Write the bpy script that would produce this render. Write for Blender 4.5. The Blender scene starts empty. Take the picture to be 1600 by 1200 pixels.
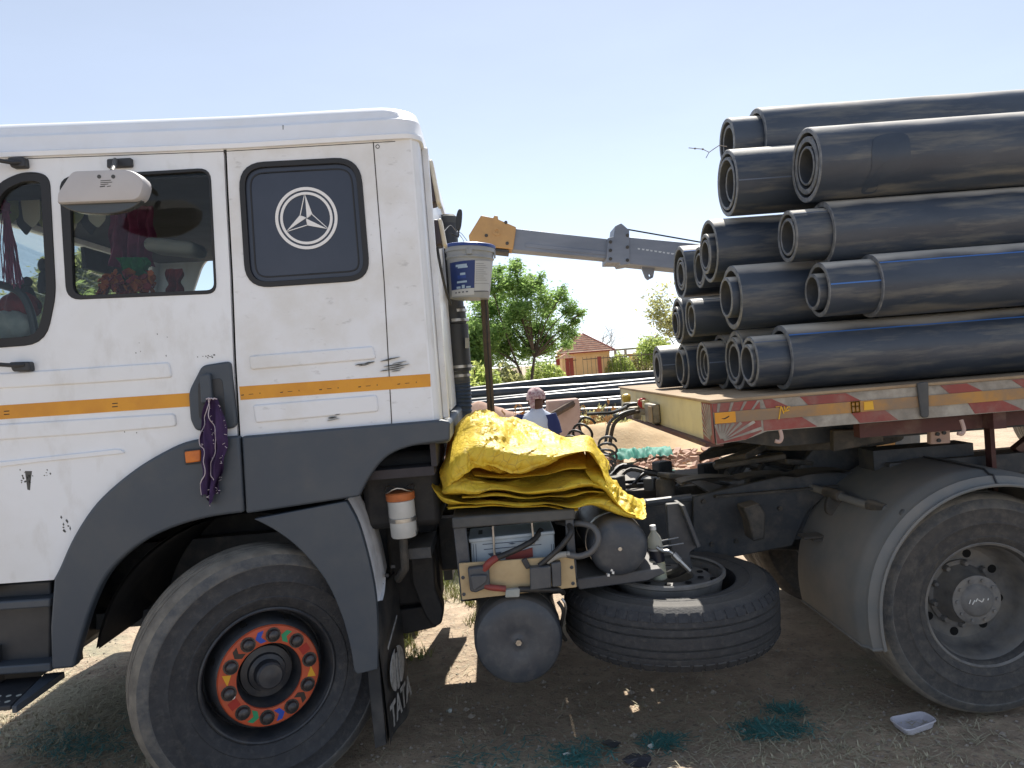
import bpy, bmesh, math, random
from mathutils import Vector, Matrix, noise
from mathutils.geometry import tessellate_polygon

random.seed(7)
SC = bpy.context.scene
COL = SC.collection
R_ = math.radians

# ------------------------------------------------------------------ camera
CAM_H = 1.82
FPX = 1200.0                                   # focal length in pixels of a 1600 px wide picture
cam = bpy.data.cameras.new('camera'); camo = bpy.data.objects.new('camera', cam); COL.objects.link(camo)
cam.sensor_width = 36.0; cam.lens = 36.0 * FPX / 1600.0
cam.clip_start = 0.05; cam.clip_end = 3000
CR = (Matrix.Rotation(R_(-1.33), 4, 'Z') @ Matrix.Rotation(R_(90 - 1.30), 4, 'X') @ Matrix.Rotation(R_(-4.5), 4, 'Z'))
camo.matrix_world = Matrix.Translation((0, 0, CAM_H)) @ CR
SC.camera = camo
C3 = CR.to_3x3()

# ------------------------------------------------------------------ sky, sun, exposure
SUN_EL, SUN_AZ = 52.0, 10.0                    # azimuth measured from +Y (behind the truck) towards +X
world = bpy.data.worlds.new('World'); SC.world = world; world.use_nodes = True
wn = world.node_tree.nodes; wl = world.node_tree.links
sky = wn.new('ShaderNodeTexSky'); sky.sky_type = 'NISHITA'; sky.sun_disc = False
sky.sun_elevation = R_(SUN_EL); sky.sun_rotation = R_(SUN_AZ)
sky.altitude = 300; sky.air_density = 0.5; sky.dust_density = 0.15; sky.ozone_density = 2.0
wn['Background'].inputs[1].default_value = 0.15
hs = wn.new('ShaderNodeHueSaturation'); hs.inputs["Saturation"].default_value = 0.72
gm = wn.new('ShaderNodeGamma'); gm.inputs[1].default_value = 0.62
wl.new(sky.outputs[0], gm.inputs[0]); wl.new(gm.outputs[0], hs.inputs['Color']); 
tc = wn.new('ShaderNodeTexCoord'); hz_m = wn.new('ShaderNodeMapping'); hz_m.inputs['Scale'].default_value = (1, 1, 3.2); wl.new(tc.outputs['Generated'], hz_m.inputs[0])
hz_n = wn.new('ShaderNodeTexNoise'); hz_n.inputs['Scale'].default_value = 2.2; hz_n.inputs['Detail'].default_value = 7; hz_n.inputs['Roughness'].default_value = .55; wl.new(hz_m.outputs[0], hz_n.inputs['Vector'])
hz_r = wn.new('ShaderNodeMapRange'); hz_r.inputs[1].default_value = .35; hz_r.inputs[2].default_value = .75; hz_r.inputs[3].default_value = 1.0; hz_r.inputs[4].default_value = 1.07; wl.new(hz_n.outputs[0], hz_r.inputs[0])   # thin uneven haze all over the sky
hz_x = wn.new('ShaderNodeVectorMath'); hz_x.operation = 'SCALE'; wl.new(hs.outputs[0], hz_x.inputs[0]); wl.new(hz_r.outputs[0], hz_x.inputs['Scale'])
wl.new(hz_x.outputs[0], wn['Background'].inputs[0])
sd = Vector((math.sin(R_(SUN_AZ)) * math.cos(R_(SUN_EL)), math.cos(R_(SUN_AZ)) * math.cos(R_(SUN_EL)), math.sin(R_(SUN_EL))))
sun = bpy.data.lights.new('sun', 'SUN'); sun.energy = 3.1; sun.angle = R_(0.53); sun.color = (1.0, 0.95, 0.87)
suno = bpy.data.objects.new('sun', sun); COL.objects.link(suno)
suno.rotation_euler = (-sd).to_track_quat('-Z', 'Y').to_euler(); suno.location = (0, 20, 30)
SC.view_settings.view_transform = 'Standard'; SC.view_settings.look = 'None'
SC.view_settings.exposure = 1.45; SC.view_settings.gamma = 1.0
SC.view_settings.use_curve_mapping = False
SC.cycles.max_bounces = 6; SC.cycles.transparent_max_bounces = 10
SC.cycles.use_denoising = True

# ------------------------------------------------------------------ helpers
def at(u, v, y):
    """point at depth y on the line of sight of a photo pixel (1600 x 1200)"""
    d = C3 @ Vector(((u - 800) / FPX, -(v - 600) / FPX, -1))
    t = y / d.y
    return Vector((d.x * t, y, CAM_H + d.z * t))

def rnd(pts, r, n=4):
    """round the corners of a polygon"""
    out = []; N = len(pts)
    for i in range(N):
        p = Vector(pts[i]).to_2d(); a = Vector(pts[i - 1]).to_2d(); b = Vector(pts[(i + 1) % N]).to_2d()
        rr = r[i] if isinstance(r, (list, tuple)) else r
        da = a - p; db = b - p
        k = min(rr, da.length * .48, db.length * .48)
        if k < 1e-6: out.append(tuple(p)); continue
        s = p + da.normalized() * k; e = p + db.normalized() * k
        for j in range(n + 1):
            t = j / n
            q = s * (1 - t) ** 2 + p * 2 * t * (1 - t) + e * t * t
            out.append((q.x, q.y))
    return out

def crom(pts, n=6, closed=False):
    """smooth curve through points (any dimension)"""
    P = [Vector(p) for p in pts]; out = []; N = len(P)
    for i in range(N if closed else N - 1):
        if closed: p0, p1, p2, p3 = P[i - 1], P[i], P[(i + 1) % N], P[(i + 2) % N]
        else: p0, p1, p2, p3 = P[max(i - 1, 0)], P[i], P[i + 1], P[min(i + 2, N - 1)]
        for j in range(n):
            t = j / n
            out.append(.5 * ((2 * p1) + (p2 - p0) * t + (2 * p0 - 5 * p1 + 4 * p2 - p3) * t * t + (3 * p1 - p0 - 3 * p2 + p3) * t ** 3))
    if not closed: out.append(P[-1])
    return out

def pxz(pts, y):
    """photo outline -> outline in the x,z plane at depth y"""
    o = []
    for p in pts:
        w = at(p[0], p[1], y); o.append((w.x, w.z))
    return o

def inset(poly, d):
    """offset a polygon inwards by d"""
    N = len(poly); A = sum(poly[i - 1][0] * poly[i][1] - poly[i][0] * poly[i - 1][1] for i in range(N))
    s = 1 if A > 0 else -1; out = []
    for i in range(N):
        p = Vector(poly[i]); e1 = (p - Vector(poly[i - 1])); e2 = (Vector(poly[(i + 1) % N]) - p)
        if e1.length < 1e-9: e1 = e2
        if e2.length < 1e-9: e2 = e1
        n1 = Vector((-e1.y, e1.x)).normalized(); n2 = Vector((-e2.y, e2.x)).normalized()
        n = (n1 + n2)
        n = n.normalized() if n.length > 1e-6 else n1
        q = p + n * d * s / max(.5, n.dot(n1))
        out.append((q.x, q.y))
    return out

def frame(axis):
    a = Vector(axis).normalized()
    h = Vector((0, 0, 1)) if abs(a.z) < .9 else Vector((1, 0, 0))
    e1 = h.cross(a).normalized(); e2 = a.cross(e1)
    return a, e1, e2

def org(o):
    while o.parent: o = o.parent
    return o.location.copy()

class MB:
    def __init__(s): s.v = []; s.f = []; s.m = []; s.mi = 0
    def add(s, vs, fs):
        k = len(s.v); s.v += [Vector(p) for p in vs]; s.f += [tuple(i + k for i in f) for f in fs]; s.m += [s.mi] * len(fs); return s
    def box(s, c, size, rot=None):
        hx, hy, hz = [q / 2 for q in size]; vs = []
        for x in (-hx, hx):
            for y in (-hy, hy):
                for z in (-hz, hz):
                    p = Vector((x, y, z)); vs.append((rot @ p if rot else p) + Vector(c))
        return s.add(vs, [(0, 1, 3, 2), (4, 6, 7, 5), (0, 4, 5, 1), (2, 3, 7, 6), (0, 2, 6, 4), (1, 5, 7, 3)])
    def bx(s, x0, x1, y0, y1, z0, z1):
        return s.box(((x0 + x1) / 2, (y0 + y1) / 2, (z0 + z1) / 2), (abs(x1 - x0), abs(y1 - y0), abs(z1 - z0)))
    def cyl(s, a, b, r0, r1=None, n=20):
        a = Vector(a); b = Vector(b); r1 = r0 if r1 is None else r1
        ax, e1, e2 = frame(b - a); vs = []
        for c, r in ((a, r0), (b, r1)):
            for i in range(n):
                t = 2 * math.pi * i / n; vs.append(c + (e1 * math.cos(t) + e2 * math.sin(t)) * r)
        fs = [(i, (i + 1) % n, n + (i + 1) % n, n + i) for i in range(n)] + [tuple(range(n))[::-1], tuple(range(n, 2 * n))]
        return s.add(vs, fs)
    def tube(s, pts, r, n=8, cap=True):
        P = [Vector(p) for p in pts]; N = len(P)
        rs = r if isinstance(r, (list, tuple)) else [r] * N
        t = (P[1] - P[0]).normalized(); _, e1, e2 = frame(t); vs = []
        for i in range(N):
            t2 = (P[min(i + 1, N - 1)] - P[max(i - 1, 0)]).normalized()
            q = t.rotation_difference(t2); e1 = q @ e1; e2 = q @ e2; t = t2
            for j in range(n):
                a = 2 * math.pi * j / n; vs.append(P[i] + (e1 * math.cos(a) + e2 * math.sin(a)) * rs[i])
        fs = [(i * n + j, i * n + (j + 1) % n, (i + 1) * n + (j + 1) % n, (i + 1) * n + j) for i in range(N - 1) for j in range(n)]
        if cap: fs += [tuple(range(n))[::-1], tuple(range((N - 1) * n, N * n))]
        return s.add(vs, fs)
    def lathe(s, prof, o, axis, n=40, closed=False, mi=None):
        """prof = [(distance along axis, radius)]"""
        a, e1, e2 = frame(axis); o = Vector(o); vs = []; N = len(prof)
        for (h, r) in prof:
            for j in range(n):
                t = 2 * math.pi * j / n; vs.append(o + a * h + (e1 * math.cos(t) + e2 * math.sin(t)) * max(r, 1e-5))
        fs = []; k0 = s.mi; ms = []
        for i in range(N if closed else N - 1):
            for j in range(n):
                k = (i + 1) % N
                fs.append((i * n + j, i * n + (j + 1) % n, k * n + (j + 1) % n, k * n + j)); ms.append(mi[i] if mi else k0)
        s.add(vs, fs); s.m[-len(fs):] = ms
        return s
    def plate(s, poly, y0, y1, holes=()):
        """x,z outline (with holes) given thickness from depth y0 to y1"""
        loops = [list(poly)] + [list(h) for h in holes]
        flat = [p for l in loops for p in l]; n = len(flat)
        tris = tessellate_polygon([[Vector((p[0], p[1], 0)) for p in l] for l in loops])
        vs = [Vector((p[0], y0, p[1])) for p in flat] + [Vector((p[0], y1, p[1])) for p in flat]
        if not holes: tris = [tuple(range(n))]
        fs = [tuple(t) for t in tris] + [tuple(i + n for i in t)[::-1] for t in tris]
        k = 0
        for l in loops:
            m = len(l)
            fs += [(k + i, k + (i + 1) % m, n + k + (i + 1) % m, n + k + i) for i in range(m)]; k += m
        return s.add(vs, fs)
    def prism(s, pts, vec):
        P = [Vector(p) for p in pts]; n = len(P); v = Vector(vec)
        return s.add(P + [p + v for p in P], [tuple(range(n)), tuple(range(n, 2 * n))[::-1]] + [(i, n + i, n + (i + 1) % n, (i + 1) % n) for i in range(n)])
    def grid(s, fn, nu, nv, wrap=False):
        vs = [fn(i / (nu if wrap else nu - 1), j / (nv - 1)) for j in range(nv) for i in range(nu)]
        fs = [(j * nu + i, j * nu + (i + 1) % nu, (j + 1) * nu + (i + 1) % nu, (j + 1) * nu + i) for j in range(nv - 1) for i in range(nu if wrap else nu - 1)]
        return s.add(vs, fs)
    def loft(s, secs, cap=True):
        n = len(secs[0]); vs = [p for q in secs for p in q]
        fs = [(k * n + i, k * n + (i + 1) % n, (k + 1) * n + (i + 1) % n, (k + 1) * n + i) for k in range(len(secs) - 1) for i in range(n)]
        if cap: fs += [tuple(range(n))[::-1], tuple(range((len(secs) - 1) * n, len(secs) * n))]
        return s.add(vs, fs)
    def build(s, name, mat, parent=None, smooth=32, bevel=0, seg=2, recalc=True, origin=None):
        me = bpy.data.meshes.new(name)
        if parent is not None: o0 = org(parent)
        elif origin is not None: o0 = Vector(origin)
        else:
            xs = [p.x for p in s.v]; ys = [p.y for p in s.v]; zs = [p.z for p in s.v]
            o0 = Vector(((min(xs) + max(xs)) / 2, (min(ys) + max(ys)) / 2, min(zs)))
        me.from_pydata([tuple(p - o0) for p in s.v], [], s.f)
        for m in (mat if isinstance(mat, (list, tuple)) else [mat]): me.materials.append(MAT[m])
        if max(s.m, default=0) > 0: me.polygons.foreach_set('material_index', s.m)
        if recalc:
            b = bmesh.new(); b.from_mesh(me); bmesh.ops.recalc_face_normals(b, faces=b.faces); b.to_mesh(me); b.free()
        if smooth:
            me.polygons.foreach_set('use_smooth', [True] * len(me.polygons)); me.set_sharp_from_angle(angle=R_(smooth))
        o = bpy.data.objects.new(name, me); COL.objects.link(o)
        if parent is not None: o.parent = parent
        else: o.location = o0
        if bevel:
            b = o.modifiers.new('bevel', 'BEVEL'); b.width = bevel; b.segments = seg; b.limit_method = 'ANGLE'; b.angle_limit = R_(40)
            b.harden_normals = False
        return o

def thing(name, label, cat, loc, group=None):
    o = bpy.data.objects.new(name, None); COL.objects.link(o); o.location = loc; o.empty_display_size = .2
    return tag(o, label, cat, group)

def tag(o, label=None, cat=None, group=None, kind=None):
    if label: o['label'] = label
    if cat: o['category'] = cat
    if group: o['group'] = group
    if kind: o['kind'] = kind
    return o

def textmesh(txt, size, M, mat, name, parent, ext=.0006, bold=0.0):
    cu = bpy.data.curves.new('t', 'FONT'); cu.body = txt; cu.size = size; cu.extrude = ext; cu.align_x = 'CENTER'; cu.align_y = 'CENTER'; cu.offset = bold
    t = bpy.data.objects.new('t', cu); COL.objects.link(t)
    me = bpy.data.meshes.new_from_object(t.evaluated_get(bpy.context.evaluated_depsgraph_get()))
    bpy.data.objects.remove(t); bpy.data.curves.remove(cu)
    me.transform(Matrix.Translation(-org(parent)) @ M); me.name = name; me.materials.clear(); me.materials.append(MAT[mat])
    o = bpy.data.objects.new(name, me); COL.objects.link(o); o.parent = parent
    return o

# ------------------------------------------------------------------ materials
MAT = {}
def mat(name, col, col2=None, rough=.6, metal=0, scale=6, lo=.4, hi=.65, detail=5, bump=0, bscale=60, stretch=(1, 1, 1),
        dust=None, dscale=3, dlo=.5, dhi=.75, damt=.6, dstretch=(1, 1, 1), rough2=None, spec=.5, emis=None, sheen=0, bump2=None):
    m = bpy.data.materials.new(name); m.use_nodes = True; MAT[name] = m
    N = m.node_tree.nodes; L = m.node_tree.links; b = N['Principled BSDF']
    b.inputs['Roughness'].default_value = rough; b.inputs['Metallic'].default_value = metal
    b.inputs['Specular IOR Level'].default_value = spec
    geo = N.new('ShaderNodeNewGeometry')
    def nz(scale, detail, stretch, lo, hi):
        mp = N.new('ShaderNodeMapping'); mp.inputs['Scale'].default_value = stretch; L.new(geo.outputs['Position'], mp.inputs[0])
        n = N.new('ShaderNodeTexNoise'); n.inputs['Scale'].default_value = scale; n.inputs['Detail'].default_value = detail; n.inputs['Roughness'].default_value = .62
        L.new(mp.outputs[0], n.inputs['Vector'])
        r = N.new('ShaderNodeMapRange'); r.inputs[1].default_value = lo; r.inputs[2].default_value = hi; r.clamp = True
        L.new(n.outputs[0], r.inputs[0]); return n, r
    def mixc(fac, a, c):
        x = N.new('ShaderNodeMix'); x.data_type = 'RGBA'; L.new(fac, x.inputs[0])
        for v, i in ((a, 6), (c, 7)):
            if isinstance(v, (tuple, list)): x.inputs[i].default_value = (*v, 1)
            else: L.new(v, x.inputs[i])
        return x.outputs[2]
    cur = col
    if col2:
        _, r = nz(scale, detail, stretch, lo, hi); cur = mixc(r.outputs[0], col, col2)
    if dust:
        _, r = nz(dscale, 7, dstretch, dlo, dhi); r.inputs[4].default_value = damt
        cur = mixc(r.outputs[0], cur, dust)
        if rough2 is not None:
            rr = N.new('ShaderNodeMapRange'); L.new(r.outputs[0], rr.inputs[0]); rr.inputs[2].default_value = damt
            rr.inputs[3].default_value = rough; rr.inputs[4].default_value = rough2; L.new(rr.outputs[0], b.inputs['Roughness'])
    if isinstance(cur, (tuple, list)): b.inputs['Base Color'].default_value = (*cur, 1)
    else: L.new(cur, b.inputs['Base Color'])
    if bump:
        n, _ = nz(bscale, 6, (1, 1, 1), 0, 1)
        bp = N.new('ShaderNodeBump'); bp.inputs['Strength'].default_value = bump; bp.inputs['Distance'].default_value = .02
        L.new(n.outputs[0], bp.inputs['Height']); L.new(bp.outputs[0], b.inputs['Normal'])
        if bump2:
            n2, _ = nz(bump2[1], 3, (1, 1, 1), 0, 1); b2 = N.new('ShaderNodeBump'); b2.inputs['Strength'].default_value = bump2[0]; b2.inputs['Distance'].default_value = .05
            L.new(n2.outputs[0], b2.inputs['Height']); L.new(bp.outputs[0], b2.inputs['Normal']); L.new(b2.outputs[0], b.inputs['Normal'])
    if emis: b.inputs['Emission Color'].default_value = (*emis, 1); b.inputs['Emission Strength'].default_value = 1
    return m

def glass(name, tint, refl=.45, rough=.02, alpha=.85):
    m = bpy.data.materials.new(name); m.use_nodes = True; MAT[name] = m
    N = m.node_tree.nodes; L = m.node_tree.links; N.remove(N['Principled BSDF'])
    t = N.new('ShaderNodeBsdfTransparent'); t.inputs[0].default_value = (*tint, 1)
    g = N.new('ShaderNodeBsdfGlossy'); g.inputs['Roughness'].default_value = rough
    f = N.new('ShaderNodeFresnel'); f.inputs[0].default_value = 1.45
    mu = N.new('ShaderNodeMath'); mu.operation = 'MULTIPLY'; mu.inputs[1].default_value = refl; L.new(f.outputs[0], mu.inputs[0])
    x = N.new('ShaderNodeMixShader'); L.new(mu.outputs[0], x.inputs[0]); L.new(t.outputs[0], x.inputs[1]); L.new(g.outputs[0], x.inputs[2])
    L.new(x.outputs[0], N['Material Output'].inputs[0])

mat('white_paint', (.79, .815, .85), (.74, .755, .77), rough=.30, scale=2.2, dust=(.42, .39, .34), dscale=7, dlo=.52, dhi=.80, damt=.48, dstretch=(1, 1, .45), bump=.12, bscale=2.5)
mat('white_dirty', (.77, .79, .82), (.67, .665, .645), rough=.36, scale=4, lo=.42, hi=.72, dust=(.20, .19, .175), dscale=24, dlo=.61, dhi=.76, damt=.5, dstretch=(.5, 1, 1.2), bump=.14, bscale=2.5)
mat('roof_white', (.81, .83, .86), (.76, .765, .77), rough=.35, scale=3)
mat('grey_plastic', (.048, .062, .082), (.064, .076, .090), rough=.5, scale=4, dust=(.17, .155, .14), dscale=5, dlo=.5, dhi=.85, damt=.3, rough2=.75)
mat('dark_plastic', (.024, .027, .033), (.038, .040, .044), rough=.5, scale=8)
mat('rubber_seal', (.014, .015, .018), rough=.55)
mat('black_gap', (.004, .004, .004), rough=.9)
mat('chassis', (.030, .037, .047), (.052, .056, .061), rough=.6, scale=9, dust=(.17, .15, .125), dscale=11, dlo=.48, dhi=.8, damt=.5, bump=.15, bscale=50)
mat('underside', (.014, .015, .018), (.026, .026, .027), rough=.7, scale=9, dust=(.08, .07, .06), dscale=12, dlo=.5, dhi=.8, damt=.4)
mat('chassis_dusty', (.035, .036, .036), (.07, .063, .055), rough=.75, scale=7, dust=(.17, .145, .115), dscale=9, dlo=.45, dhi=.75, damt=.6, bump=.25, bscale=60)
mat('tank_paint', (.038, .046, .060), (.056, .064, .075), rough=.42, scale=7, dust=(.19, .18, .165), dscale=16, dlo=.5, dhi=.85, damt=.45, rough2=.7, bump=.05, bscale=25)
mat('tyre', (.028, .030, .035), (.038, .040, .045), rough=.68, scale=20, dust=(.15, .14, .125), dscale=34, dlo=.5, dhi=.8, damt=.35, bump=.3, bscale=90)
mat('tread', (.13, .118, .10), (.20, .18, .15), rough=.85, scale=12, dust=(.28, .25, .20), dscale=9, dlo=.42, dhi=.7, damt=.6, bump=.25, bscale=70)
mat('shoulder', (.075, .078, .082), (.125, .12, .112), rough=.8, scale=16, dust=(.22, .20, .17), dscale=22, dlo=.45, dhi=.75, damt=.5, bump=.35, bscale=80)
mat('tyre_dusty', (.048, .047, .048), (.068, .064, .060), rough=.8, scale=18, dust=(.19, .17, .14), dscale=30, dlo=.46, dhi=.78, damt=.4, bump=.3, bscale=90)
mat('rim_black', (.026, .029, .036), (.044, .047, .053), rough=.42, scale=12, dust=(.16, .14, .115), dscale=14, dlo=.5, dhi=.8, damt=.4)
mat('rim_grey', (.17, .167, .163), (.10, .097, .094), rough=.6, scale=9, dust=(.26, .23, .185), dscale=10, dlo=.42, dhi=.7, damt=.55)
mat('nut_steel', (.05, .048, .05), (.09, .085, .085), rough=.4, metal=.6, scale=60)
mat('ring_orange', (.52, .085, .028), (.44, .07, .026), rough=.55, scale=12, dust=(.24, .13, .08), dscale=16, dlo=.5, dhi=.78, damt=.5)
mat('mark_green', (.02, .28, .12), rough=.5); mat('mark_blue', (.02, .07, .42), rough=.5); mat('mark_dark', (.03, .022, .018), rough=.5)
mat('mark_red', (.35, .02, .012), rough=.5); mat('mark_yellow', (.70, .36, .02), rough=.5); mat('mark_white', (.75, .74, .70), rough=.5)
mat('tape_yellow', (.68, .30, .012), (.60, .25, .012), rough=.35, scale=8)
mat('tape_print', (.04, .025, .01), rough=.6)
mat('emblem_white', (.78, .78, .78), rough=.45)
mat('window_blind', (.026, .034, .056), (.034, .042, .066), rough=.3, scale=3)
glass('glass', (.86, .90, .90)); glass('glass_dark', (.30, .33, .34))
mat('lining', (.05, .045, .05), (.03, .028, .03), rough=.9, scale=5)
mat('cab_cloth_red', (.26, .02, .022), (.14, .01, .016), rough=.85, scale=14)
mat('cab_cloth_green', (.02, .20, .06), (.01, .10, .04), rough=.85, scale=14)
mat('cab_cloth_magenta', (.26, .05, .12), (.16, .03, .08), rough=.85, scale=10)
mat('flower_orange', (.46, .13, .02), (.34, .04, .018), rough=.8, scale=30)
mat('seat_cloth', (.09, .08, .085), (.15, .14, .13), rough=.9, scale=12)
mat('pale_cloth', (.42, .42, .38), (.30, .32, .30), rough=.9, scale=8)
mat('cushion', (.30, .29, .26), rough=.9)
mat('purple_cloth', (.032, .013, .060), (.05, .022, .088), rough=.85, scale=9, bump=.2, bscale=120)
mat('cloth_trim', (.55, .48, .52), rough=.8)
mat('mirror_back', (.47, .46, .47), (.43, .42, .43), rough=.5, scale=5)
mat('mirror_glass', (.055, .062, .066), rough=.15)
mat('amber', (.62, .17, .02), (.50, .12, .02), rough=.25, scale=20)
mat('silver_paint', (.76, .77, .79), (.64, .64, .65), rough=.42, metal=.0, scale=6, dust=(.25, .23, .2), dscale=9, dlo=.5, dhi=.8, damt=.5)
mat('flap_rubber', (.02, .022, .025), (.035, .036, .038), rough=.65, scale=6, dust=(.15, .135, .115), dscale=6, dlo=.45, dhi=.8, damt=.45)
mat('logo_white', (.42, .42, .41), (.22, .22, .215), rough=.6, scale=30)
mat('reservoir', (.52, .53, .52), (.43, .44, .43), rough=.35, scale=8)
mat('cap_orange', (.50, .15, .04), (.36, .11, .04), rough=.6, scale=20)
mat('steel', (.45, .44, .42), (.3, .29, .27), rough=.35, metal=.85, scale=20)
mat('battery_case', (.42, .48, .52), (.36, .42, .46), rough=.45, scale=5)
mat('battery_print', (.06, .08, .12), rough=.6)
mat('board_beige', (.50, .38, .21), (.43, .31, .165), rough=.6, scale=9, dust=(.3, .25, .18), dscale=12, dlo=.5, dhi=.8, damt=.4)
mat('switch_grey', (.055, .06, .07), (.08, .085, .09), rough=.5, scale=10)
mat('cable_red', (.26, .045, .035), (.17, .04, .035), rough=.55, scale=15)
mat('cable_black', (.015, .015, .016), (.04, .038, .035), rough=.5, scale=15)
mat('hose_grey', (.10, .10, .10), rough=.5)
mat('hose_blue', (.03, .05, .085), (.05, .07, .11), rough=.6, scale=10)
mat('lamp_lens', (.62, .55, .42), (.7, .66, .55), rough=.25, scale=15)
mat('lamp_body', (.045, .035, .045), rough=.5)
mat('pipe_black', (.032, .044, .066), (.050, .064, .088), rough=.42, scale=6, stretch=(.35, 1, 1), dust=(.25, .235, .19), dscale=8, dlo=.49, dhi=.72, damt=.55, dstretch=(.28, 1.2, 2.2), rough2=.65, bump=.06, bscale=40)
mat('pipe_cut', (.10, .11, .125), (.19, .20, .215), rough=.6, scale=30, dust=(.27, .25, .21), dscale=16, dlo=.5, dhi=.8, damt=.5)
mat('pipe_stripe', (.05, .16, .46), rough=.4); mat('pipe_stripe_faint', (.11, .14, .20), rough=.5)
mat('pipe_bore', (.04, .046, .055), (.075, .08, .085), rough=.65, scale=8)
mat('timber', (.28, .19, .10), (.2, .13, .07), rough=.85, scale=10, stretch=(1, .2, 1))
mat('deck_plate', (.34, .24, .15), (.25, .17, .10), rough=.85, scale=5, dust=(.42, .33, .21), dscale=4, dlo=.4, dhi=.7, damt=.7, bump=.3, bscale=30)
mat('trailer_cream', (.68, .61, .36), (.62, .545, .31), rough=.5, scale=5, dust=(.42, .36, .24), dscale=8, dlo=.5, dhi=.8, damt=.45)
mat('trailer_red', (.27, .06, .048), (.22, .058, .05), rough=.65, scale=8, dust=(.27, .22, .175), dscale=9, dlo=.46, dhi=.74, damt=.6)
mat('trailer_white', (.40, .37, .315), (.22, .20, .17), rough=.65, scale=11, lo=.38, hi=.66, dust=(.18, .15, .12), dscale=9, dlo=.46, dhi=.72, damt=.65)
mat('trailer_tape', (.44, .22, .05), (.25, .165, .095), rough=.55, scale=4, lo=.38, hi=.56, dust=(.20, .155, .115), dscale=9, dlo=.44, dhi=.66, damt=.7, stretch=(.6, 1, 1))
mat('trailer_frame', (.10, .035, .030), (.07, .028, .025), rough=.7, scale=6, dust=(.2, .15, .11), dscale=8, dlo=.5, dhi=.75, damt=.5)
mat('scribble', (.72, .40, .03), rough=.6)
mat('strap_grey', (.055, .058, .06), (.085, .085, .08), rough=.6, scale=6)
mat('valve_red', (.45, .03, .03), rough=.45); mat('valve_yellow', (.62, .42, .06), rough=.45)
mat('valve_metal', (.32, .28, .21), (.2, .17, .13), rough=.5, metal=.3, scale=20)
mat('bucket_grey', (.33, .35, .375), (.29, .31, .335), rough=.45, scale=5)
mat('bucket_blue', (.018, .055, .26), rough=.4); mat('label_navy', (.012, .035, .16), rough=.5); mat('label_pale', (.33, .45, .60), rough=.5)
mat('label_light', (.50, .52, .54), rough=.5); mat('label_ink', (.10, .11, .14), rough=.5)
mat('bottle_liquid', (.55, .55, .30), rough=.15); mat('bottle_cap', (.75, .75, .72), rough=.4); mat('bottle_band', (.02, .022, .035), rough=.4)
mat('wire_dark', (.03, .03, .03), rough=.5)
mat('crane_yellow', (.52, .30, .11), (.45, .26, .10), rough=.55, scale=3, dust=(.3, .18, .09), dscale=3, dlo=.5, dhi=.75, damt=.4)
mat('crane_grey', (.15, .17, .21), (.22, .24, .28), rough=.5, scale=2, stretch=(.3, 1, 1))
mat('house_wall', (.80, .53, .25), (.74, .47, .21), rough=.9, scale=1.6)
mat('house_roof', (.64, .42, .30), (.54, .31, .22), rough=.9, scale=3, lo=.42, hi=.6)
mat('fence_red', (.26, .045, .03), rough=.7); mat('fence_dark', (.10, .08, .06), rough=.7)
mat('shed_pale', (.46, .42, .33), (.38, .34, .27), rough=.9, scale=1)
mat('bark', (.12, .085, .06), (.075, .055, .04), rough=.95, scale=8, stretch=(1, 1, .3))
mat('bark_grey', (.20, .17, .15), rough=.95)
mat('dry_brush', (.36, .19, .07), (.45, .28, .11), rough=.9, scale=5)
mat('sand', (.62, .45, .26), (.54, .38, .21), rough=.95, scale=3, bump=.5, bscale=14)
mat('brick_rubble', (.44, .27, .19), (.36, .21, .15), rough=.9, scale=6, dust=(.50, .37, .28), dscale=7, dlo=.4, dhi=.7, damt=.6)
mat('pink_panel', (.50, .36, .30), (.42, .29, .24), rough=.9, scale=4)
mat('net_green', (.02, .20, .14), (.03, .27, .19), rough=.7, scale=8)
mat('net_dark', (.05, .20, .18), (.08, .26, .24), rough=.8, scale=8)
mat('straw', (.50, .45, .31), (.38, .34, .24), rough=.9, scale=12)
mat('pebble', (.28, .24, .20), (.38, .33, .27), rough=.9, scale=9)
mat('tray_plastic', (.58, .56, .60), (.48, .46, .50), rough=.5, scale=10)
mat('litter_dark', (.045, .045, .055), rough=.7); mat('litter_pale', (.42, .44, .40), rough=.6)
mat('skin', (.10, .045, .028), rough=.6)
mat('grass_blade', (.20, .24, .07), (.30, .28, .10), rough=.8, scale=9)
mat('shirt_white', (.62, .66, .74), (.55, .60, .70), rough=.85, scale=10); mat('shirt_navy', (.02, .03, .12), rough=.85); mat('shirt_print', (.03, .06, .28), rough=.8)
mat('trousers', (.06, .055, .06), rough=.9); mat('scarf', (.50, .38, .37), (.28, .14, .16), rough=.9, scale=26, lo=.45, hi=.6)
mat('far_pipe', (.03, .038, .046), (.06, .068, .075), rough=.36, scale=.8, stretch=(.4, 1, 1), dust=(.28, .25, .2), dscale=1.6, dlo=.5, dhi=.8, damt=.5, rough2=.6)
mat('post_rusty', (.115, .085, .06), (.08, .06, .045), rough=.8, scale=14)

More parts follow.
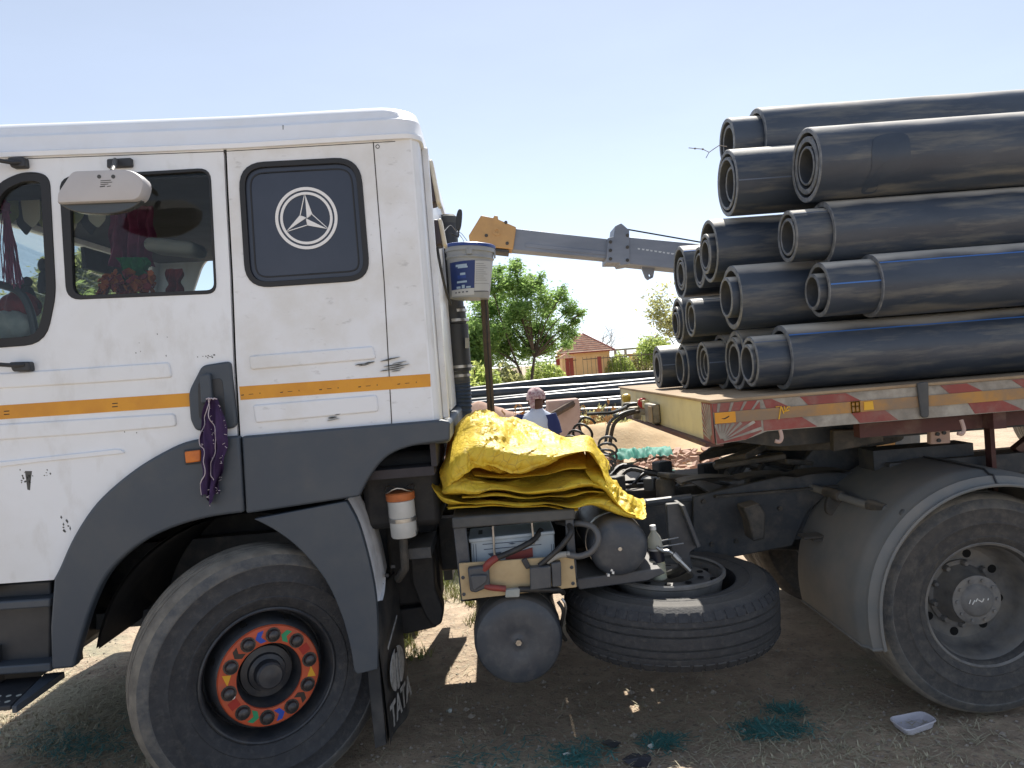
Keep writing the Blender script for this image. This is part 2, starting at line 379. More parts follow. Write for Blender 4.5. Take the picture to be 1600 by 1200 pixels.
def leafmat(name, c1, c2, c3):
    m = mat(name, c1, c2, rough=.55, scale=.9, lo=.35, hi=.65, dust=c3, dscale=.5, dlo=.45, dhi=.7, damt=.7)
    N = m.node_tree.nodes; L = m.node_tree.links; b = N['Principled BSDF']
    t = N.new('ShaderNodeBsdfTranslucent'); x = N.new('ShaderNodeMixShader'); x.inputs[0].default_value = .55
    src = b.inputs['Base Color'].links[0].from_socket; hv = N.new('ShaderNodeHueSaturation'); hv.inputs['Value'].default_value = 2.1; hv.inputs['Hue'].default_value = .49
    L.new(src, hv.inputs['Color']); L.new(hv.outputs[0], t.inputs[0])
    L.new(b.outputs[0], x.inputs[1]); L.new(t.outputs[0], x.inputs[2]); L.new(x.outputs[0], N['Material Output'].inputs[0])
leafmat('leaf', (.13, .23, .065), (.19, .28, .085), (.095, .17, .055))
leafmat('leaf_light', (.20, .27, .07), (.27, .31, .10), (.15, .22, .06))
leafmat('leaf_olive', (.22, .24, .10), (.30, .29, .13), (.17, .19, .075))
def dust_and_lit_top(name, col, lo, hi, amt, rough=.6, nscale=9):
    """fine dust that has settled on the upper side of a thing"""
    m = MAT[name]; N = m.node_tree.nodes; L = m.node_tree.links; b = N['Principled BSDF']; geo = N.new('ShaderNodeNewGeometry')
    sx = N.new('ShaderNodeSeparateXYZ'); L.new(geo.outputs['Normal'], sx.inputs[0])
    mp = N.new('ShaderNodeMapping'); mp.inputs['Scale'].default_value = (.35, 1, 1); L.new(geo.outputs['Position'], mp.inputs[0])
    ns = N.new('ShaderNodeTexNoise'); ns.inputs['Scale'].default_value = nscale; ns.inputs['Detail'].default_value = 6; L.new(mp.outputs[0], ns.inputs['Vector'])
    ma = N.new('ShaderNodeMath'); ma.operation = 'MULTIPLY_ADD'; ma.inputs[1].default_value = .35; L.new(ns.outputs[0], ma.inputs[0]); L.new(sx.outputs[2], ma.inputs[2])
    r = N.new('ShaderNodeMapRange'); r.inputs[1].default_value = lo + .17; r.inputs[2].default_value = hi + .17; r.inputs[4].default_value = amt; r.clamp = True; L.new(ma.outputs[0], r.inputs[0])
    x = N.new('ShaderNodeMix'); x.data_type = 'RGBA'; L.new(r.outputs[0], x.inputs[0]); x.inputs[7].default_value = (*col, 1)
    src = b.inputs['Base Color'].links[0].from_socket; L.new(src, x.inputs[6]); L.new(x.outputs[2], b.inputs['Base Color'])
    rr = N.new('ShaderNodeMix'); rr.data_type = 'FLOAT'; L.new(r.outputs[0], rr.inputs[0]); rr.inputs[3].default_value = rough
    if b.inputs['Roughness'].links: L.new(b.inputs['Roughness'].links[0].from_socket, rr.inputs[2])
    else: rr.inputs[2].default_value = b.inputs['Roughness'].default_value
    L.new(rr.outputs[0], b.inputs['Roughness'])
dust_and_lit_top('pipe_black', (.62, .57, .49), .68, .90, .95, .42)  # dust on the pipe tops, paled this strongly to paint their sunlit band
dust_and_lit_top('tank_paint', (.20, .18, .15), .3, .9, .5); dust_and_lit_top('chassis', (.19, .165, .13), .6, .95, .6); dust_and_lit_top('chassis_dusty', (.25, .215, .17), .5, .95, .6)
dust_and_lit_top('tyre', (.20, .18, .15), .7, 1.0, .4, .85)
def ground_material():
    m = bpy.data.materials.new('earth'); m.use_nodes = True; MAT['earth'] = m
    N = m.node_tree.nodes; L = m.node_tree.links; b = N['Principled BSDF']; b.inputs['Roughness'].default_value = .95; b.inputs['Specular IOR Level'].default_value = .2
    geo = N.new('ShaderNodeNewGeometry')
    def nz(s, d, lo, hi, st=(1, 1, 1)):
        mp = N.new('ShaderNodeMapping'); mp.inputs['Scale'].default_value = st; L.new(geo.outputs['Position'], mp.inputs[0])
        n = N.new('ShaderNodeTexNoise'); n.inputs['Scale'].default_value = s; n.inputs['Detail'].default_value = d; n.inputs['Roughness'].default_value = .65; L.new(mp.outputs[0], n.inputs['Vector'])
        r = N.new('ShaderNodeMapRange'); r.inputs[1].default_value = lo; r.inputs[2].default_value = hi; r.clamp = True; L.new(n.outputs[0], r.inputs[0]); return n, r
    def mx(f, a, c):
        x = N.new('ShaderNodeMix'); x.data_type = 'RGBA'; L.new(f.outputs[0], x.inputs[0])
        for v, i in ((a, 6), (c, 7)):
            if isinstance(v, tuple): x.inputs[i].default_value = (*v, 1)
            else: L.new(v, x.inputs[i])
        return x.outputs[2]
    c = mx(nz(1.1, 8, .4, .62)[1], (.34, .265, .195), (.50, .385, .275))
    c = mx(nz(7, 8, .45, .7)[1], c, (.56, .435, .31))
    c = mx(nz(.55, 6, .52, .62)[1], c, (.30, .285, .20))
    c = mx(nz(34, 5, .55, .7)[1], c, (.23, .195, .165))
    c = mx(nz(55, 4, .62, .72, (.5, 1, 1))[1], c, (.58, .50, .37))
    L.new(c, b.inputs['Base Color'])
    n1, _ = nz(9, 9, 0, 1); n2, _ = nz(60, 6, 0, 1)
    b1 = N.new('ShaderNodeBump'); b1.inputs['Strength'].default_value = .6; b1.inputs['Distance'].default_value = .06; L.new(n1.outputs[0], b1.inputs['Height'])
    b2 = N.new('ShaderNodeBump'); b2.inputs['Strength'].default_value = .5; b2.inputs['Distance'].default_value = .02; L.new(n2.outputs[0], b2.inputs['Height'])
    L.new(b1.outputs[0], b2.inputs['Normal']); L.new(b2.outputs[0], b.inputs['Normal'])
ground_material()
def tarp_material():
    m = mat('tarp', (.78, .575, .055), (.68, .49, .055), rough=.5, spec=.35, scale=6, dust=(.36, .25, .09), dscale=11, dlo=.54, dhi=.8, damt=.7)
    N = m.node_tree.nodes; L = m.node_tree.links; b = N['Principled BSDF']; geo = N.new('ShaderNodeNewGeometry'); prev = None
    ns = N.new('ShaderNodeTexNoise'); ns.inputs['Scale'].default_value = 5; L.new(geo.outputs['Position'], ns.inputs['Vector'])
    ad = N.new('ShaderNodeMix'); ad.data_type = 'VECTOR'; ad.inputs[0].default_value = .12; L.new(geo.outputs['Position'], ad.inputs[4]); L.new(ns.outputs['Color'], ad.inputs[5])
    for sc_, st_, ds in ((17, .45, .014), (44, .5, .007), (90, .4, .003)):
        v = N.new('ShaderNodeTexVoronoi'); v.feature = 'DISTANCE_TO_EDGE'; v.inputs['Scale'].default_value = sc_; L.new(ad.outputs[1], v.inputs['Vector'])
        bp = N.new('ShaderNodeBump'); bp.inputs['Strength'].default_value = st_; bp.inputs['Distance'].default_value = ds; L.new(v.outputs[0], bp.inputs['Height'])
        if prev: L.new(prev.outputs[0], bp.inputs['Normal'])
        prev = bp
    L.new(prev.outputs[0], b.inputs['Normal'])
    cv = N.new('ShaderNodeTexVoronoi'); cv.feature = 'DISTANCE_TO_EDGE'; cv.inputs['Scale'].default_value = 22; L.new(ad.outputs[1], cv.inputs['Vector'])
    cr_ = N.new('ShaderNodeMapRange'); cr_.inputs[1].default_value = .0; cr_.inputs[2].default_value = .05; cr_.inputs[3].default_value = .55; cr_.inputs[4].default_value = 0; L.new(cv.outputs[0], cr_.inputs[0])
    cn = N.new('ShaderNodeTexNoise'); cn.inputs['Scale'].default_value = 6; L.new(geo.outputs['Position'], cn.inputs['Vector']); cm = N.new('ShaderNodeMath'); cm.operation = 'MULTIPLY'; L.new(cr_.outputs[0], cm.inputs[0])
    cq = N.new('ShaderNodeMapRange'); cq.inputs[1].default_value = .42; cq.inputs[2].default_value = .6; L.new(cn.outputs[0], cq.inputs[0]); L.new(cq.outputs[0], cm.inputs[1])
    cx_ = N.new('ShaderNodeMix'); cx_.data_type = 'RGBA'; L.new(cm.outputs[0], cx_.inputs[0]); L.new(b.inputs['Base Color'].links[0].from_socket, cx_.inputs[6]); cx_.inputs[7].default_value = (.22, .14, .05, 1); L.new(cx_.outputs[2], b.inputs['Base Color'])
    t = N.new('ShaderNodeBsdfTranslucent'); t.inputs[0].default_value = (.75, .42, .02, 1); x = N.new('ShaderNodeMixShader'); x.inputs[0].default_value = .12
    L.new(b.outputs[0], x.inputs[1]); L.new(t.outputs[0], x.inputs[2]); L.new(x.outputs[0], N['Material Output'].inputs[0])
tarp_material()

# ------------------------------------------------------------------ ground
def gz(x, y):
    """height of the ground"""
    f = min(1, max(0, (y - 7) / 4))
    near = (noise.noise((x * 1.3, y * 1.3, 0)) * .5 + .5) * -.02
    return near + f * .10 * noise.noise((x * .35, y * .35, 3)) 
def axis_pts(fine0, fine1, step, far):
    a = []; t = fine0
    while t <= fine1: a.append(t); t += step
    s = step; t = fine1
    while t < far: s *= 1.28; t += s; a.append(t)
    s = step; t = fine0
    while t > -far: s *= 1.28; t -= s; a.insert(0, t)
    return a
gx = axis_pts(-4, 5, .12, 1500); gy = axis_pts(1.5, 16, .12, 1500)
g = MB()
g.add([(x, y, gz(x, y) if abs(x) < 60 and -5 < y < 90 else 0) for y in gy for x in gx],
      [(j * len(gx) + i, j * len(gx) + i + 1, (j + 1) * len(gx) + i + 1, (j + 1) * len(gx) + i) for j in range(len(gy) - 1) for i in range(len(gx) - 1)])
tag(g.build('ground', 'earth', smooth=80, origin=(0, 0, 0)), 'dry brown earth ground strewn with straw', kind='structure')

# ================================================================== the tractor truck
Y0 = 3.42                                       # near side of cab and trailer
YF = 5.86                                       # far side
truck = thing('tractor_truck', 'white tractor truck with orange side stripe and dark grey wheel arches', 'truck', (-.98, 4.64, 0))

def cabz(u, v): w = at(u, v, Y0); return (w.x, w.z)

# ---- outlines on the near side, traced in the photo's plane of the cab wall
q_out = rnd([(-50, 547), (-46, 400), (-8, 288), (38, 267), (78, 272), (88, 460), (72, 538)], [25, 40, 36, 30, 26, 20, 34], 5)
d_out = rnd([(92, 276), (329, 262), (339, 459), (104, 469)], [24, 20, 16, 22], 5)
d_in = rnd([(109, 281), (326, 267), (335, 453), (115, 462)], [18, 16, 12, 18], 5)
r_out = rnd([(373, 256), (562, 246), (578, 437), (385, 450)], [40, 40, 34, 38], 7)
door_poly = [(-72, 249), (0, 246), (349, 233), (352, 300), (359, 430), (364, 560), (371, 684), (300, 690), (250, 712), (200, 745), (150, 790), (115, 842), (92, 893), (84, 906), (0, 912), (-62, 916)]
rear_poly = [(354, 233), (640, 216), (668, 560), (676, 658), (376, 683), (369, 560), (364, 430), (357, 300)]
p = MB().plate(pxz(door_poly, Y0), Y0, Y0 + .03, [pxz(q_out, Y0), pxz(d_out, Y0)]); door = p.build('door', 'white_paint', truck)
p = MB().plate(pxz(rear_poly, Y0), Y0, Y0 + .03, [inset(pxz(r_out, Y0), .004)]); p.build('cab_side', 'white_dirty', truck)
p = MB().plate(pxz([(346, 230), (362, 230), (384, 690), (366, 690)], Y0), Y0 + .022, Y0 + .026); p.build('door_gap', 'black_gap', truck)
# front pillar of the cab, outside the picture to the left
XF = -2.80; XR = -.25
zt = 2.80; zb = 1.02
p = MB().plate([(XF + .06, 1.0), (cabz(-74, 252)[0] - .004, 1.0), (cabz(-74, 252)[0] - .004, zt + .01), (XF + .32, zt)], Y0, Y0 + .03); p.build('front_pillar', 'white_paint', truck, bevel=.006)
# rear corner and rear wall
def corner(t, w):
    a = t * math.pi / 2; x0, _ = cabz(640, 216); z = zb2 + (zt2 - zb2) * w
    return Vector((XR - .065 + .065 * math.sin(a), Y0 + .065 - .065 * math.cos(a), z))
zb2 = cabz(690, 657)[1]; zt2 = cabz(640, 216)[1]
p = MB()
xs = [(cabz(642, 216)[0] + .003, Y0 + .001)] + [(XR - .06 + .06 * math.sin(t * math.pi / 20), Y0 + .061 - .06 * math.cos(t * math.pi / 20)) for t in range(11)] + [(XR, Y0 + .12)]
xs2 = xs + [(XR - .02, Y0 + .12)] + [(XR - .06 - .0 + .04 * math.sin(t * math.pi / 20), Y0 + .061 - .04 * math.cos(t * math.pi / 20)) for t in range(10, -1, -1)] + [(xs[0][0], Y0 + .021)]
p.loft([[Vector((x, y, zb2)) for x, y in xs2], [Vector((x, y, zt2)) for x, y in xs2]])
p.build('rear_corner', 'white_paint', truck, smooth=40)
p = MB().bx(XR - .02, XR, Y0 + .122, YF - .03, zb2, zt2); p.build('rear_wall', 'white_dirty', truck)
p = MB().bx(XR + .001, XR + .03, Y0 + .16, Y0 + .19, zb2, zt2).bx(XR + .001, XR + .025, Y0 + .26, Y0 + .275, zb2, zt2); p.build('rear_rib', 'white_dirty', truck, bevel=.004)
# far side with its own window openings
fx = lambda pts: [(x, z) for x, z in pxz(pts, Y0)]
p = MB().plate([(XF + .06, 1.0)] + [(XR, zb2), (XR, zt2), (XF + .32, zt)], YF - .03, YF, [fx(q_out), fx(d_out)]); p.build('far_side', 'white_paint', truck)
# front with windscreen opening
fr = [(Y0 + .03, 1.0), (YF - .03, 1.0), (YF - .03, zt), (Y0 + .03, zt)]
ws = rnd([(Y0 + .12, 1.72), (YF - .12, 1.72), (YF - .12, 2.765), (Y0 + .12, 2.765)], .06)
tmp = MB().plate(fr, 0, .05, [ws])
pf = MB(); pf.add([Vector((XF + .06 + v.y + max(0, v.z - 1.7) * .24, v.x, v.z)) for v in tmp.v], tmp.f); pf.build('front_wall', 'white_paint', truck)
tmp = MB().plate(ws, .02, .026); pw = MB(); pw.add([Vector((XF + .06 + v.y + max(0, v.z - 1.7) * .24, v.x, v.z)) for v in tmp.v], tmp.f); pw.build('windscreen', 'glass', truck)
# windscreen sun visor strip
p = MB().bx(XF + .36, XF + .38, 4.75, YF - .25, 2.62, 2.75); p.build('sun_visor', 'lining', truck)

# ---- windows of the near side
def ring(outer, inner, y0, y1, name, m, parent, bevel=.004): return MB().plate(outer, y0, y1, [inner]).build(name, m, parent, bevel=bevel)
qo = pxz(q_out, Y0); win = MB().plate(inset(qo, .036), Y0 + .012, Y0 + .017).build('window', 'glass', truck); ring(inset(qo, .001), inset(qo, .04), Y0 - .006, Y0 + .024, 'seal', 'rubber_seal', win)
do = pxz(d_out, Y0); di = pxz(d_in, Y0); win = MB().plate(inset(di, -.006), Y0 + .012, Y0 + .017).build('window', 'glass', truck)
ring(inset(do, .001), di, Y0 - .005, Y0 + .022, 'seal', 'rubber_seal', win)
ro = pxz(r_out, Y0)
win = MB().plate(inset(ro, .02), Y0 + .008, Y0 + .02).build('blind_window', 'window_blind', truck, bevel=.003); win['label'] = 'dark blue blind rear side window carrying a white three-pointed star'
ring(inset(ro, -.003), inset(ro, .0215), Y0 - .006, Y0 + .022, 'seal', 'rubber_seal', win, .006)
ring(inset(ro, .040), inset(ro, .046), Y0 + .0045, Y0 + .0075, 'window_bead', 'rubber_seal', win, .001)
# star emblem
ec = at(478.3, 340.5, Y0); es = Y0 / FPX
def ep(x, y):                                   # emblem units: photo pixels about its centre, up positive
    a = R_(4.5) * 0 ; return (ec.x + x * es, ec.z + y * es)
circ = lambda r, n=56: [ep(r * math.cos(2 * math.pi * i / n), r * math.sin(2 * math.pi * i / n)) for i in range(n)]
em = MB(); ye, yb = Y0 + .005, Y0 + .0078
em.plate(circ(48), ye, yb, [circ(43.4)]); em.plate(circ(40.4), ye, yb, [circ(36.4)])
for k in range(3):
    c, s_ = math.cos(2 * math.pi * k / 3), math.sin(2 * math.pi * k / 3)
    rot = lambda x, y: ep(x * c - y * s_, x * s_ + y * c)
    em.plate([rot(.8, 36.8), rot(9.6, 5.4), rot(.6, .8)], ye, yb)
    em.plate([rot(-.2, 37), rot(-1.6, 33), rot(-9.8, 5.6), rot(-8.6, 5.0), rot(-.4, 33)], ye, yb)
    em.plate([rot(-9.6, 5.6), rot(-8.9, 4.6), rot(-.2, .1), rot(-.4, 1.0)], ye, yb)
em.build('star_emblem', 'emblem_white', win)

# ---- pressed ribs, tape stripes and print
for poly in ([(390, 556), (583, 541), (588, 561), (392, 578)], [(396, 633), (589, 617), (592, 643), (400, 661)]):
    MB().plate(pxz(rnd(poly, 5), Y0), Y0 - .010, Y0 + .01).build('pressed_panel', 'white_dirty', truck, bevel=.007, seg=3)
for poly in ([(-66, 588), (265, 566), (270, 590), (158, 598), (-66, 611)], [(-66, 667), (274, 646), (277, 666), (140, 678), (-66, 692)], [(-66, 729), (188, 701), (198, 708), (60, 722), (-66, 738)]):
    MB().plate(pxz(rnd(poly, 6), Y0), Y0 - .010, Y0 + .01).build('pressed_panel', 'white_paint', truck, bevel=.007, seg=3)
t1 = MB().plate(pxz([(-68, 638), (296, 614), (297, 635), (-68, 660)], Y0), Y0 - .0022, Y0 + .002).build('stripe', 'tape_yellow', truck)
t2 = MB().plate(pxz([(374, 604), (672, 584), (673, 604), (376, 625)], Y0), Y0 - .0022, Y0 + .002).build('stripe', 'tape_yellow', truck)
pr = MB()
for u, v in ((11, 642), (180, 630), (-50, 647)):
    for dv in (0, 5): pr.plate(pxz([(u - 4.5, v + dv), (u + 4.5, v + dv - .7), (u + 4, v + dv + .8), (u - 4, v + dv + 1.4)], Y0), Y0 - .0030, Y0 - .002)
pr.build('tape_print', 'tape_print', t1)
pr = MB()
for k in range(5):
    u = 379 + k * 61; v = 617 - k * 4.3
    pr.plate(pxz([(u - 2, v), (u + 2.5, v - .8), (u + 2, v + .8), (u - 2, v + 1.2)], Y0), Y0 - .0030, Y0 - .002)
    pr.plate(pxz([(u + 10, v - 1.2), (u + 17, v - 1.8), (u + 17, v - 1), (u + 10, v - .4)], Y0), Y0 - .0030, Y0 - .002)
    pr.plate(pxz([(u + 27, v - 3.6), (u + 28, v - 3.6), (u + 28, v - 1.4), (u + 27, v - 1.4)], Y0), Y0 - .0030, Y0 - .002)
pr.build('tape_print', 'tape_print', t2)
# panel joint behind the door and its screw
MB().plate(pxz([(582.5, 222), (584, 222), (601, 440), (613, 664), (611.5, 664), (599.5, 440)], Y0), Y0 - .0012, Y0 + .001).build('panel_joint', 'mark_dark', truck)
c = at(590, 229, Y0); MB().lathe([(0, 0), (.004, .006), (.006, .009), (0, .010)], (c.x, Y0 + .004, c.z), (0, -1, 0), 14).build('plug', 'dark_plastic', truck)
# scuffs and chipped paint
sc = MB(); random.seed(3)
for (u, v, n, w, h, sx, sy) in ((618, 572, 12, 22, 12, 18, 1.3), (570, 572, 4, 8, 5, 12, 1.6), (520, 652, 5, 8, 5, 10, 1.1), (100, 820, 9, 10, 22, 3, 6), (43, 748, 16, 20, 12, 2.5, 4), (74, 740, 5, 4, 6, 2, 3), (325, 556, 10, 16, 3, 2, 2.4), (200, 665, 8, 30, 25, 1.6, 3), (240, 540, 6, 30, 25, 1.2, 3)):
    for _ in range(n):
        a = u + random.gauss(0, w / 2); b = v + random.gauss(0, h / 2); lx = sx * random.uniform(.2, .8); ly = sy * random.uniform(.25, .7)
        sl = -.18 * lx if sx > sy else 0
        pts = [(a - lx, b - sl), (a - lx * .3, b - ly - sl * .3), (a + lx, b + sl), (a + lx * .2, b + ly * .8)]
        sc.plate(pxz(pts, Y0), Y0 - .0106 if 540 < b < 720 and a > 385 else Y0 - .0009, Y0 + .001)
sc.plate(pxz([(39, 736), (50, 736), (48, 752), (47, 766), (43, 765), (41, 750)], Y0), Y0 - .0009, Y0 + .001)
sc.build('paint_scuff', 'strap_grey', truck)

# ---- door handle panel
hp = rnd([(318, 571), (362, 564), (372, 662), (366, 669), (308, 673), (300, 655), (297, 612)], [8, 8, 4, 6, 8, 4, 10])
dh = MB().plate(pxz(hp, Y0), Y0 - .022, Y0 + .01).build('door_handle', 'grey_plastic', truck, bevel=.008)
MB().plate(pxz(rnd([(312, 596), (350, 590), (356, 650), (314, 656)], 8), Y0), Y0 - .0245, Y0 - .021).build('handle_recess', 'dark_plastic', dh, bevel=.002)
MB().plate(pxz(rnd([(318, 586), (334, 583), (338, 628), (320, 630)], 4), Y0), Y0 - .05, Y0 - .0235).build('handle_grip', 'grey_plastic', dh, bevel=.006)

# ---- roof cap, lofted from rounded outlines
def gut(x): # gutter height along the cab
    pts = [(at(-150, 252, Y0).x, at(-150, 252, Y0).z), cabz(0, 246), cabz(350, 233), cabz(640, 216)]
    if x <= pts[0][0]: return pts[0][1] - (pts[0][0] - x) * .06
    for a, b in zip(pts, pts[1:]):
        if x <= b[0]: return a[1] + (b[1] - a[1]) * (x - a[0]) / (b[0] - a[0])
    return pts[-1][1] + (x - pts[-1][0]) * (pts[-1][1] - pts[-2][1]) / (pts[-1][0] - pts[-2][0])
def rrect(ins, dz, rad, flat=False):
    x0, x1, y0, y1 = XF + .28 + ins * 1.2, XR + .012 - ins * .42, Y0 - .012 + ins, YF + .012 - ins
    o = []
    for cx, cy, a0 in ((x1 - rad, y0 + rad, -90), (x1 - rad, y1 - rad, 0), (x0 + rad, y1 - rad, 90), (x0 + rad, y0 + rad, 180)):
        for k in range(9):
            a = R_(a0 + k * 11.25); x = cx + rad * math.cos(a); y = cy + rad * math.sin(a); o.append(Vector((x, y, gut(x) + dz)))
    out = []
    for i in range(len(o)):                       # extra points along the long sides so the roof line can bend
        a, b = o[i], o[(i + 1) % len(o)]; out.append(a)
        if i % 9 == 8:
            for k in range(1, 6):
                q = a.lerp(b, k / 6); q.z = gut(q.x) + dz; out.append(q)
    return out
RL = [(.03, -.004, .08), (-.006, -.003, .09), (-.008, .016, .09), (-.002, .022, .09), (.004, .028, .09), (.008, .082, .10), (.012, .090, .10), (.024, .096, .11), (.032, .108, .12), (.040, .130, .13), (.055, .150, .15), (.085, .166, .17), (.14, .178, .2), (.26, .188, .26), (.5, .196, .4)]
roof = MB().loft([rrect(a, b, c) for a, b, c in RL]).build('roof', 'roof_white', truck, smooth=50)
p = MB(); 
p.plate(pxz([(442, 196), (443.2, 196), (444, 225), (442.8, 225)], Y0), Y0 - .005, Y0 + .004); p.build('roof_joint', 'strap_grey', roof)
p = MB().tube([Vector((x, Y0 + .006, gut(x) - .010)) for x in [XF + .3 + k * (XR - XF - .40) / 20 for k in range(21)]], .007, 6); p.build('gutter', 'dark_plastic', roof)

# ---- cab interior
MB().bx(XF + .18, XR - .05, Y0 + .04, YF - .04, 1.36, 1.40).build('cab_floor', 'lining', truck)
MB().bx(XR - .06, XR - .035, Y0 + .035, YF - .035, 1.40, 2.74).build('back_lining', 'lining', truck)
MB().plate([(XF + .36, 2.795), (XR - .07, 2.742), (XR - .07, 2.750), (XF + .36, 2.803)], Y0 + .035, YF - .035).build('roof_lining', 'lining', truck)
MB().bx(-1.05, -.35, Y0 + .04, Y0 + .06, 1.62, 2.70).build('side_lining', 'lining', truck)
p = MB(); dp = [(XF + .14, 1.40), (XF + .16, 1.72), (XF + .42, 1.80), (XF + .66, 1.78), (XF + .74, 1.60), (XF + .60, 1.40)]
p.plate(dp, Y0 + .05, YF - .05).build('dashboard', 'dark_plastic', truck, bevel=.02)
for yc in (3.95, 5.25):
    s_ = MB(); s_.plate(rnd([(-1.75, 1.56), (-1.15, 1.56), (-1.15, 1.72), (-1.75, 1.74)], .05), yc - .26, yc + .26)
    s_.plate(rnd([(-1.22, 1.6), (-1.06, 1.6), (-.90, 2.36), (-1.02, 2.38)], .05), yc - .26, yc + .26); s_.build('seat', 'seat_cloth', truck, bevel=.03)
sw = Vector((-1.78, 5.1, 1.98)); ax = Vector((.62, 0, .78)).normalized(); a_, e1, e2 = frame(ax)
p = MB().tube([sw + (e1 * math.cos(t * math.pi / 14) + e2 * math.sin(t * math.pi / 14)) * .235 for t in range(29)], .019, 8)
for t in (0, 2.1, 4.2): p.tube([sw - ax * .03, sw + (e1 * math.cos(t) + e2 * math.sin(t)) * .23], .012, 6)
p.tube([sw - ax * .03, sw - ax * .5], .035, 8); p.build('steering_wheel', 'dark_plastic', truck)
# hangings in the cab
def drape(name, uv, y, m, label, cat, folds=5, depth=.03):
    (ua, va), (ub, vb) = uv
    def f(s, t):
        w = at(ua + (ub - ua) * s, va + (vb - va) * t, y); w.y += math.sin(s * folds * 6.28 + t) * depth * (.3 + t); w.x += noise.noise((s * 3, t * 3, ua * .1)) * .03; return w
    a = MB().grid(f, 40, 14)
    b = MB(); n = len(a.v); b.v = a.v + [q + Vector((0, .006, 0)) for q in a.v]; b.f = a.f + [tuple(i + n for i in q)[::-1] for q in a.f]; b.m = [0] * len(b.f)
    return tag(b.build(name, m, smooth=60), label, cat)
drape('curtain', ((170, 322), (238, 416)), 3.95, 'cab_cloth_magenta', 'magenta curtain hanging inside the cab behind the door window', 'curtain')
drape('cloth', ((184, 402), (232, 440)), 3.85, 'cab_cloth_green', 'green cloth hanging below the magenta curtain inside the cab', 'cloth', 3)
drape('cloth', ((259, 420), (284, 462)), 3.9, 'cab_cloth_red', 'red cloth strip hanging inside the cab door window', 'cloth', 2)
fl = MB(); random.seed(11)
for _ in range(150):
    c = at(random.uniform(158, 240), random.gauss(446, 8), 3.8 + random.uniform(-.12, .12)); r = random.uniform(.012, .03)
    nn = Vector((random.gauss(0, 1), random.gauss(0, 1), random.gauss(0, 1))).normalized(); _, e1, e2 = frame(nn)
    fl.mi = random.randint(0, 1); fl.prism([c + (e1 * math.cos(k * 1.257) + e2 * math.sin(k * 1.257)) * r for k in range(5)], nn * .006)
tag(fl.build('flower_garland', ['flower_orange', 'cab_cloth_red'], smooth=0), 'orange and red flower garland lying inside the cab door window', 'garland')
c0 = at(275, 388, 3.95); w_ = MB(); w_.box(c0, (.26, .2, .07), Matrix.Rotation(R_(10), 3, 'Y')); o = w_.build('cushion', 'cushion', bevel=.04, seg=4); tag(o, 'pale cushion lying high inside the dark cab', 'cushion')
ts = MB(); random.seed(5)
top = at(8, 322, 3.62)
for k in range(46):
    a = random.uniform(0, 6.28); r = random.uniform(.01, .055)
    b0 = top + Vector((random.uniform(-.01, .01), 0, 0)); e = top + Vector((r * math.cos(a), r * math.sin(a) * .6, -.36 + random.uniform(-.03, .03)))
    ts.tube([b0, b0.lerp(e, .5) + Vector((random.uniform(-.015, .015), 0, .0)), e], .0026, 4)
ts.lathe([(0, .004), (-.02, .022), (-.05, .018), (-.06, .024)], top + Vector((0, 0, .03)), (0, 0, 1), 12)
ts.tube([top, Vector((top.x, top.y, 2.73))], .002, 4)
tag(ts.build('tassel', 'cab_cloth_magenta'), 'long stringy tassel hanging in the front quarter window of the cab', 'tassel')
gar = MB(); random.seed(6)
for k in range(9):                              # row of flat pendants under the cab roof
    w = at(14 + k * 17, 318 + 3 * (k % 3), 3.72); x, z = w.x, w.z
    gar.mi = k % 3; h = .10 + .04 * (k % 2)
    gar.plate(rnd([(x - .045, z + .06), (x + .045, z + .06), (x + .04, z - h * .6), (x, z - h), (x - .04, z - h * .6)], .015), 3.72 + .03 * (k % 2), 3.724 + .03 * (k % 2))
tag(gar.build('pendant_garland', ['leaf_olive', 'lining', 'shed_pale'], smooth=0), 'row of olive and dark pendants hanging under the cab roof', 'garland')
dec = MB()                                      # two small figures on the dashboard
for (u, v, h) in ((31, 448, .10), (43, 448, .13), (69, 432, .17)):
    w = at(u, v, 3.8); dec.lathe([(0, 0), (0, .03), (.03, .034), (h * .55, .022), (h * .62, .012), (h * .66, .02), (h * .82, .024), (h * .95, .016), (h, 0)], w - Vector((0, 0, .08)), (0, 0, 1), 12)
tag(dec.build('dashboard_figures', 'lining'), 'small dark figures standing in the front quarter window', 'figurines')
def bundle(name, u0, u1, v, y, m, label):
    a = at(u0, v, y); b = at(u1, v, y); k = MB()
    def f(s, t):
        p_ = a.lerp(b, s); r = .07 * math.sin(math.pi * min(1, max(0, s * .96 + .02))) ** .5; an = t * 6.283
        r *= 1 + .35 * noise.noise((s * 5, math.cos(an), math.sin(an)))
        return p_ + Vector((0, math.cos(an) * r * 1.2, math.sin(an) * r))
    k.grid(f, 24, 16); return tag(k.build(name, m, smooth=60), label, 'cloth')
MB().tube(crom([at(-30, 440, 3.62), at(5, 446, 3.62), at(32, 458, 3.62), at(48, 488, 3.62), at(56, 530, 3.62)], 6), .018, 8).build('dash_rail', 'dark_plastic', truck)
bundle('cloth_bundle', 0, 62, 478, 3.75, 'cab_cloth_red', 'crumpled red cloth by the steering wheel in the quarter window')
bundle('cloth_bundle', -20, 50, 508, 3.65, 'pale_cloth', 'crumpled pale cloth low in the front quarter window')

